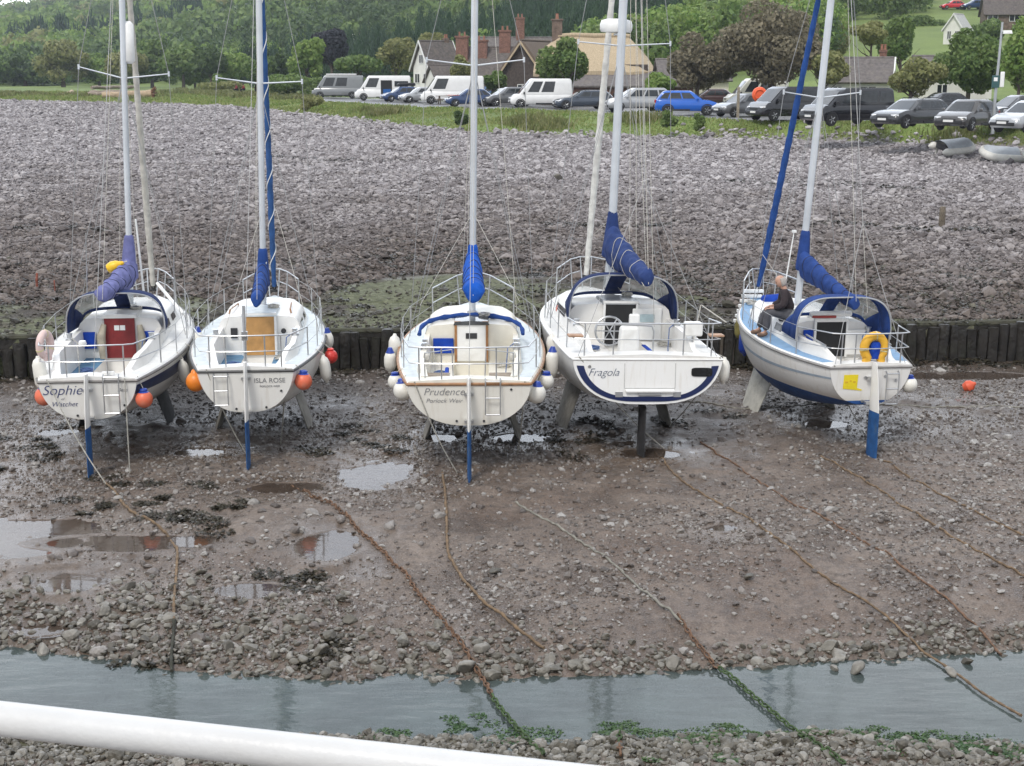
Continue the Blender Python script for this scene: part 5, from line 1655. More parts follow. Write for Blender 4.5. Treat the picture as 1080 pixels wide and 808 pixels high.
# ------------------------------------------------------------------ chains and ropes on the mud
rusty = mat("rusty_chain", (.15, .085, .05), .8, var=.5, scale=9, bs=.6)
hemp = mat("muddy_rope", (.165, .112, .066), .9, var=.4, scale=9, bs=.5)
greyrope = mat("grey_mud_rope", (.22, .21, .18), .9, var=.3, scale=9, bs=.5)
weedy = mat("weedy_rope", (.05, .085, .03), .85, var=.5, scale=9, bs=.6)
def lay(name, pix, m_, label, cat, r_=.022, chain=False, split=None, m2=None):
    P = [gpt(a, c_) for a, c_ in pix]
    pts = []
    for i in range(len(P) - 1):
        n_ = max(2, int((P[i + 1] - P[i]).length / .05))
        for k in range(n_): pts.append(P[i].lerp(P[i + 1], k / n_))
    pts.append(P[-1])
    xs = np.array([p.x for p in pts]); ys = np.array([p.y for p in pts])
    q = np.linspace(0, 1, len(pts))
    xs = xs + .05 * fbm(ys * 1.0 + 9, q * 0, .8, 3); ys = ys + .02 * fbm(xs, q * 0, 2.0, 2)
    ker = np.ones(7) / 7
    if len(xs) > 16:
        xs[3:-3] = np.convolve(xs, ker, 'valid'); ys[3:-3] = np.convolve(ys, ker, 'valid')
    zs = np.maximum(ground_h(xs, ys), WZ - .01) + r_ * .7 + .035 * np.clip((19.6 - ys) / 1.0, 0, 1)
    pts = [Vector(p) for p in zip(xs, ys, zs)]
    o0 = pts[0].copy()
    e = empty(name, o0, (0, 0, 0), label, cat)
    sp = int(len(pts) * split) if split else len(pts)
    for a, z, mm in ((0, sp, m_), (sp - 1, len(pts), m2)):
        if mm is None or z - a < 2: continue
        m = MB()
        if chain:
            i = a; k = 0
            while i < z - 1:
                c_ = pts[i] - o0; d = (pts[min(i + 1, z - 1)] - pts[i]); d = d.normalized() if d.length > 1e-6 else Vector((0, 1, 0))
                s_ = d.cross(Vector((0, 0, 1))).normalized() if k % 2 else Vector((0, 0, 1))
                lk = [c_ + d * (.055 * math.cos(t)) + s_ * (.03 * math.sin(t)) for t in np.linspace(0, 2 * math.pi, 10)]
                m.tube(lk, r_ * .45, 5, caps=False); i += 2; k += 1
        else:
            rr_ = [r_ * (1 + .22 * math.sin(i * 1.9) + .1 * math.sin(i * .7)) for i in range(a, z)]
            m.tube([p - o0 for p in pts[a:z]], rr_, 7)
        m.build("chain_links" if chain else "rope_strand", mm, e, angle=70)
    return e
lay("mooring_chain", [(308, 516), (352, 533), (385, 566), (428, 606), (455, 645), (492, 690), (515, 728), (530, 752), (552, 778), (575, 800)], rusty, "long rusty chain from below the ISLA ROSE to the water, weedy at its end", "chain", .03, True, .84, weedy)
lay("mooring_rope", [(108, 508), (138, 541), (178, 565), (187, 580), (184, 620), (183, 665), (182, 712)], hemp, "tan rope running straight down the mud at left into the channel", "rope", .022, False, .86, mat("black_weedy_rope", (.03, .03, .02), .8, var=.4))
lay("mooring_rope", [(466, 500), (472, 540), (472, 585), (486, 612), (506, 636), (540, 664), (575, 690)], hemp, "brown rope bending across the mud below the cream yacht, ending short of the water", "rope", .022)
lay("mooring_rope", [(545, 532), (590, 556), (640, 592), (690, 636), (720, 662)], greyrope, "grey rope running slantwise to join the green weedy chain", "rope", .018)
lay("mooring_chain", [(715, 655), (742, 690), (768, 715), (800, 742), (845, 780), (890, 812)], rusty, "rusty chain crossing the channel, green with weed where it leaves the water", "chain", .03, True, .3, weedy)
lay("mooring_rope", [(690, 478), (712, 502), (735, 518), (775, 540), (812, 562), (850, 596), (895, 628), (930, 650), (965, 682), (990, 700), (1030, 730), (1078, 758)], hemp, "longest brown rope on the right half of the mud, ending under water", "rope", .017)
lay("mooring_rope", [(738, 468), (760, 482), (780, 495), (830, 530), (890, 560), (940, 590), (985, 625), (1010, 648), (1035, 672), (1056, 693)], rusty, "brown rope above the longest one, reaching the water edge at far right", "rope", .017)
lay("mooring_rope", [(866, 482), (900, 502), (950, 534), (1000, 565), (1050, 594), (1095, 618)], hemp, "thin brown rope starting below the blue and white yacht's rudder", "rope", .018)
lay("mooring_rope", [(930, 486), (975, 512), (1020, 535), (1060, 556), (1095, 572)], hemp, "short brown rope nearest the right edge of the mud", "rope", .016)
lay("mooring_chain", [(655, 800), (652, 785), (658, 770)], rusty, "short weedy end of chain on the near bank under the channel", "chain", .028, True, .5, weedy)
lay("mooring_rope", [(700, 420), (790, 432), (880, 425), (960, 428), (1085, 430)], greyrope, "slack dark rope lying along the mud behind the fifth yacht", "rope", .015)

# mooring warps from the boats to the mud
def warp(boat, loc, pix, label, m_=None, r_=.011, sag=.12):
    a = boat.w(loc); c_ = gpt(*pix, .02)
    e = empty("mooring_line", c_, (0, 0, 0), label, "mooring line", "mooring lines from the sterns")
    m = MB(); pts = [a.lerp(c_, t) - Vector((0, 0, sag * math.sin(math.pi * t))) - c_ for t in np.linspace(0, 1, 14)]
    m.tube(pts, r_, 6); m.build("rope_strand", m_ or ROPEW, e)
W_ = mat("grey_warp", (.36, .35, .31), .9, var=.3, scale=20, bs=.4)
warp(b1, (-.70, -.02, b1.sheer(0) + .05), (112, 512), "mooring line from the left corner of the Sophie transom", W_)
warp(b1, (.66, -.02, b1.sheer(0) + .05), (137, 500), "mooring line dropping steeply from the right corner of the Sophie transom", W_)
warp(b2, (-.70, -.02, b2.sheer(0) + .05), (262, 484), "mooring line from the left corner of the ISLA ROSE transom", W_)
warp(b2, (.72, -.02, b2.sheer(0) + .05), (296, 470), "mooring line from the right corner of the ISLA ROSE transom", W_)
warp(b3, (-.95, -.02, b3.sheer(0) + .05), (482, 500), "mooring line from the left corner of the cream yacht", W_)
warp(b3, (.98, -.02, b3.sheer(0) + .05), (546, 480), "mooring line from the right corner of the cream yacht", W_)
warp(b4, (-1.30, -.02, b4.sheer(0) + .05), (700, 475), "mooring line crossing the left half of the largest yacht's transom", W_)
warp(b4, (1.36, -.02, b4.sheer(0) + .05), (706, 452), "mooring line crossing the right half of the largest yacht's transom", W_)
warp(b5, (-.74, -.02, b5.sheer(0) + .05), (906, 448), "mooring line down the transom of the blue and white yacht", W_)
p = b5.w(b5.px(936, 330, .6)); 
warp(b5, (.75, .3, b5.sheer(0) + .3), (978, 395), "thin line slanting from the blue and white yacht to the foot of the wall", W_, .007)
m = MB(); m.lathe([(0, -.13), (.1, -.1), (.14, 0), (.11, .09), (.05, .14), (.03, .18), (0, .19)], 14); o = m.build("small_buoy", mat("red_orange_float", (.66, .10, .04), .5, var=.15)); o.location = gpt(1021, 412, .08); o.rotation_euler = (.4, 1.0, 0)
tag(o, "small red buoy lying alone on the mud near the wall", "buoy")
# ------------------------------------------------------------------ people
SKIN = mat("skin", (.50, .29, .21), .5, var=.1, scale=20)
def skinned(name, verts, edges, radii, m_, parent, sub=2, root=0, flat=None):
    me = bpy.data.meshes.new(name); me.from_pydata([tuple(v) for v in verts], edges, [])
    o = bpy.data.objects.new(name, me); COL.objects.link(o)
    md = o.modifiers.new("skin", 'SKIN')
    md.branch_smoothing = .6
    for i, sv in enumerate(me.skin_vertices[0].data):
        r_ = radii[i]; sv.radius = r_ if hasattr(r_, '__len__') else (r_, r_); sv.use_root = (i == root)
    sb = o.modifiers.new("sub", 'SUBSURF'); sb.levels = sub; sb.render_levels = sub
    dg = bpy.context.evaluated_depsgraph_get()
    m2 = bpy.data.meshes.new_from_object(o.evaluated_get(dg)); bpy.data.objects.remove(o); bpy.data.meshes.remove(me)
    m2.materials.clear(); m2.materials.append(m_); m2.shade_smooth(); m2.name = name
    o = bpy.data.objects.new(name, m2); COL.objects.link(o)
    if parent: o.parent = parent
    return o


def person(loc, rot, label, J, top, legs, shoe, hair, hands=True, group=None, bald=False, sub=2):
    """J: joints by name in the person's own frame (x forward, y to their left, z up)"""
    e = empty("person", loc, (0, 0, rot), label, "person", group)
    V3 = {k: Vector(v) for k, v in J.items()}
    names = ['pelvis', 'belly', 'chest', 'neck', 'head0', 'head1']
    v = [V3['pelvis'], V3['belly'], V3['chest'], V3['neck'], V3['head'] + Vector((-.01, 0, -.04))]
    rr = [(.10, .08), (.10, .08), (.11, .08), .066, .07]
    ed = [(0, 1), (1, 2), (2, 3), (3, 4)]
    idx = {}
    for sd in ('l', 'r'):
        for part, base, chain, r_ in (('arm', 2, ('shoulder', 'elbow', 'wrist', 'palm'), (.038, .036, .030, .036)), ('leg', 0, ('hip', 'knee', 'ankle', 'toe'), (.06, .05, .03, .02))):
            prev = base
            for nm, q in zip(chain, r_):
                v.append(V3[nm + sd]); rr.append(q); ed.append((prev, len(v) - 1)); prev = len(v) - 1; idx[nm + sd] = prev
    body = skinned("body", v, ed, rr, SKIN, e, sub)
    if hands:
        import bmesh
        for sd, s_ in (('l', 1), ('r', -1)):
            p, w_ = V3['palm' + sd], V3['wrist' + sd]; d = (p - w_).normalized(); side = d.cross(Vector((0, 0, 1))).normalized(); dn = side.cross(d)
            fv, fe, fr = [p], [], [.02]
            for k, (off, ln_) in enumerate(((-.030, .062), (-.010, .075), (.010, .07), (.028, .055))):
                a = p + side * off + d * .03; b_ = a + d * ln_ * .55 - dn * .006; c_ = b_ + d * ln_ * .45 - dn * .022
                n0 = len(fv); fv += [a, b_, c_]; fr += [.0095, .0085, .007]; fe += [(0, n0), (n0, n0 + 1), (n0 + 1, n0 + 2)]
            a = p - d * .02 + side * (.04 * -s_); b_ = a + d * .04 + side * (.018 * -s_)
            n0 = len(fv); fv += [a, b_]; fr += [.011, .008]; fe += [(0, n0), (n0, n0 + 1)]
            h_ = skinned("hand", fv, fe, fr, SKIN, e, 1)
            bm = bmesh.new(); bm.from_mesh(body.data); bm.from_mesh(h_.data); bm.to_mesh(body.data); bm.free()
            bpy.data.objects.remove(h_)
    # face
    hd = V3['head']; fw = (V3.get('look', Vector((1, 0, 0)))).normalized(); sdv = Vector((0, 0, 1)).cross(fw).normalized(); upv = fw.cross(sdv)
    m = MB()
    for_ = [[hd + upv * (.122 * math.sin(t_)) + (fw * math.cos(a) * (.103 if math.sin(t_) > -.3 else .098) + sdv * math.sin(a) * .082) * max(.02, math.cos(t_)) ** .8 + fw * (.012 if t_ < -.6 else 0) for a in np.linspace(0, 2 * math.pi, 18, endpoint=False)] for t_ in np.linspace(-1.5, 1.5, 13)]
    m.loft(for_, True, True, True)
    m.lathe([(0, -.018), (.016, -.012), (.013, .02), (0, .035)], 8, Matrix.Translation(hd + fw * .092 - upv * .012))
    for s_ in (-1, 1): m.lathe([(0, -.03), (.014, -.02), (.016, .015), (0, .032)], 8, Matrix.Translation(hd + sdv * .086 * s_ - upv * .01 - fw * .008))
    import bmesh
    t_ = m.build("features", SKIN, None)
    bm = bmesh.new(); bm.from_mesh(body.data); bm.from_mesh(t_.data); bm.to_mesh(body.data); bm.free(); bpy.data.objects.remove(t_)
    m = MB()
    for s_ in (-1, 1): m.lathe([(0, -.008), (.011, 0), (0, .008)], 8, Matrix.Translation(hd + fw * .088 + sdv * .032 * s_ + upv * .018))
    m.tube([hd + fw * .088 - upv * .05 - sdv * .022, hd + fw * .094 - upv * .052, hd + fw * .088 - upv * .05 + sdv * .022], .005, 5)
    m.build("eyes_and_mouth", DARK, e)
    m = MB(); secs = []
    t0_, t1_ = (-.75, 1.5) if not bald else (-.75, .62)
    for t_ in np.linspace(t0_, t1_, 9):
        sp = (2.2 if t_ < .3 else 2.75) if not bald else 1.75
        secs.append([hd + upv * (.128 * math.sin(t_)) - fw * .006 + (-fw * math.cos(a) * .111 + sdv * math.sin(a) * .09) * max(.02, math.cos(t_)) ** .8 for a in np.linspace(-sp, sp, 16)])
    m.loft(secs, closed=False); ho = m.build("hair", hair, e, angle=80)
    so = ho.modifiers.new("thick", 'SOLIDIFY'); so.thickness = .012; so.offset = 1
    # clothes
    jv = [V3['pelvis'] + Vector((0, 0, .02)), V3['belly'], V3['chest'], V3['neck'] - Vector((0, 0, .03))]; jr = [(.185, .15), (.20, .16), (.225, .165), .088]; je = [(0, 1), (1, 2), (2, 3)]
    for sd in ('l', 'r'):
        n0 = len(jv); w_ = V3['elbow' + sd].lerp(V3['wrist' + sd], .93)
        jv += [V3['shoulder' + sd], V3['elbow' + sd], w_]; jr += [.105, .085, .064]; je += [(2, n0), (n0, n0 + 1), (n0 + 1, n0 + 2)]
    skinned("jacket", jv, je, jr, top, e, sub)
    tv = [V3['pelvis']]; tr_ = [(.17, .14)]; te = []
    for sd in ('l', 'r'):
        n0 = len(tv); tv += [V3['hip' + sd], V3['knee' + sd], V3['knee' + sd].lerp(V3['ankle' + sd], .92)]; tr_ += [.13, .10, .08]; te += [(0, n0), (n0, n0 + 1), (n0 + 1, n0 + 2)]
    skinned("trousers", tv, te, tr_, legs, e, sub)
    for sd in ('l', 'r'):
        a, t_ = V3['ankle' + sd], V3['toe' + sd]; d = (t_ - a); d.z = 0; d.normalize()
        skinned("shoe", [a + Vector((0, 0, .01)), a - Vector((0, 0, .05)) - d * .03, t_ + Vector((0, 0, .0))], [(0, 1), (1, 2)], [.056, .056, .05], shoe, e, 1)
    return e


JACK = canvas("dark_plum_jacket", (.042, .033, .036)); TRO = canvas("grey_trousers", (.085, .085, .095)); SHOE = mat("brown_suede", (.16, .10, .07), .9, var=.2)
GREYH = mat("grey_hair", (.42, .38, .35), .8, var=.2, scale=40)
hipw = on_z(832, 335.5, b5.w((0, b5.L * .62, b5.zr)).z - .05)
hl = b5.l(hipw)
print("man hip local", hl)
SITM = dict(pelvis=(0, 0, .11), belly=(.03, 0, .27), chest=(.08, 0, .46), neck=(.135, 0, .625), head=(.20, 0, .745), look=(1, .15, -.35),
            shoulderl=(.10, .185, .545), elbowl=(.15, .24, .29), wristl=(.34, .14, .225), palml=(.41, .12, .215), shoulderr=(.10, -.185, .545), elbowr=(.14, -.25, .29), wristr=(.33, -.13, .225), palmr=(.40, -.11, .215),
            hipl=(.03, .09, .09), kneel=(.43, .13, .14), anklel=(.48, .14, -.27), toel=(.65, .16, -.325), hipr=(.03, -.09, .09), kneer=(.44, -.12, .14), ankler=(.58, -.13, -.26), toer=(.75, -.14, -.32))
person(hipw, b5.h + math.pi - .25, "older man in dark jacket and grey trousers sitting on a yacht's cabin", SITM, JACK, TRO, SHOE, GREYH, bald=True)
STAND = dict(pelvis=(0, 0, .92), belly=(.01, 0, 1.08), chest=(.0, 0, 1.30), neck=(.01, 0, 1.47), head=(.03, 0, 1.60), look=(1, 0, -.1),
             shoulderl=(0, .18, 1.39), elbowl=(-.02, .25, 1.12), wristl=(.10, .24, .90), palml=(.13, .23, .83), shoulderr=(0, -.18, 1.39), elbowr=(-.02, -.25, 1.12), wristr=(.10, -.24, .90), palmr=(.13, -.23, .83),
             hipl=(0, .09, .88), kneel=(.03, .10, .48), anklel=(-.02, .11, .09), toel=(.14, .12, .04), hipr=(0, -.09, .88), kneer=(.03, -.10, .48), ankler=(-.02, -.11, .09), toer=(.14, -.12, .04))
BROWNH = mat("brown_hair", (.08, .05, .03), .8, var=.2, scale=40)
MAROON = canvas("maroon_jacket", (.20, .02, .035)); DKBLUE = canvas("dark_blue_fleece", (.02, .035, .14)); BEIGE = canvas("beige_shirt", (.30, .24, .18)); BLK = canvas("black_coat", (.018, .018, .02))
def at_ground(px, py, z=None):
    p = gpt(px, py); return p
def stand(px, py, rot, label, top, legs, hair=BROWNH, J=STAND, dz=0.0):
    p = at_ground(px, py); p.z += dz
    return person(p, rot, label, J, top, legs, BLK, hair, hands=False, sub=1)
stand(386, 103.2, math.pi * .5, "person in beige top standing by the open side door of the white van", BEIGE, TRO)
stand(379, 103.6, math.pi, "person in dark blue bending at the front of the open white van", DKBLUE, DKBLUE, J={**STAND, 'chest': (.2, 0, 1.22), 'neck': (.3, 0, 1.34), 'head': (.38, 0, 1.44), 'belly': (.08, 0, 1.06), 'shoulderl': (.22, .18, 1.3), 'shoulderr': (.22, -.18, 1.3), 'elbowl': (.3, .22, 1.05), 'elbowr': (.3, -.22, 1.05), 'wristl': (.42, .16, .9), 'wristr': (.42, -.16, .9), 'palml': (.47, .15, .85), 'palmr': (.47, -.15, .85)})
SITF = {k: Vector(v) + Vector((0, 0, .34)) for k, v in SITM.items() if k != 'look'}; SITF['look'] = (1, 0, -.1)
stand(250.5, 99.6, 3.6, "person in maroon jacket sitting on the grass bank at far left", MAROON, BLK, J=SITF, dz=.2)
stand(258, 99.6, 3.4, "second person in red sitting close behind the one in maroon", canvas("red_jacket", (.26, .02, .03)), BLK, J=SITF, dz=.2)
stand(270, 100.5, 3.2, "dark figure standing on the grass beside the mast of the ISLA ROSE", BLK, BLK)
# ------------------------------------------------------------------ vehicles
def paint(name, c, rough=.25, metal=0.0):
    m_ = mat("paint_" + name, c, rough, metal, var=.05, scale=2, dirt=tuple(x * .6 + .05 for x in c), dirt_amt=.25)
    m_.node_tree.nodes['Principled BSDF'].inputs['Coat Weight'].default_value = .5
    return m_
GLASS = glass_mat("car_glass", (.022, .026, .03), .04)
TYRE = mat("tyre", (.02, .02, .021), .85, var=.2); RIM = mat("alloy_rim", (.32, .33, .34), .35, metal=.6, var=.1); TRIM = mat("black_trim", (.018, .018, .02), .55, var=.15)
LAMP = mat("headlamp", (.72, .74, .76), .08, var=.05); TAIL = mat("tail_lamp", (.38, .012, .012), .2, var=.1); PLATE = mat("number_plate", (.75, .75, .72), .5, var=.03); PLATEY = mat("rear_plate", (.72, .52, .06), .5, var=.03)

KINDS = {   # L, W, H, sill, belt, bonnet end (from front), screen top, roof end, rear base, wheelbase, nose z, bonnet z
    'hatch': (4.1, 1.76, 1.48, .24, .93, 1.15, 1.85, 3.35, 4.0, 2.55, .62, .92, .31),
    'suv': (4.3, 1.82, 1.62, .30, 1.05, 1.15, 1.85, 3.75, 4.22, 2.62, .74, 1.02, .35),
    'estate': (4.7, 1.84, 1.46, .22, .94, 1.35, 2.10, 4.05, 4.62, 2.8, .64, .93, .33),
    'mpv': (4.8, 1.90, 1.72, .28, 1.05, 1.05, 1.95, 4.4, 4.74, 2.9, .72, 1.02, .34),
    'van': (5.2, 1.95, 1.98, .28, 1.12, .78, 1.62, 5.05, 5.17, 3.2, .78, 1.12, .34),
    'hivan': (5.2, 1.95, 2.35, .28, 1.12, .78, 1.72, 5.05, 5.17, 3.2, .78, 1.12, .34),
    'bigvan': (5.95, 2.05, 2.55, .30, 1.20, .62, 1.45, 5.85, 5.92, 3.6, .82, 1.16, .36)}


def vehicle(name, label, cat, kind, px, py, heading, col, side='all', roofbox=None, rails=False, rim=RIM, plate=True, z=None, group="vehicles parked behind the grass bank", scale=1.0, popup=None, low_trim=True):
    L_, W, H, sill, belt, bx, sx, rx, ex, wb_, nz, bz, wr = KINDS[kind]
    p = on_z(px, py, 4.28) if z is None else gpt(px, py)
    e = empty(name, p, (0, 0, math.radians(heading)), label, cat, group)
    if scale != 1: e.scale = (scale,) * 3
    h2 = L_ / 2; hw = W / 2
    X = lambda d: h2 - d         # d metres back from the nose
    # lower body
    st = [(0, nz * .82, .80), (.05, nz, .90), (.22, nz + .10, .97), (bx * .55, bz - .04, 1.0), (bx, bz, 1.0), (bx + .05, belt, 1.0), ((bx + ex) / 2, belt, 1.0), (ex - .5, belt + .01, .995), (ex - .02, belt, .96), (L_ - .02, belt * .82, .93), (L_, belt * .62, .90)]
    m = MB(); secs = []
    for d, zt, w_ in st:
        k = hw * w_; zb = sill + (.10 if d < .1 or d > L_ - .05 else 0)
        secs.append([Vector((X(d), y, z_)) for y, z_ in ((-k * .90, zb), (-k * .985, zb + .10), (-k, zb + (zt - zb) * .5), (-k * .975, zt - .10), (-k * .90, zt - .005), (-k * .5, zt + .02), (k * .5, zt + .02), (k * .90, zt - .005), (k * .975, zt - .10), (k, zb + (zt - zb) * .5), (k * .985, zb + .10), (k * .90, zb))])
    m.loft(secs, True, True, True)
    van = kind in ('van', 'hivan', 'bigvan')
    tum = .90 if van else .76
    # cabin: windscreen, roof, tail
    b0, b1_, r0, r1 = X(bx - .08), X(ex), X(sx), X(rx)
    kb, kr = hw * .945, hw * tum
    def lvl(t):
        zz = belt - .02 + (H - belt - .02) * t
        q = t ** 1.0
        xa = b0 + (r0 - b0) * q; xb = b1_ + (r1 - b1_) * (t ** 1.3); k = kb + (kr - kb) * (t ** 1.4)
        return xa, xb, k, zz
    secs = []
    for t in (0, .33, .66, .90, 1.0):
        xa, xb, k, zz = lvl(t)
        if t == 1.0: xa, xb, k, zz = xa - .10, xb + .10, k - .09, H
        c_ = .10
        secs.append([Vector((x, y, zz)) for x, y in ((xa, -k + c_ * 2.4), (xa - c_, -k + .02), (xa - .4, -k), (xb + .3, -k), (xb + c_, -k + .02), (xb, -k + c_ * 1.5), (xb, k - c_ * 1.5), (xb + c_, k - .02), (xb + .3, k), (xa - .4, k), (xa - c_, k - .02), (xa, k - c_ * 2.4))])
    m.loft(secs, True, False, True)
    body = m.build("body", col, e, angle=38)
    # glass
    def pane(nm, f, t0=.10, t1=.84, par=None):
        m = MB(); m.loft([[f(t, s_) for s_ in (0, .5, 1)] for t in np.linspace(t0, t1, 4)], closed=False); o = m.build(nm, GLASS, par or body); return o
    def f_screen(t, s_):
        xa, xb, k, zz = lvl(t); k -= .20; return Vector((xa + .012 + .02 * (1 - (2 * s_ - 1) ** 2), -k + 2 * k * s_, zz + .004))
    pane("windscreen", f_screen, .04, .88)
    def f_rear(t, s_):
        xa, xb, k, zz = lvl(t); k -= .20; return Vector((xb - .012, -k + 2 * k * s_, zz + .004))
    pane("rear_window", f_rear, .15, .80)
    spans = {'all': [(.30, .55), (.58, .80), (.83, .95)] if not van else [(.26, .46), (.49, .72), (.75, .95)], 'front': [(.22, .40)], 'half': [(.24, .42), (.46, .66)]}[side]
    if not van: spans = [(.22, .46), (.49, .74), (.77, .93)]
    for sd in (-1, 1):
        for a, b_ in spans:
            def f_side(t, s_, a=a, b_=b_, sd=sd):
                xa, xb, k, zz = lvl(t); xa0 = xa - .25 - .25 * (1 - t); xb0 = xb + .14
                g = (a - .22) / .73 + s_ * (b_ - a) / .73
                return Vector((xa0 + (xb0 - xa0) * g, sd * (k + .006), zz))
            pane("side_window", f_side, .14, .84)
    # wheels
    for sx_ in (1, -1):
        for sd in (-1, 1):
            wx = X(.82 if sx_ > 0 else .82 + wb_) if not kind == 'bigvan' else X(.95 if sx_ > 0 else .95 + wb_)
            M_ = Matrix.Translation((wx, sd * (hw - .10), wr)) @ Matrix.Rotation(sd * -math.pi / 2, 4, 'X')
            m = MB(); m.lathe([(wr * .62, -.10), (wr * .9, -.10), (wr, -.06), (wr, .07), (wr * .92, .105), (wr * .64, .11)], 22, M_); w_o = m.build("wheel", TYRE, e, angle=40)
            m = MB(); m.lathe([(0, .10), (wr * .16, .105), (wr * .2, .085), (wr * .56, .09), (wr * .66, .108)], 22, M_)
            for q in range(5):
                a = q * 2 * math.pi / 5; m.tube([M_ @ Vector((wr * .12 * math.cos(a), wr * .12 * math.sin(a), .105)), M_ @ Vector((wr * .6 * math.cos(a), wr * .6 * math.sin(a), .105))], .03, 5)
            m.build("rim", rim, w_o, angle=40)
            m = MB(); m.loft([[Vector((wx + r_ * math.cos(a), sd * (hw + .004 + (.012 if r_ > wr * 1.1 else 0)), max(sill - .02, wr + r_ * math.sin(a)))) for a in np.linspace(0, math.pi, 15)] for r_ in (wr * 1.0, wr * 1.12, wr * 1.20)], closed=False)
            m.build("wheel_arch", TRIM, body)
    # face and tail
    m = MB(); m.box((X(.0) + .0, 0, sill + .18), (.07, W * .78, .16)); m.box((X(.03), 0, nz - .09), (.06, W * .42, .13)); m.build("grille", TRIM, body, smooth=False, bevel=.015)
    for sd in (-1, 1):
        m = MB(); c_ = Vector((X(.11), sd * hw * .72, nz - .0))
        m.loft([[c_ + Vector((.07 - .13 * abs(y) * 1.2 - .12 * max(0, y * sd) / .2, y, z_)) for y in np.linspace(-.20, .20, 5)] for z_ in (-.08, -.01, .07)], closed=False); o = m.build("headlight", LAMP, e)
        so = o.modifiers.new("thick", 'SOLIDIFY'); so.thickness = .06
        m = MB(); m.box((X(L_ - .03), sd * hw * .80, belt * .88), (.08, .20, .2 if not van else .36)); m.build("tail_light", TAIL, e, smooth=False, bevel=.02)
        m = MB(); m.box((X(bx + .32), sd * (hw + .09), belt + .07), (.12, .18, .14 if not van else .22), taper=(.7, .9)); m.build("wing_mirror", col if not van else TRIM, e, smooth=False, bevel=.03)
        m = MB(); m.box((X((bx + ex) / 2 + .1), sd * (hw - .005), sill + .06), (wb_ * .62, .03, .12)); m.build("sill_trim", TRIM, body, smooth=False, bevel=.01)
    if plate:
        m = MB(); m.box((X(-.045), 0, sill + .25), (.012, .52, .11)); m.build("number_plate", PLATE, body, smooth=False)
    m = MB(); m.box((X(L_ + .006), 0, belt * .72), (.012, .52, .11)); m.build("number_plate", PLATEY, body, smooth=False)
    if roofbox:
        m = MB(); m.loft([[Vector((X((sx + rx) / 2) + x, y * k, H + .14 + z_ * k)) for y, z_ in ((-.36, 0), (-.40, .12), (-.3, .24), (.3, .24), (.40, .12), (.36, 0), (.3, -.08), (-.3, -.08))] for x, k in ((.95, .35), (.75, .9), (0, 1), (-.8, 1), (-.92, .6))], True, True, True); m.build("roof_box", roofbox, e, angle=40)
    if rails:
        for sd in (-1, 1):
            m = MB(); m.tube([(r0 - .25, sd * (kr - .06), H - .01), (r0 - .4, sd * (kr - .06), H + .06), (r1 + .4, sd * (kr - .06), H + .06), (r1 + .25, sd * (kr - .06), H - .01)], .02, 6); m.build("roof_rail", TRIM, e)
    return e, body, lvl, X


WHT = paint("white", (.78, .78, .77)); BLK_ = paint("black", (.010, .010, .013), .16); SLV = paint("silver", (.40, .41, .42), .3, .4); GRY = paint("grey", (.13, .135, .14), .28, .3); DBL = paint("blue_grey", (.055, .07, .095), .25, .3)
BLU = paint("bright_blue", (.006, .11, .52), .22); NVY = paint("dark_blue", (.02, .05, .14), .25); CAMG = paint("camper_grey", (.22, .23, .235), .3, .3); REDC = paint("red", (.62, .02, .03), .25); CHAR = paint("charcoal", (.035, .037, .04), .22); CREAMV = paint("cream", (.66, .65, .58), .35)
# left to right along the bank
e, body, lvl, X = vehicle("camper_van", "grey camper van with small square side window, leftmost in the row", "van", 'bigvan', 357, 103.8, 184, CAMG, 'half', scale=1.0)
m = MB(); m.box((-.4, 0, 2.66), (3.4, 1.3, .18)); m.build("roof_rack", mat("rack_white", (.6, .6, .6), .5), e, smooth=False, bevel=.05)
e, body, lvl, X = vehicle("white_van", "white van with its side door slid open on a blue interior", "van", 'bigvan', 404, 106, 186, WHT, 'front')
for sd in (1,):
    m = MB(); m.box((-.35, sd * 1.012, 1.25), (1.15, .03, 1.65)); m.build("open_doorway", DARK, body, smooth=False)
    m = MB(); m.box((-.40, sd * 1.02, .80), (.8, .05, .75)); m.build("blue_bedding", canvas("blue_bedding", (.03, .12, .36)), body, smooth=False, bevel=.03)
    m = MB(); m.box((-1.9, sd * 1.005, 1.72), (1.4, .02, .55)); m.build("rear_side_window", GLASS, body, smooth=False, bevel=.008)
vehicle("parked_car", "dark blue car carrying a flat black roof box beside the open white van", "car", 'hatch', 423, 107.4, 200, NVY, roofbox=TRIM)
vehicle("parked_car", "pale silver hatchback in front of the long white panel van", "car", 'hatch', 443, 108.3, 196, SLV)
vehicle("white_van", "white van roof showing behind the dark blue car's roof box", "van", 'van', 449, 101.0, 180, WHT, 'front')
vehicle("panel_van", "long high white panel van without side windows, behind the mast of the cream yacht", "van", 'bigvan', 477, 109.6, 186, WHT, 'front')
e, body, lvl, X = vehicle("parked_car", "low blue car with red bonnet half hidden behind the cream yacht's mast", "car", 'hatch', 494, 112.4, 190, NVY)
m = MB(); m.box((1.35, 0, .96), (1.0, 1.4, .03)); m.build("bonnet", REDC, body, smooth=False, bevel=.01)
vehicle("parked_car", "mid-blue car seen behind the silver estate's nose", "car", 'hatch', 513, 106.5, 188, paint("mid_blue", (.04, .12, .27)))
vehicle("parked_car", "silver estate just right of the cream yacht's mast", "car", 'estate', 529, 110.6, 192, SLV, rails=True)
vehicle("parked_car", "dark grey off-roader between silver estate and white high-roof camper", "car", 'suv', 536, 112.4, 196, GRY)
vehicle("camper_van", "white high-roof camper with dark side windows near the tree and thatched house", "van", 'hivan', 570, 113.6, 187, WHT, 'half')
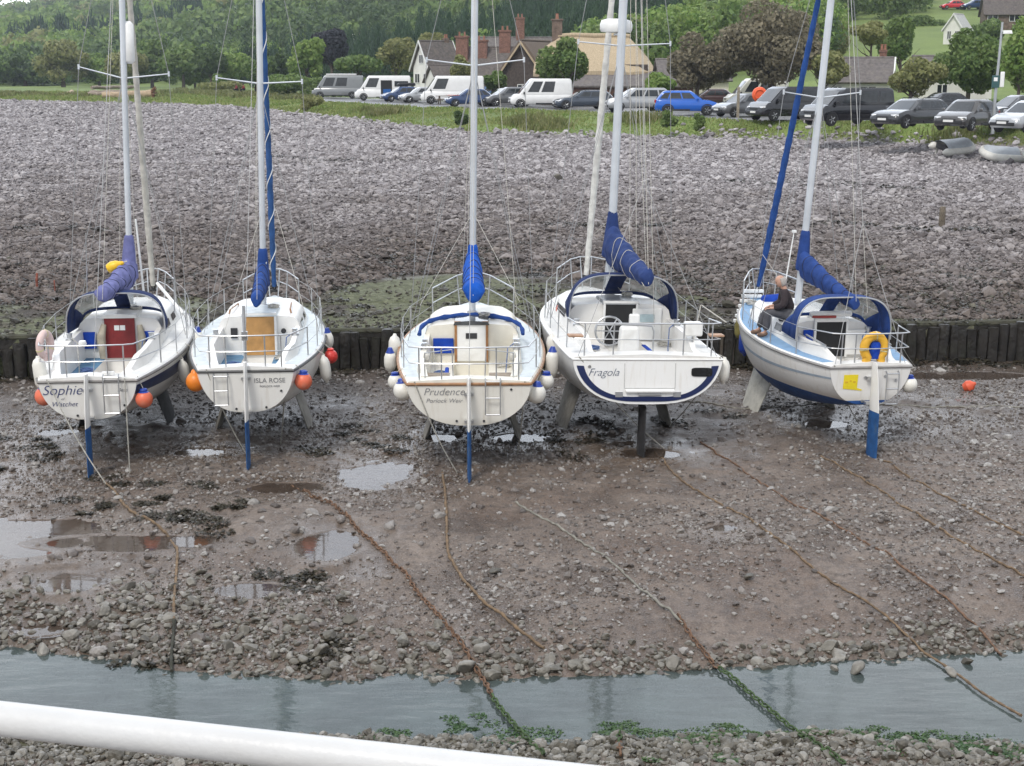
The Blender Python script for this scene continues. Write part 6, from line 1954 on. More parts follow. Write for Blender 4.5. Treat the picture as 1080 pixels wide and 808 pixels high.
vehicle("parked_car", "blue-grey estate right of the white high-roof camper", "car", 'estate', 615, 115.2, 188, DBL, rails=True)
vehicle("parked_car", "silver people carrier with long bonnet behind the largest yacht's mast", "car", 'mpv', 672, 118, 190, SLV)
vehicle("parked_car", "bright blue small off-roader facing right", "car", 'suv', 724, 121.5, -4, BLU)
vehicle("parked_car", "dark red-brown car behind the bright blue one", "car", 'hatch', 748, 112.5, 178, paint("maroon", (.05, .02, .02)))
vehicle("white_van", "old cream box van behind the small grey car", "van", 'hivan', 797, 113.5, 184, CREAMV, 'half')
vehicle("parked_car", "small grey car left of the first black van", "car", 'hatch', 784, 123.2, 204, GRY)
vehicle("black_van", "black van directly right of the orange lifebuoy post", "van", 'van', 832, 127.0, 206, BLK_, 'all')
vehicle("black_van", "black van nearest the mast of the blue and white yacht", "van", 'van', 893, 132.0, 206, BLK_, 'all')
vehicle("parked_car", "black estate with silver bonnet and roof rails, first car right of the black vans", "car", 'estate', 960, 134.4, 218, CHAR, rails=True)
vehicle("parked_car", "dark car behind, seen between black estate and charcoal hatchback", "car", 'hatch', 990, 121.0, 200, BLK_)
vehicle("parked_car", "charcoal hatchback facing the beach left of the tall lamp post", "car", 'hatch', 1019, 137.0, 228, paint("warm_grey", (.075, .072, .07), .25, .3))
vehicle("parked_car", "dark grey off-roader right of the lamp post", "car", 'suv', 1072, 133, 196, CHAR)
vehicle("parked_car", "silver car cut by the right edge of the picture", "car", 'hatch', 1085, 139.5, 214, SLV)
# cars on the hill
vehicle("parked_car", "small red car high on the green hill", "car", 'hatch', 1004, 10, 184, REDC, z=1, group=None)
vehicle("parked_car", "dark car behind the red one high on the hill", "car", 'suv', 1027, 10.5, 190, NVY, z=1, group=None)
# ------------------------------------------------------------------ houses, furniture of the car park
SLATE = mat("slate_roof", (.13, .115, .11), .7, var=.35, scale=4, bs=.5, bscale=10, dirt=(.19, .17, .13), dirt_amt=.7)
TILE = mat("brown_tile_roof", (.105, .09, .082), .8, var=.35, scale=4, bs=.5, bscale=10, dirt=(.18, .15, .11), dirt_amt=.7)
RENDER_ = mat("white_render", (.74, .73, .69), .8, var=.06, scale=1.5, bs=.15, dirt=(.5, .48, .42), dirt_amt=.5)
BRICK = mat("red_brick", (.19, .098, .072), .85, var=.35, scale=6, bs=.4)
STONE = mat("brown_stone", (.16, .115, .09), .9, var=.4, scale=3, bs=.5)
DKWALL = mat("dark_boarding", (.065, .05, .042), .8, var=.4, scale=5, bs=.4)
def thatch(name, c):
    m, n, b, ln = nodes_of(name)
    t = n.nodes.new("ShaderNodeTexCoord"); mp = n.nodes.new("ShaderNodeMapping"); mp.inputs['Scale'].default_value = (5, 5, .7); ln(t.outputs['Object'], mp.inputs[0])
    z = n.nodes.new("ShaderNodeTexNoise"); z.inputs['Scale'].default_value = 2.6; z.inputs['Detail'].default_value = 6; ln(mp.outputs[0], z.inputs['Vector'])
    z2 = noise_node(n, .6, 5, .6)
    c1 = ramp(n, z.outputs[0], [(.3, tuple(x * .72 for x in c)), (.7, tuple(x * 1.18 for x in c))]).outputs[0]
    ln(mixc(n, mapr(n, z2.outputs[0], .4, .7, 0, .35), c1, tuple(x * .7 for x in c)), b.inputs['Base Color'])
    b.inputs['Roughness'].default_value = .95; bump(n, b, z.outputs[0], .6, .1)
    return m
NEWT = thatch("new_thatch", (.47, .375, .25)); OLDT = thatch("old_thatch", (.155, .12, .095))
WFR = mat("white_window_frame", (.72, .72, .70), .5, var=.05)


def hbase(px, dep, z=4.25):
    """point on the ground at a depth below a pixel column"""
    p = on_depth(px, 78, dep); return Vector((p.x, p.y, gz(p.x, p.y) if z is None else z))


def house(name, label, loc, rot, W, D, hw_, hr, wall, roof, wins=(), over=.3, hip=0.0, cat="house", thick=.16, chims=(), barge=None, doors=()):
    """W along the ridge (x), D across; wins: (face, u, z, w, h); face 0 front(-y) 1 right gable(+x) 2 left gable(-x)"""
    e = empty(name, loc, (0, 0, rot), label, cat)
    m = MB(); w2, d2 = W / 2, D / 2
    m.add([(-w2, -d2, -1), (w2, -d2, -1), (w2, d2, -1), (-w2, d2, -1), (-w2, -d2, hw_), (w2, -d2, hw_), (w2, d2, hw_), (-w2, d2, hw_), (-w2 + hip, 0, hw_ + hr * .98), (w2 - hip, 0, hw_ + hr * .98)],
          [(0, 1, 5, 4), (1, 2, 6, 9, 5) if not hip else (1, 2, 6, 5), (2, 3, 7, 6), (3, 0, 4, 8, 7) if not hip else (3, 0, 4, 7)])
    wo = m.build("wall", wall, e, smooth=False)
    m = MB(); k = hr / d2; oz = -over * k
    rg = Vector((-w2 - over + (hip + over * .6 if hip else 0), 0, hw_ + hr)); rh = Vector((w2 + over - (hip + over * .6 if hip else 0), 0, hw_ + hr))
    def slab(pts):
        N = (Vector(pts[1]) - Vector(pts[0])).cross(Vector(pts[2]) - Vector(pts[0])).normalized()
        if N.z < 0: N = -N
        m.prism([Vector(p) + N * .02 for p in pts], N * thick)
    for sd in (-1, 1):
        a, b_ = Vector((-w2 - over, sd * (d2 + over), hw_ + oz)), Vector((w2 + over, sd * (d2 + over), hw_ + oz))
        slab([a, b_, rh, rg])
    if hip:
        for sd in (-1, 1):
            a, b_ = Vector((sd * (w2 + over), -d2 - over, hw_ + oz)), Vector((sd * (w2 + over), d2 + over, hw_ + oz)); slab([a, b_, rh if sd > 0 else rg])
    m.tube([rg + Vector((0, 0, thick)), rh + Vector((0, 0, thick))], .12, 8)
    ro = m.build("roof", roof, e, smooth=False, bevel=.03)
    if barge:
        for sx_ in (-1, 1):
            m = MB()
            for sd in (-1, 1):
                a, t_ = Vector((sx_ * (w2 + over + .02), sd * (d2 + over), hw_ + oz)), Vector((sx_ * (w2 + over + .02), 0, hw_ + hr)); m.prism([a, t_, t_ + Vector((0, 0, .24)), a + Vector((0, 0, .24))], (sx_ * .12, 0, 0))
            m.build("bargeboard", barge, ro, smooth=False)
    for f, u, z, ww_, wh in wins:
        o, ax, nn = {0: (Vector((0, -d2, 0)), Vector((1, 0, 0)), Vector((0, -1, 0))), 1: (Vector((w2, 0, 0)), Vector((0, 1, 0)), Vector((1, 0, 0))), 2: (Vector((-w2, 0, 0)), Vector((0, -1, 0)), Vector((-1, 0, 0)))}[f]
        c_ = o + ax * u + Vector((0, 0, z)); A, B = ax * (ww_ / 2), Vector((0, 0, wh / 2))
        m = MB(); m.prism([c_ - A - B + nn * .005, c_ + A - B + nn * .005, c_ + A + B + nn * .005, c_ - A + B + nn * .005], nn * .02); wn = m.build("window", GLASS, e, smooth=False)
        m = MB()
        for p_, q_ in ((-A - B, A - B), (A - B, A + B), (A + B, -A + B), (-A + B, -A - B), (-B, B)):
            d_ = (q_ - p_).normalized(); s_ = d_.cross(nn) * .035
            m.prism([c_ + p_ - s_ + nn * .028, c_ + q_ - s_ + nn * .028, c_ + q_ + s_ + nn * .028, c_ + p_ + s_ + nn * .028], nn * .04)
        m.build("frame", WFR, wn, smooth=False)
    for x, y, z0, z1, s_, mm in chims:
        m = MB(); m.box((x, y, (z0 + z1) / 2), (s_, s_ * .8, z1 - z0)); m.box((x, y, z1 - .1), (s_ * 1.15, s_ * .95, .2)); ch = m.build("chimney", mm, ro, smooth=False, bevel=.02)
        m = MB()
        for dx in (-.22, .22): m.lathe([(.11, 0), (.09, .35), (.12, .38), (.1, .42), (0, .42)], 10, Matrix.Translation((x + dx * s_, y, z1)))
        m.build("chimney_pot", mat("clay_pot", (.30, .14, .09), .8, var=.2), ch)
    return e, wo, ro

p = hbase(441, 158, None)
house("white_cottage", "white gabled cottage with brown roof among the trees left of the chimneys", p + Vector((1.9, 1.5, 0)), R(38), 3.9, 3.2, 3.4, 2.7, RENDER_, TILE, [(2, .0, 4.3, .8, .9), (2, -.8, 2.2, .9, 1.0), (2, .8, 2.2, .7, 1.0), (0, -1.0, 2.6, .9, 1.0), (0, 1.0, 2.4, 1.0, .9)], chims=[(1.4, 0, 5.6, 6.6, .55, STONE)], barge=WFR)
p = hbase(470, 155, None)
house("cottage_annexe", "low white lean-to house right of the gabled cottage", p, R(28), 3.4, 3.0, 2.0, 1.5, RENDER_, TILE, [(0, 0, 1.5, 1.1, .8)])
p = hbase(533, 150, None)
house("tall_chimney_house", "long brown-roofed house with three red brick chimneys", p, R(-6), 9.0, 6, 2.6, 2.7, STONE, TILE, [(0, -3, 1.4, 1.0, 1.0), (0, 0, 1.4, 1.0, 1.0)],
      chims=[(-4.4, -1.2, 2.5, 6.6, 1.25, BRICK), (-2.4, -.9, 3.0, 6.2, 1.2, BRICK), (-.0, -.3, 4.5, 7.2, 1.15, BRICK)])
p = hbase(545, 172, None)
house("back_house", "house behind with stepped chimney stack and pale ridge", p, R(4), 9, 6, 3.4, 3.4, STONE, SLATE, [], chims=[(.4, 0, 6.0, 9.3, 1.0, BRICK)])
# the thatched house: old brown wing at the left, new straw main roof
p = hbase(583, 137, None)
house("old_thatched_wing", "old dark thatched wing with pale straw edge left of the new thatched roof", p + Vector((-1.6, 3.5, 0)), R(64), 6.0, 6.0, 1.6, 3.9, DKWALL, OLDT, [(2, 0, 1.2, 1.0, .9)], over=.35, thick=.35, barge=NEWT)
te = empty("thatched_house", hbase(627, 132, None), (0, 0, R(-3)), "big house with new golden straw thatch above a grey slate lean-to", "house")
m = MB()
def tsec(t):   # one arch of the thatch across the ridge
    h_, d_ = t
    return h_, d_
secs = []
Wt = 5.35
for x, zr_, dd in ((-5.6, 3.5, 2.6), (-5.3, 4.3, 3.4), (-4.4, 5.3, 3.9), (-3.3, 6.02, 4.0), (-2.0, 6.10, 4.0), (0, 6.02, 4.0), (2.2, 6.06, 4.0), (3.1, 6.0, 4.0), (4.0, 5.15, 3.9), (4.9, 4.1, 3.5), (5.35, 3.5, 2.9)):
    sec = []
    for q in np.linspace(-1, 1, 15):
        y = dd * q; z = 2.85 + (zr_ - 2.85) * (1 - abs(q) ** 1.15) + .07 * math.sin(3 * x + 5 * q)
        sec.append(Vector((x, y, z)))
    secs.append(sec)
m.loft(secs, closed=False)
# thick eave
low = [s[0] for s in secs] + secs[-1][1:] + [s[-1] for s in secs[-2::-1]] + secs[0][-2:0:-1]
m.loft([low, [v + Vector((0, 0, -.38)) for v in low], [Vector((v.x * .9, v.y * .9, v.z - .42)) for v in low]], True)
ro = m.build("thatch_roof", NEWT, te, angle=60)
m = MB(); m.tube([(-3.4, 0, 6.08), (-2, 0, 6.18), (0, 0, 6.12), (2.2, 0, 6.14), (3.2, 0, 6.04)], .22, 10); m.build("thatch_ridge", NEWT, ro)
m = MB(); m.box((0, 0, 1.2), (9.6, 6.6, 4.6)); m.build("wall", DKWALL, te, smooth=False)
m = MB(); m.box((-3.5, .2, 6.6), (.95, .8, 1.9)); m.box((-3.5, .2, 7.55), (1.15, 1.0, .14)); ch = m.build("chimney", STONE, ro, smooth=False, bevel=.02)
m = MB(); m.lathe([(.16, 0), (.13, .45), (.17, .5), (0, .5)], 10, Matrix.Translation((-3.5, .2, 7.62))); m.build("chimney_pot", mat("clay_pot", (.3, .14, .09)), ch)
m = MB(); m.prism([(-2.5, -3.2, 2.75), (9.0, -3.2, 2.75), (9.0, -6.6, 1.5), (-2.5, -6.6, 1.5)], (0, 0, .14)); m.build("slate_lean_to", SLATE, te, smooth=False)
m = MB(); m.box((3.2, -4.9, .3), (11, 3.0, 2.4)); m.build("lean_to_wall", mat("dark_brick", (.10, .05, .038), .85, var=.4, scale=5, bs=.4), te, smooth=False)
for x in (-.5, 2.4, 5.2):
    m = MB(); m.box((x, -6.42, .5), (1.5, .03, 1.0)); m.build("window", GLASS, te, smooth=False)
p = hbase(729, 128, None)
house("cream_house", "cream wall of a low house behind the bright blue car and big bushy tree", p, R(4), 6, 4, 2.2, 1.6, mat("cream_render", (.62, .58, .47), .85, var=.1), SLATE, [(0, -1, 1.3, .9, .8)])
p = hbase(905, 112, None)
house("slate_bungalow", "small white bungalow with slate roof behind the second black van", p, R(-16), 4.8, 4.0, 2.2, 1.6, RENDER_, SLATE, [(0, .9, 1.35, 1.2, .9), (0, -1.4, 1.4, .7, .8)], barge=WFR, chims=[(1.8, 1.2, 3.0, 4.6, .55, BRICK)])
p = hbase(1003, 112, None)
house("white_outbuilding", "long low white building behind the trees above the black estate", p, R(-4), 5.6, 3.4, 2.6, 1.2, RENDER_, SLATE, [(0, -1.0, 1.4, .8, .8)])
p = gpt(1009, 46)
house("hillside_cottage", "small white cottage with steep white gable on the green hillside", p, R(55), 3.4, 2.5, 1.7, 1.8, RENDER_, mat("pale_roof", (.46, .46, .44), .7, var=.2), [(2, -.5, 1.0, .5, 1.0), (2, .5, 1.0, .5, 1.0)], over=.18, barge=WFR)
p = gpt(1066, 30)
house("brown_roofed_house", "brown-roofed house cut by the top right corner", p, R(-10), 8, 5.5, 2.0, 2.9, STONE, TILE, [(0, -3, 1.5, 1.4, 1.2), (0, 0, 1.5, 1.4, 1.2)])
p = gpt(376.5, 64)
house("white_chimney_cottage", "tiny white house with twin chimneys showing above the dark round bushes", p, R(10), 4, 3, 2.2, 1.2, RENDER_, TILE, [], chims=[(-.9, 0, 2.8, 5.4, .8, RENDER_), (.9, 0, 2.8, 5.4, .8, RENDER_)])

# lamp post with camera and signs
e = empty("lamp_post", on_z(1047, 137, 4.28), (0, 0, R(-20)), "tall grey lamp post with white lantern and small signs at right", "lamp post")
m = MB(); m.tube([(0, 0, -.2), (0, 0, 1.2), (.10, 0, 5.2)], [.085, .075, .05], 12); m.build("pole", mat("galvanised_pole", (.42, .44, .45), .5, metal=.4, var=.1), e)
m = MB(); m.box((.38, 0, 4.72), (.46, .24, .16), taper=(.8, .8)); m.tube([(.09, 0, 4.78), (.25, 0, 4.76)], .03, 8); m.build("lantern", WHITEP, e, smooth=False, bevel=.04)
m = MB(); m.box((-.02, -.12, 2.35), (.36, .03, .6)); s_ = m.build("sign", mat("dark_teal_sign", (.03, .09, .09), .5, var=.1), e, smooth=False, bevel=.01)
m = MB(); m.box((-.02, -.14, 2.46), (.18, .008, .18)); m.build("sign_mark", WHITEP, s_, smooth=False)
m = MB(); m.box((.28, -.02, 2.45), (.2, .16, .75)); m.build("cabinet", WHITEP, e, smooth=False, bevel=.03)
# life ring on its post, second post
def rpost(px, py, h_, label):
    e = empty("wooden_post", on_z(px, py, 4.25), (0, 0, 0), label, "post"); m = MB(); m.box((0, 0, h_ / 2 - .2), (.17, .17, h_ + .4), taper=(.95, .95)); m.build("timber", mat("pale_post", (.27, .235, .18), .85, var=.3, scale=8, bs=.5), e, smooth=False, bevel=.02); return e
rpost(778, 124.5, 1.95, "bare wooden post left of the orange life ring")
rpost(797.5, 125.5, 1.75, "wooden post carrying the orange life ring")
e = empty("life_ring", on_z(797.5, 125.5, 4.25) + Vector((.12, -.18, 1.50)), (0, 0, 0), "round orange life ring housing on the wooden post", "lifebuoy")
OR2 = mat("orange_housing", (.78, .115, .03), .45, var=.08)
m = MB(); m.lathe([(0, -.05), (.40, -.05), (.47, 0), (.45, .08), (.36, .12), (.15, .14), (0, .14)], 28, Matrix.Rotation(math.pi / 2, 4, 'X')); m.build("housing", OR2, e, angle=50)
m = MB(); m.tube([Vector((.30 * math.cos(a), -.16, .30 * math.sin(a))) for a in np.linspace(0, 2 * math.pi, 25)], .045, 8, caps=False); m.build("ring", OR2, e)
# picnic table on the bank
e = empty("picnic_table", on_z(471, 110.2, 4.28), (0, 0, R(12)), "weathered wooden picnic table in front of the long white van", "picnic table")
pt = mat("picnic_wood", (.12, .085, .06), .85, var=.3, scale=6, bs=.4)
m = MB()
for k in range(4): m.box((0, -.3 + .2 * k, .76), (1.9, .17, .045))
m.build("table_top", pt, e, smooth=False)
for sd in (-1, 1):
    m = MB(); m.box((0, sd * .75, .46), (1.9, .26, .045)); m.build("bench", pt, e, smooth=False)
    m = MB()
    for s_ in (-1, 1): m.tube([(sd * .65, s_ * .62, 0), (sd * .65, s_ * .18, .74)], .045, 5)
    m.box((sd * .65, 0, .42), (.06, 1.6, .09)); m.build("trestle", pt, e, smooth=False)
# beached dinghies
GREYD = mat("grey_dinghy_fabric", (.40, .43, .46), .55, var=.1, dirt=(.2, .2, .19), dirt_amt=.4); WHD = mat("white_dinghy_hull", (.66, .65, .60), .45, var=.08, dirt=(.4, .38, .32), dirt_amt=.5)
def dinghy(px, py, rot, label, upside=True, L_=1.75, col=GREYD):
    p = gpt(px, py, .12); e = empty("dinghy", p, (R(13 if math.cos(rot) > 0 else -15), R(-3), rot), label, "dinghy", "dinghies pulled up on the shingle")
    rr_ = .20
    hw = L_ / 2
    out = lambda x: .62 if x < .35 * hw else .62 * math.sqrt(max(0, 1 - ((x - .35 * hw) / (.62 * hw)) ** 2))
    q = [Vector((x, -out(x), .22 + .10 * max(0, x / hw) ** 2)) for x in np.linspace(-hw - .25, .965 * hw, 22)]
    q = q + [Vector((p_.x, -p_.y, p_.z)) for p_ in q[::-1]]
    m = MB(); m.tube(q, [.05, .12, .18] + [rr_] * (len(q) - 6) + [.18, .12, .05], 12); m.build("side_tube", WHD, e, angle=70)
    m = MB(); secs = []
    for x in np.linspace(-hw + .05, .95 * hw, 16):
        k = max(.05, out(x)); zz = .22 + .10 * max(0, x / hw) ** 2
        secs.append([Vector((x, y * (k + .17), zz + .05 + (.16 + (.20 if upside else .12) * min(1, k * 2)) * (1 - abs(y) ** 2.6))) for y in np.linspace(-1, 1, 13)])
    m.loft(secs, closed=False); m.build("cover", col, e, angle=60)
    m = MB(); m.box((-L_ / 2 + .06, 0, .34), (.05, .84, .30)); m.build("transom", TRIM, e, smooth=False, bevel=.01)
    return e
e = dinghy(1006, 163, R(18), "grey dinghy with white legs-like cradle under it, leftmost of the three on the shingle", True)
for x in (-.7, .4):
    for y in (-.5, .5):
        m = MB(); m.box((x, y, .02), (.12, .1, .5)); m.build("chock", WHD, e, smooth=False, bevel=.02)
dinghy(1054, 170, R(172), "covered light grey inflatable dinghy, middle of the three on the shingle", False)
dinghy(1099, 174, R(190), "grey dinghy cut by the right edge of the picture", True)
# driftwood trunks
LOG = mat("bleached_log", (.40, .30, .20), .85, var=.3, scale=3, bs=.5); LOGG = mat("grey_log", (.26, .21, .17), .9, var=.3, scale=3, bs=.5)
def log(px0, py0, px1, py1, r0, r1, label, m_, dz=0.0, roots=False):
    a, b_ = gpt(px0, py0), gpt(px1, py1); a.z += r0 + dz; b_.z += r1 + dz; e = empty("driftwood_log", a, (0, 0, 0), label, "log", "driftwood logs behind the shingle")
    n_ = 9; pts = [(a.lerp(b_, i / (n_ - 1)) + Vector((0, 0, .06 * math.sin(i * 1.7)))) - a for i in range(n_)]
    m = MB(); m.tube(pts, [r0 + (r1 - r0) * i / (n_ - 1) + .02 * math.sin(i * 2.3) for i in range(n_)], 12); m.build("trunk", m_, e, angle=60)
    if roots:
        m = MB(); c_ = pts[-1]; d_ = (pts[-1] - pts[-2]).normalized()
        for k in range(11):
            t = 2 * math.pi * k / 11; o_2 = Vector((0, math.cos(t), math.sin(t)))
            m.tube([c_, c_ + o_2 * r1 * .8 + d_ * .15, c_ + o_2 * r1 * random.uniform(1.3, 2.0) + d_ * random.uniform(.25, .6)], [r1 * .45, r1 * .32, r1 * .12], 6)
        m.build("root_plate", mat("root_brown", (.16, .08, .045), .95, var=.4, scale=5, bs=.6), e)
log(108, 104.5, 160, 103.5, .38, .48, "pale barkless trunk with brown root plate, nearest of the driftwood logs", LOG, roots=True)
log(93, 102, 128, 101.5, .28, .3, "grey log lying behind the pale rooted trunk", LOGG)
log(95, 100.8, 130, 100.3, .26, .3, "second grey log, farther behind", LOGG, .12)
log(97, 99.6, 140, 99, .22, .25, "thin grey log on top of the driftwood heap", LOGG, .65)
log(66, 101.5, 76, 99.5, .12, .3, "short pale stump standing out left of the driftwood", LOG)
# ------------------------------------------------------------------ trees and the wooded hill
G_BRIGHT = leaf_mat("leaf_bright", [(0.095, 0.179, 0.038), (0.157, 0.263, 0.059), (0.210, 0.325, 0.076), (0.274, 0.347, 0.106)], trans=.36)
G_MID = leaf_mat("leaf_mid", [(0.062, 0.115, 0.034), (0.106, 0.179, 0.050), (0.148, 0.232, 0.062), (0.210, 0.274, 0.095)], trans=.36)
G_DARK = leaf_mat("leaf_dark", [(0.031, 0.062, 0.025), (0.054, 0.097, 0.036), (0.084, 0.130, 0.046), (0.115, 0.168, 0.062)], trans=.36)
G_OLIVE = leaf_mat("leaf_olive", [(0.115, 0.137, 0.046), (0.190, 0.210, 0.076), (0.263, 0.274, 0.106), (0.316, 0.316, 0.137)], trans=.36)
G_BROWN = leaf_mat("leaf_brown", [(0.100, 0.095, 0.061), (0.161, 0.146, 0.095), (0.217, 0.194, 0.130), (0.284, 0.248, 0.166)], trans=.36)
G_PURPLE = leaf_mat("leaf_purple", [(0.025, 0.028, 0.035), (0.042, 0.045, 0.056), (0.063, 0.063, 0.077)], trans=.36)
G_CONI = leaf_mat("leaf_conifer", [(0.022, 0.050, 0.028), (0.038, 0.076, 0.038), (0.059, 0.106, 0.050)], trans=.36)
BARK = mat("bark", (.09, .07, .055), .95, var=.4, scale=4, bs=.6)


def crown_pts(n, rx, ry, rz, nb, seed, bs=(.30, .52), flat=.0):
    """leaves on a crown made of nb uneven boughs; returns centres and outward directions"""
    r = np.random.default_rng(seed)
    C = []
    while len(C) < nb:
        d = r.normal(size=3); d /= np.linalg.norm(d); d *= r.random() ** .45 * .72
        if d[2] < -.55: continue
        C.append(d)
    C = np.array(C); R_ = r.uniform(*bs, nb) * (1 - .25 * np.abs(C[:, 2]))
    wgt = R_ ** 2; k = r.choice(nb, n, p=wgt / wgt.sum())
    d = r.normal(size=(n, 3)); d /= np.linalg.norm(d, axis=1)[:, None]
    rad = R_[k] * (r.random(n) ** .33 * .55 + .5)
    P = C[k] + d * rad[:, None]
    P = P * np.array([rx, ry, rz])
    return P, d, r


def leaf_quads(P, d, size, r, out=.7):
    n = len(P)
    N = d * out + r.normal(size=(n, 3)) * (.45 if out < .8 else .36); N /= np.linalg.norm(N, axis=1)[:, None]
    T = np.cross(N, r.normal(size=(n, 3))); T /= np.linalg.norm(T, axis=1)[:, None] + 1e-9
    B = np.cross(N, T); s = size * r.uniform(.55, 1.35, n)[:, None]
    return np.stack([P - T * s * .62, P - B * s * .36 + T * s * .05, P + T * s * .62, P + B * s * .36 + T * s * .05], 1)


def tree(name, label, px, dep, base, x0, x1, y0, y1, m_, n=7000, leaf=.32, nb=16, seed=1, trunk=True, ry=None, group=None, bs=(.30, .52), cat="tree", tr_col=None, lim=6):
    """crown inside the pixel box x0..x1, y0..y1 at a depth"""
    k = dep / F
    c = on_depth((x0 + x1) / 2, (y0 + y1) / 2, dep)
    rx, rz = (x1 - x0) / 2 * k, (y1 - y0) / 2 * k
    b = on_depth(px, 78, dep); bz = gz(b.x, b.y) if base is None else base
    e = empty(name, (b.x, b.y, bz), (0, 0, 0), label, cat, group)
    off = np.array([c.x - b.x, c.y - b.y, c.z - bz])
    P, d, r = crown_pts(n, rx, ry or rx, rz, nb, seed, bs)
    q = leaf_quads(P, d, leaf, r) + off
    mesh_np("crown", q.reshape(-1, 3), np.arange(n * 4).reshape(n, 4), m_, parent=e)
    if trunk:
        m = MB(); h = off[2]; tr = max(.12, rx * .06)
        top = Vector((off[0] * .8, off[1] * .8, h + rz * .3))
        m.tube([(0, 0, -.4), (.03, 0, h * .3), Vector((off[0] * .5, off[1] * .5, h * .75)), top], [tr * 1.5, tr, tr * .7, tr * .2], 8)
        for i in range(lim):
            a = 6.28 * i / lim + seed; q0 = Vector((off[0] * .4, off[1] * .4, h * (.45 + .08 * (i % 4))))
            m.tube([q0, q0 + Vector((math.cos(a) * rx * .35, math.sin(a) * rx * .35, rz * .35)), q0 + Vector((math.cos(a) * rx * .7, math.sin(a) * rx * .7, rz * .55 + h * .1))], [tr * .5, tr * .3, tr * .08], 6)
        m.build("trunk", tr_col or BARK, e)
    return e

# trees round the car park and the village
tree("broadleaf_tree", "leafy green tree standing in front of the golden thatch", 602, 118, 4.2, 567, 628, 41, 93, G_MID, 6500, .30, 17, 3)
tree("evergreen_oak", "rounded brown-green tree, left and smaller of the big bushy pair", 735, 112, 4.2, 700, 778, 32, 102, G_BROWN, 9000, .27, 20, 4, bs=(.28, .45))
tree("evergreen_oak", "largest brown-green bushy tree, right of the pair", 815, 108, 4.2, 736, 888, -2, 100, G_BROWN, 22000, .27, 34, 5, bs=(.22, .40))
tree("broadleaf_tree", "olive yellow bush behind the blue furled sail of the fifth yacht", 868, 104, 4.2, 846, 900, 52, 92, G_OLIVE, 4500, .26, 12, 6)
tree("pine_tree", "open-crowned tree with bare dark trunk in front of the green lawn", 917, 128, None, 892, 948, 20, 52, G_OLIVE, 4500, .30, 12, 7, bs=(.26, .42))
tree("broadleaf_tree", "bushy mid-green tree right of the bare-trunked one", 950, 130, None, 918, 976, 14, 68, G_MID, 6000, .32, 16, 8)
tree("broadleaf_tree", "spreading yellowish low tree above the black estate", 960, 101, 4.2, 934, 998, 58, 104, G_OLIVE, 6000, .24, 15, 9)
tree("broadleaf_tree", "big dense green tree left of the lamp post", 1022, 105, 4.2, 984, 1068, 24, 106, G_MID, 15000, .28, 26, 10, bs=(.24, .42))
tree("broadleaf_tree", "bright green tree at the right edge behind the lamp post", 1075, 98, 4.2, 1050, 1110, 12, 112, G_BRIGHT, 9000, .27, 20, 11)
tree("shrub", "small grey-green shrub at the foot of the lamp post", 1040, 84, 4.2, 1030, 1058, 100, 130, G_MID, 1600, .2, 8, 12, trunk=False, cat="shrub")
tree("broadleaf_tree", "round bright green tree above the camper van at left", 322, 190, None, 304, 347, 40, 84, G_BRIGHT, 5000, .42, 16, 13, bs=(.3, .5))
tree("broadleaf_tree", "dark purple-leaved tree behind the round bright one", 350, 215, None, 325, 372, 28, 72, G_PURPLE, 5000, .45, 16, 14)
tree("broadleaf_tree", "low green tree right of the purple-leaved tree", 378, 180, None, 352, 402, 54, 84, G_MID, 3500, .4, 12, 15)
tree("broadleaf_tree", "lighter green tree left of the white gabled cottage", 418, 185, None, 396, 438, 36, 84, G_OLIVE, 4000, .4, 12, 16)
tree("broadleaf_tree", "small tree clinging above the cottage roof", 452, 178, None, 440, 474, 30, 52, G_OLIVE, 2200, .4, 9, 17)
tree("shrub", "green shrub between the gabled cottage and chimney house", 484, 140, 4.2, 472, 500, 54, 92, G_OLIVE, 2500, .28, 9, 18, cat="shrub")
tree("shrub", "green shrub below the brown roof left of the high-roof camper", 518, 134, 4.2, 506, 540, 74, 98, G_MID, 2200, .26, 9, 19, cat="shrub")
tree("broadleaf_tree", "green clump between the golden thatch and the bushy brown tree", 694, 125, 4.2, 672, 720, 74, 98, G_BRIGHT, 2600, .28, 9, 20)
tree("broadleaf_tree", "mid-green tree behind the right hip of the golden thatch", 692, 165, None, 664, 728, 40, 90, G_MID, 5000, .4, 14, 21)
tree("shrub", "round dark bush on the shingle edge below the camper van", 325, 122, 4.0, 313, 342, 100, 118, G_OLIVE, 1800, .24, 8, 22, trunk=False, cat="shrub")
tree("shrub", "dark little bush on the bank below the cream yacht's spreaders", 488, 93, 3.6, 478, 497, 116, 136, G_DARK, 1400, .18, 7, 23, trunk=False, cat="shrub")
tree("shrub", "tuft of bush on the bank in front of the bright blue car", 706, 84, 3.7, 696, 716, 116, 136, G_MID, 1100, .16, 7, 24, trunk=False, cat="shrub")
tree("shrub", "second tuft of bush on the bank in front of the bright blue car", 735, 83, 3.7, 727, 744, 118, 138, G_MID, 1000, .16, 7, 25, trunk=False, cat="shrub")
tree("shrub", "low bush behind the seated people on the grass", 230, 230, None, 205, 262, 84, 100, G_OLIVE, 2600, .4, 9, 26, trunk=False, cat="shrub")
tree("shrub", "bushes left of the camper van's nose", 300, 165, None, 270, 332, 76, 104, G_MID, 3600, .32, 11, 27, trunk=False, cat="shrub")
tree("shrub", "dark bushes along the top of the bright lawn", 935, 330, None, 880, 985, -12, 16, G_DARK, 6000, .55, 18, 28, trunk=False, cat="shrub")
tree("shrub", "hedge of bushes below the red car on the hill", 975, 215, None, 940, 1000, 14, 40, G_MID, 3800, .42, 12, 29, trunk=False, cat="shrub", ry=2)
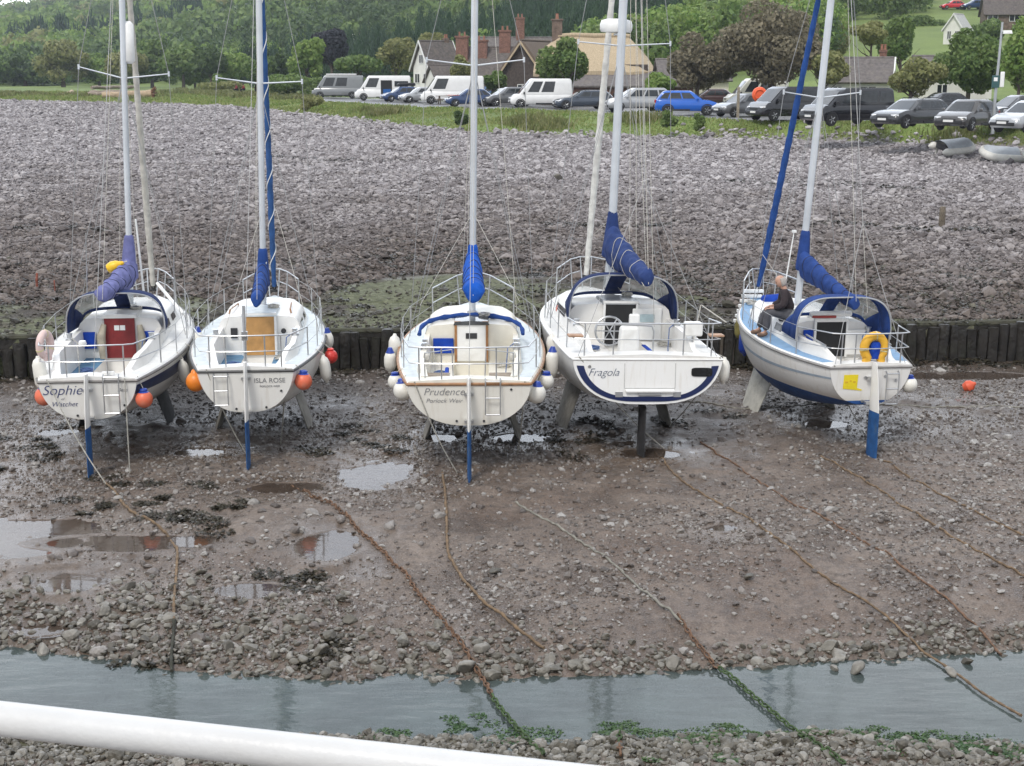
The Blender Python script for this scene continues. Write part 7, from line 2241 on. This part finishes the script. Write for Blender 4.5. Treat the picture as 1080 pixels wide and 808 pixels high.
tree("shrub", "bushes between the hillside cottage and the brown-roofed house", 1034, 190, None, 1016, 1062, 18, 46, G_MID, 3600, .4, 12, 30, trunk=False, cat="shrub")
tree("shrub", "olive bushes on the left end of the lawn", 880, 170, None, 862, 900, 20, 60, G_OLIVE, 3600, .36, 12, 31, trunk=False, cat="shrub")
tree("broadleaf_tree", "dark tree behind the biggest bushy brown tree", 870, 230, None, 846, 908, -20, 36, G_DARK, 5000, .5, 14, 32)
# hedge behind the vans
he = empty("hedge", hbase(395, 172, None), (0, 0, 0), "long clipped green hedge behind the white vans", "hedge")
P = np.stack([rng.uniform(-9, 10, 5000), rng.uniform(-.8, .8, 5000), rng.uniform(0, 2.2, 5000)], 1); dd = P * np.array([0, 1, .6]) + rng.normal(size=P.shape) * .2; dd /= np.linalg.norm(dd, axis=1)[:, None]
q = leaf_quads(P, dd, .32, rng); mesh_np("foliage", q.reshape(-1, 3), np.arange(20000).reshape(5000, 4), G_MID, parent=he)

# front row of the wood at the left
row = [(-18, 60, 50, G_MID, "dark green"), (26, 58, 52, G_DARK, "darkest green"), (66, 64, 43, G_OLIVE, "broad olive-green"), (104, 46, 52, G_BRIGHT, "pale green"), (128, 50, 48, G_OLIVE, "brownish olive"), (160, 52, 40, G_MID, "tall mid-green"), (193, 50, 38, G_MID, "tall round-topped"), (205, 34, 66, G_BRIGHT, "low bright green"), (222, 40, 46, G_DARK, "narrow dark green"), (247, 44, 52, G_BRIGHT, "light green"), (272, 40, 58, G_MID, "small-crowned green"), (292, 34, 50, G_DARK, "dark slim")]
where = ["at the left edge of the wood", "second from left along the wood edge", "behind the driftwood's left end", "directly left of the Sophie mast", "right behind the Sophie mast", "just right of the Sophie mast", "midway between the first two masts", "in front of its taller neighbours between the first two masts", "left of the ISLA ROSE mast", "touching the ISLA ROSE mast", "just right of the ISLA ROSE mast", "beside the round bright green tree"]
for i, ((x, wd, yt, mm, ad), wh) in enumerate(zip(row, where)):
    dep = 315 - 9 * i + (14 if i % 2 else 0)
    tree("wood_edge_tree", "%s tree %s" % (ad, wh), x, dep, None, x - wd / 2, x + wd / 2, yt, 93 - i * .5, mm, 3400, .75, 14, 40 + i, group="trees along the edge of the wood", bs=(.30, .5), lim=3)

# the wood on the hill: one mass of crowns
def project(P):
    v = P - np.array(EYE); z = v @ np.array(FWD); return CX + F * v[:, 0] / z, CY - F * (v @ np.array(UPV)) / z
r = np.random.default_rng(91)
n_ = 9500
Y = 165 + 900 * r.random(n_) ** 1.5; X = (r.random(n_) * 2 - 1) * Y * .45
Z = ground_h(X, Y)
y0 = np.interp(X / Y * 150, HEDGEX, HILY0)
pxs, pys = project(np.stack([X, Y, Z], 1))
ok = (Y > y0 + 8) | ((Y > 330) & (X < -40))
lawn = ((pxs > 872) & (pxs < 1120) & (Y < 235)) | ((pxs > 975) & (pxs < 1050) & (Y < 345))
nearw = Y < 330
ok &= ~lawn
ok &= ~((fbm(X + 50, Y, 1 / 75., 3) > .33) & (Y > 380))
ok &= ~((pxs > 540) & (pxs < 620) & (Y < 200))
X, Y, Z, pxs, nearw = X[ok], Y[ok], Z[ok], pxs[ok], nearw[ok]
nC = len(X)
rad = r.uniform(3.0, 5.6, nC) * np.clip(Y / 420, .75, 1.5)
tone = fbm(X, Y, 1 / 90., 3) + r.normal(0, .18, nC)
con = fbm(X + 400, Y, 1 / 130., 3) + (pxs > 520) * (pxs < 720) * .25
kind = np.where(con > .30, 3, np.where(tone < -.30, 0, np.where(tone < .02, 1, np.where(tone < .34, 2, 4))))
TP = []
for s_ in range(8):
    P, d, rr_ = crown_pts(230, 1, 1, 1.0, 9, 200 + s_, (.36, .58)); TP.append((P, d))
    P2 = P.copy()
mats_ = [G_DARK, G_MID, G_BRIGHT, G_CONI, G_OLIVE]
allq, allm = [], []
NTP = [crown_pts(1100, 1, 1, 1.0, 12, 300 + s_, (.30, .52))[:2] for s_ in range(4)]
for s_ in range(12):
    near_ = s_ >= 8
    idx = np.where((np.arange(nC) % 8 == s_) & ~nearw)[0] if not near_ else np.where((np.arange(nC) % 4 == s_ - 8) & nearw)[0]
    P, d = TP[s_] if not near_ else NTP[s_ - 8]
    if not len(idx): continue
    q = leaf_quads(P, d, .27 if not near_ else .125, np.random.default_rng(s_ + 1), .9)
    sc = np.stack([rad[idx], rad[idx], rad[idx] * np.where(kind[idx] == 3, 1.7, 1.1)], 1)
    a = r.uniform(0, 6.28, len(idx)); ca, sa = np.cos(a), np.sin(a)
    Q = q[None] * np.ones((len(idx), 1, 1, 1))
    x, y = Q[..., 0] * ca[:, None, None] - Q[..., 1] * sa[:, None, None], Q[..., 0] * sa[:, None, None] + Q[..., 1] * ca[:, None, None]
    tap = np.where(kind[idx] == 3, 1, 0)[:, None, None] * (.5 - .5 * Q[..., 2]) + np.where(kind[idx] == 3, 0, 1)[:, None, None]
    Q = np.stack([x * (.25 + .75 * tap), y * (.25 + .75 * tap), Q[..., 2]], -1) * sc[:, None, None, :]
    Q += np.stack([X[idx], Y[idx], Z[idx] + rad[idx] * .95], 1)[:, None, None, :]
    allq.append(Q.reshape(-1, 3)); allm.append(np.repeat(kind[idx], len(P)))
Q = np.concatenate(allq); M_ = np.concatenate(allm)
fo = mesh_np("hillside_wood", Q, np.arange(len(Q)).reshape(-1, 4), mats_, M_); tag(fo, kind='stuff')
print("wood crowns", nC)

# ------------------------------------------------------------------ air
def haze_box(dens):
    me = bpy.data.meshes.new("haze"); o = bpy.data.objects.new("haze", me); COL.objects.link(o)
    import bmesh
    bm = bmesh.new(); bmesh.ops.create_cube(bm, size=1); bm.to_mesh(me); bm.free()
    x0, x1, y0, y1, z0, z1 = -1800, 1800, -40, 1950, -5, 260
    o.scale = (x1 - x0, y1 - y0, z1 - z0); o.location = ((x0 + x1) / 2, (y0 + y1) / 2, (z0 + z1) / 2)
    m = bpy.data.materials.new("haze_air"); m.use_nodes = True; n = m.node_tree; n.nodes.clear()
    out = n.nodes.new("ShaderNodeOutputMaterial"); v = n.nodes.new("ShaderNodeVolumePrincipled")
    v.inputs['Color'].default_value = (.80, .88, 1.0, 1); v.inputs['Density'].default_value = dens; v.inputs['Anisotropy'].default_value = .2
    n.links.new(v.outputs[0], out.inputs['Volume']); me.materials.append(m)
    tag(o, kind='stuff')
haze_box(.00025)
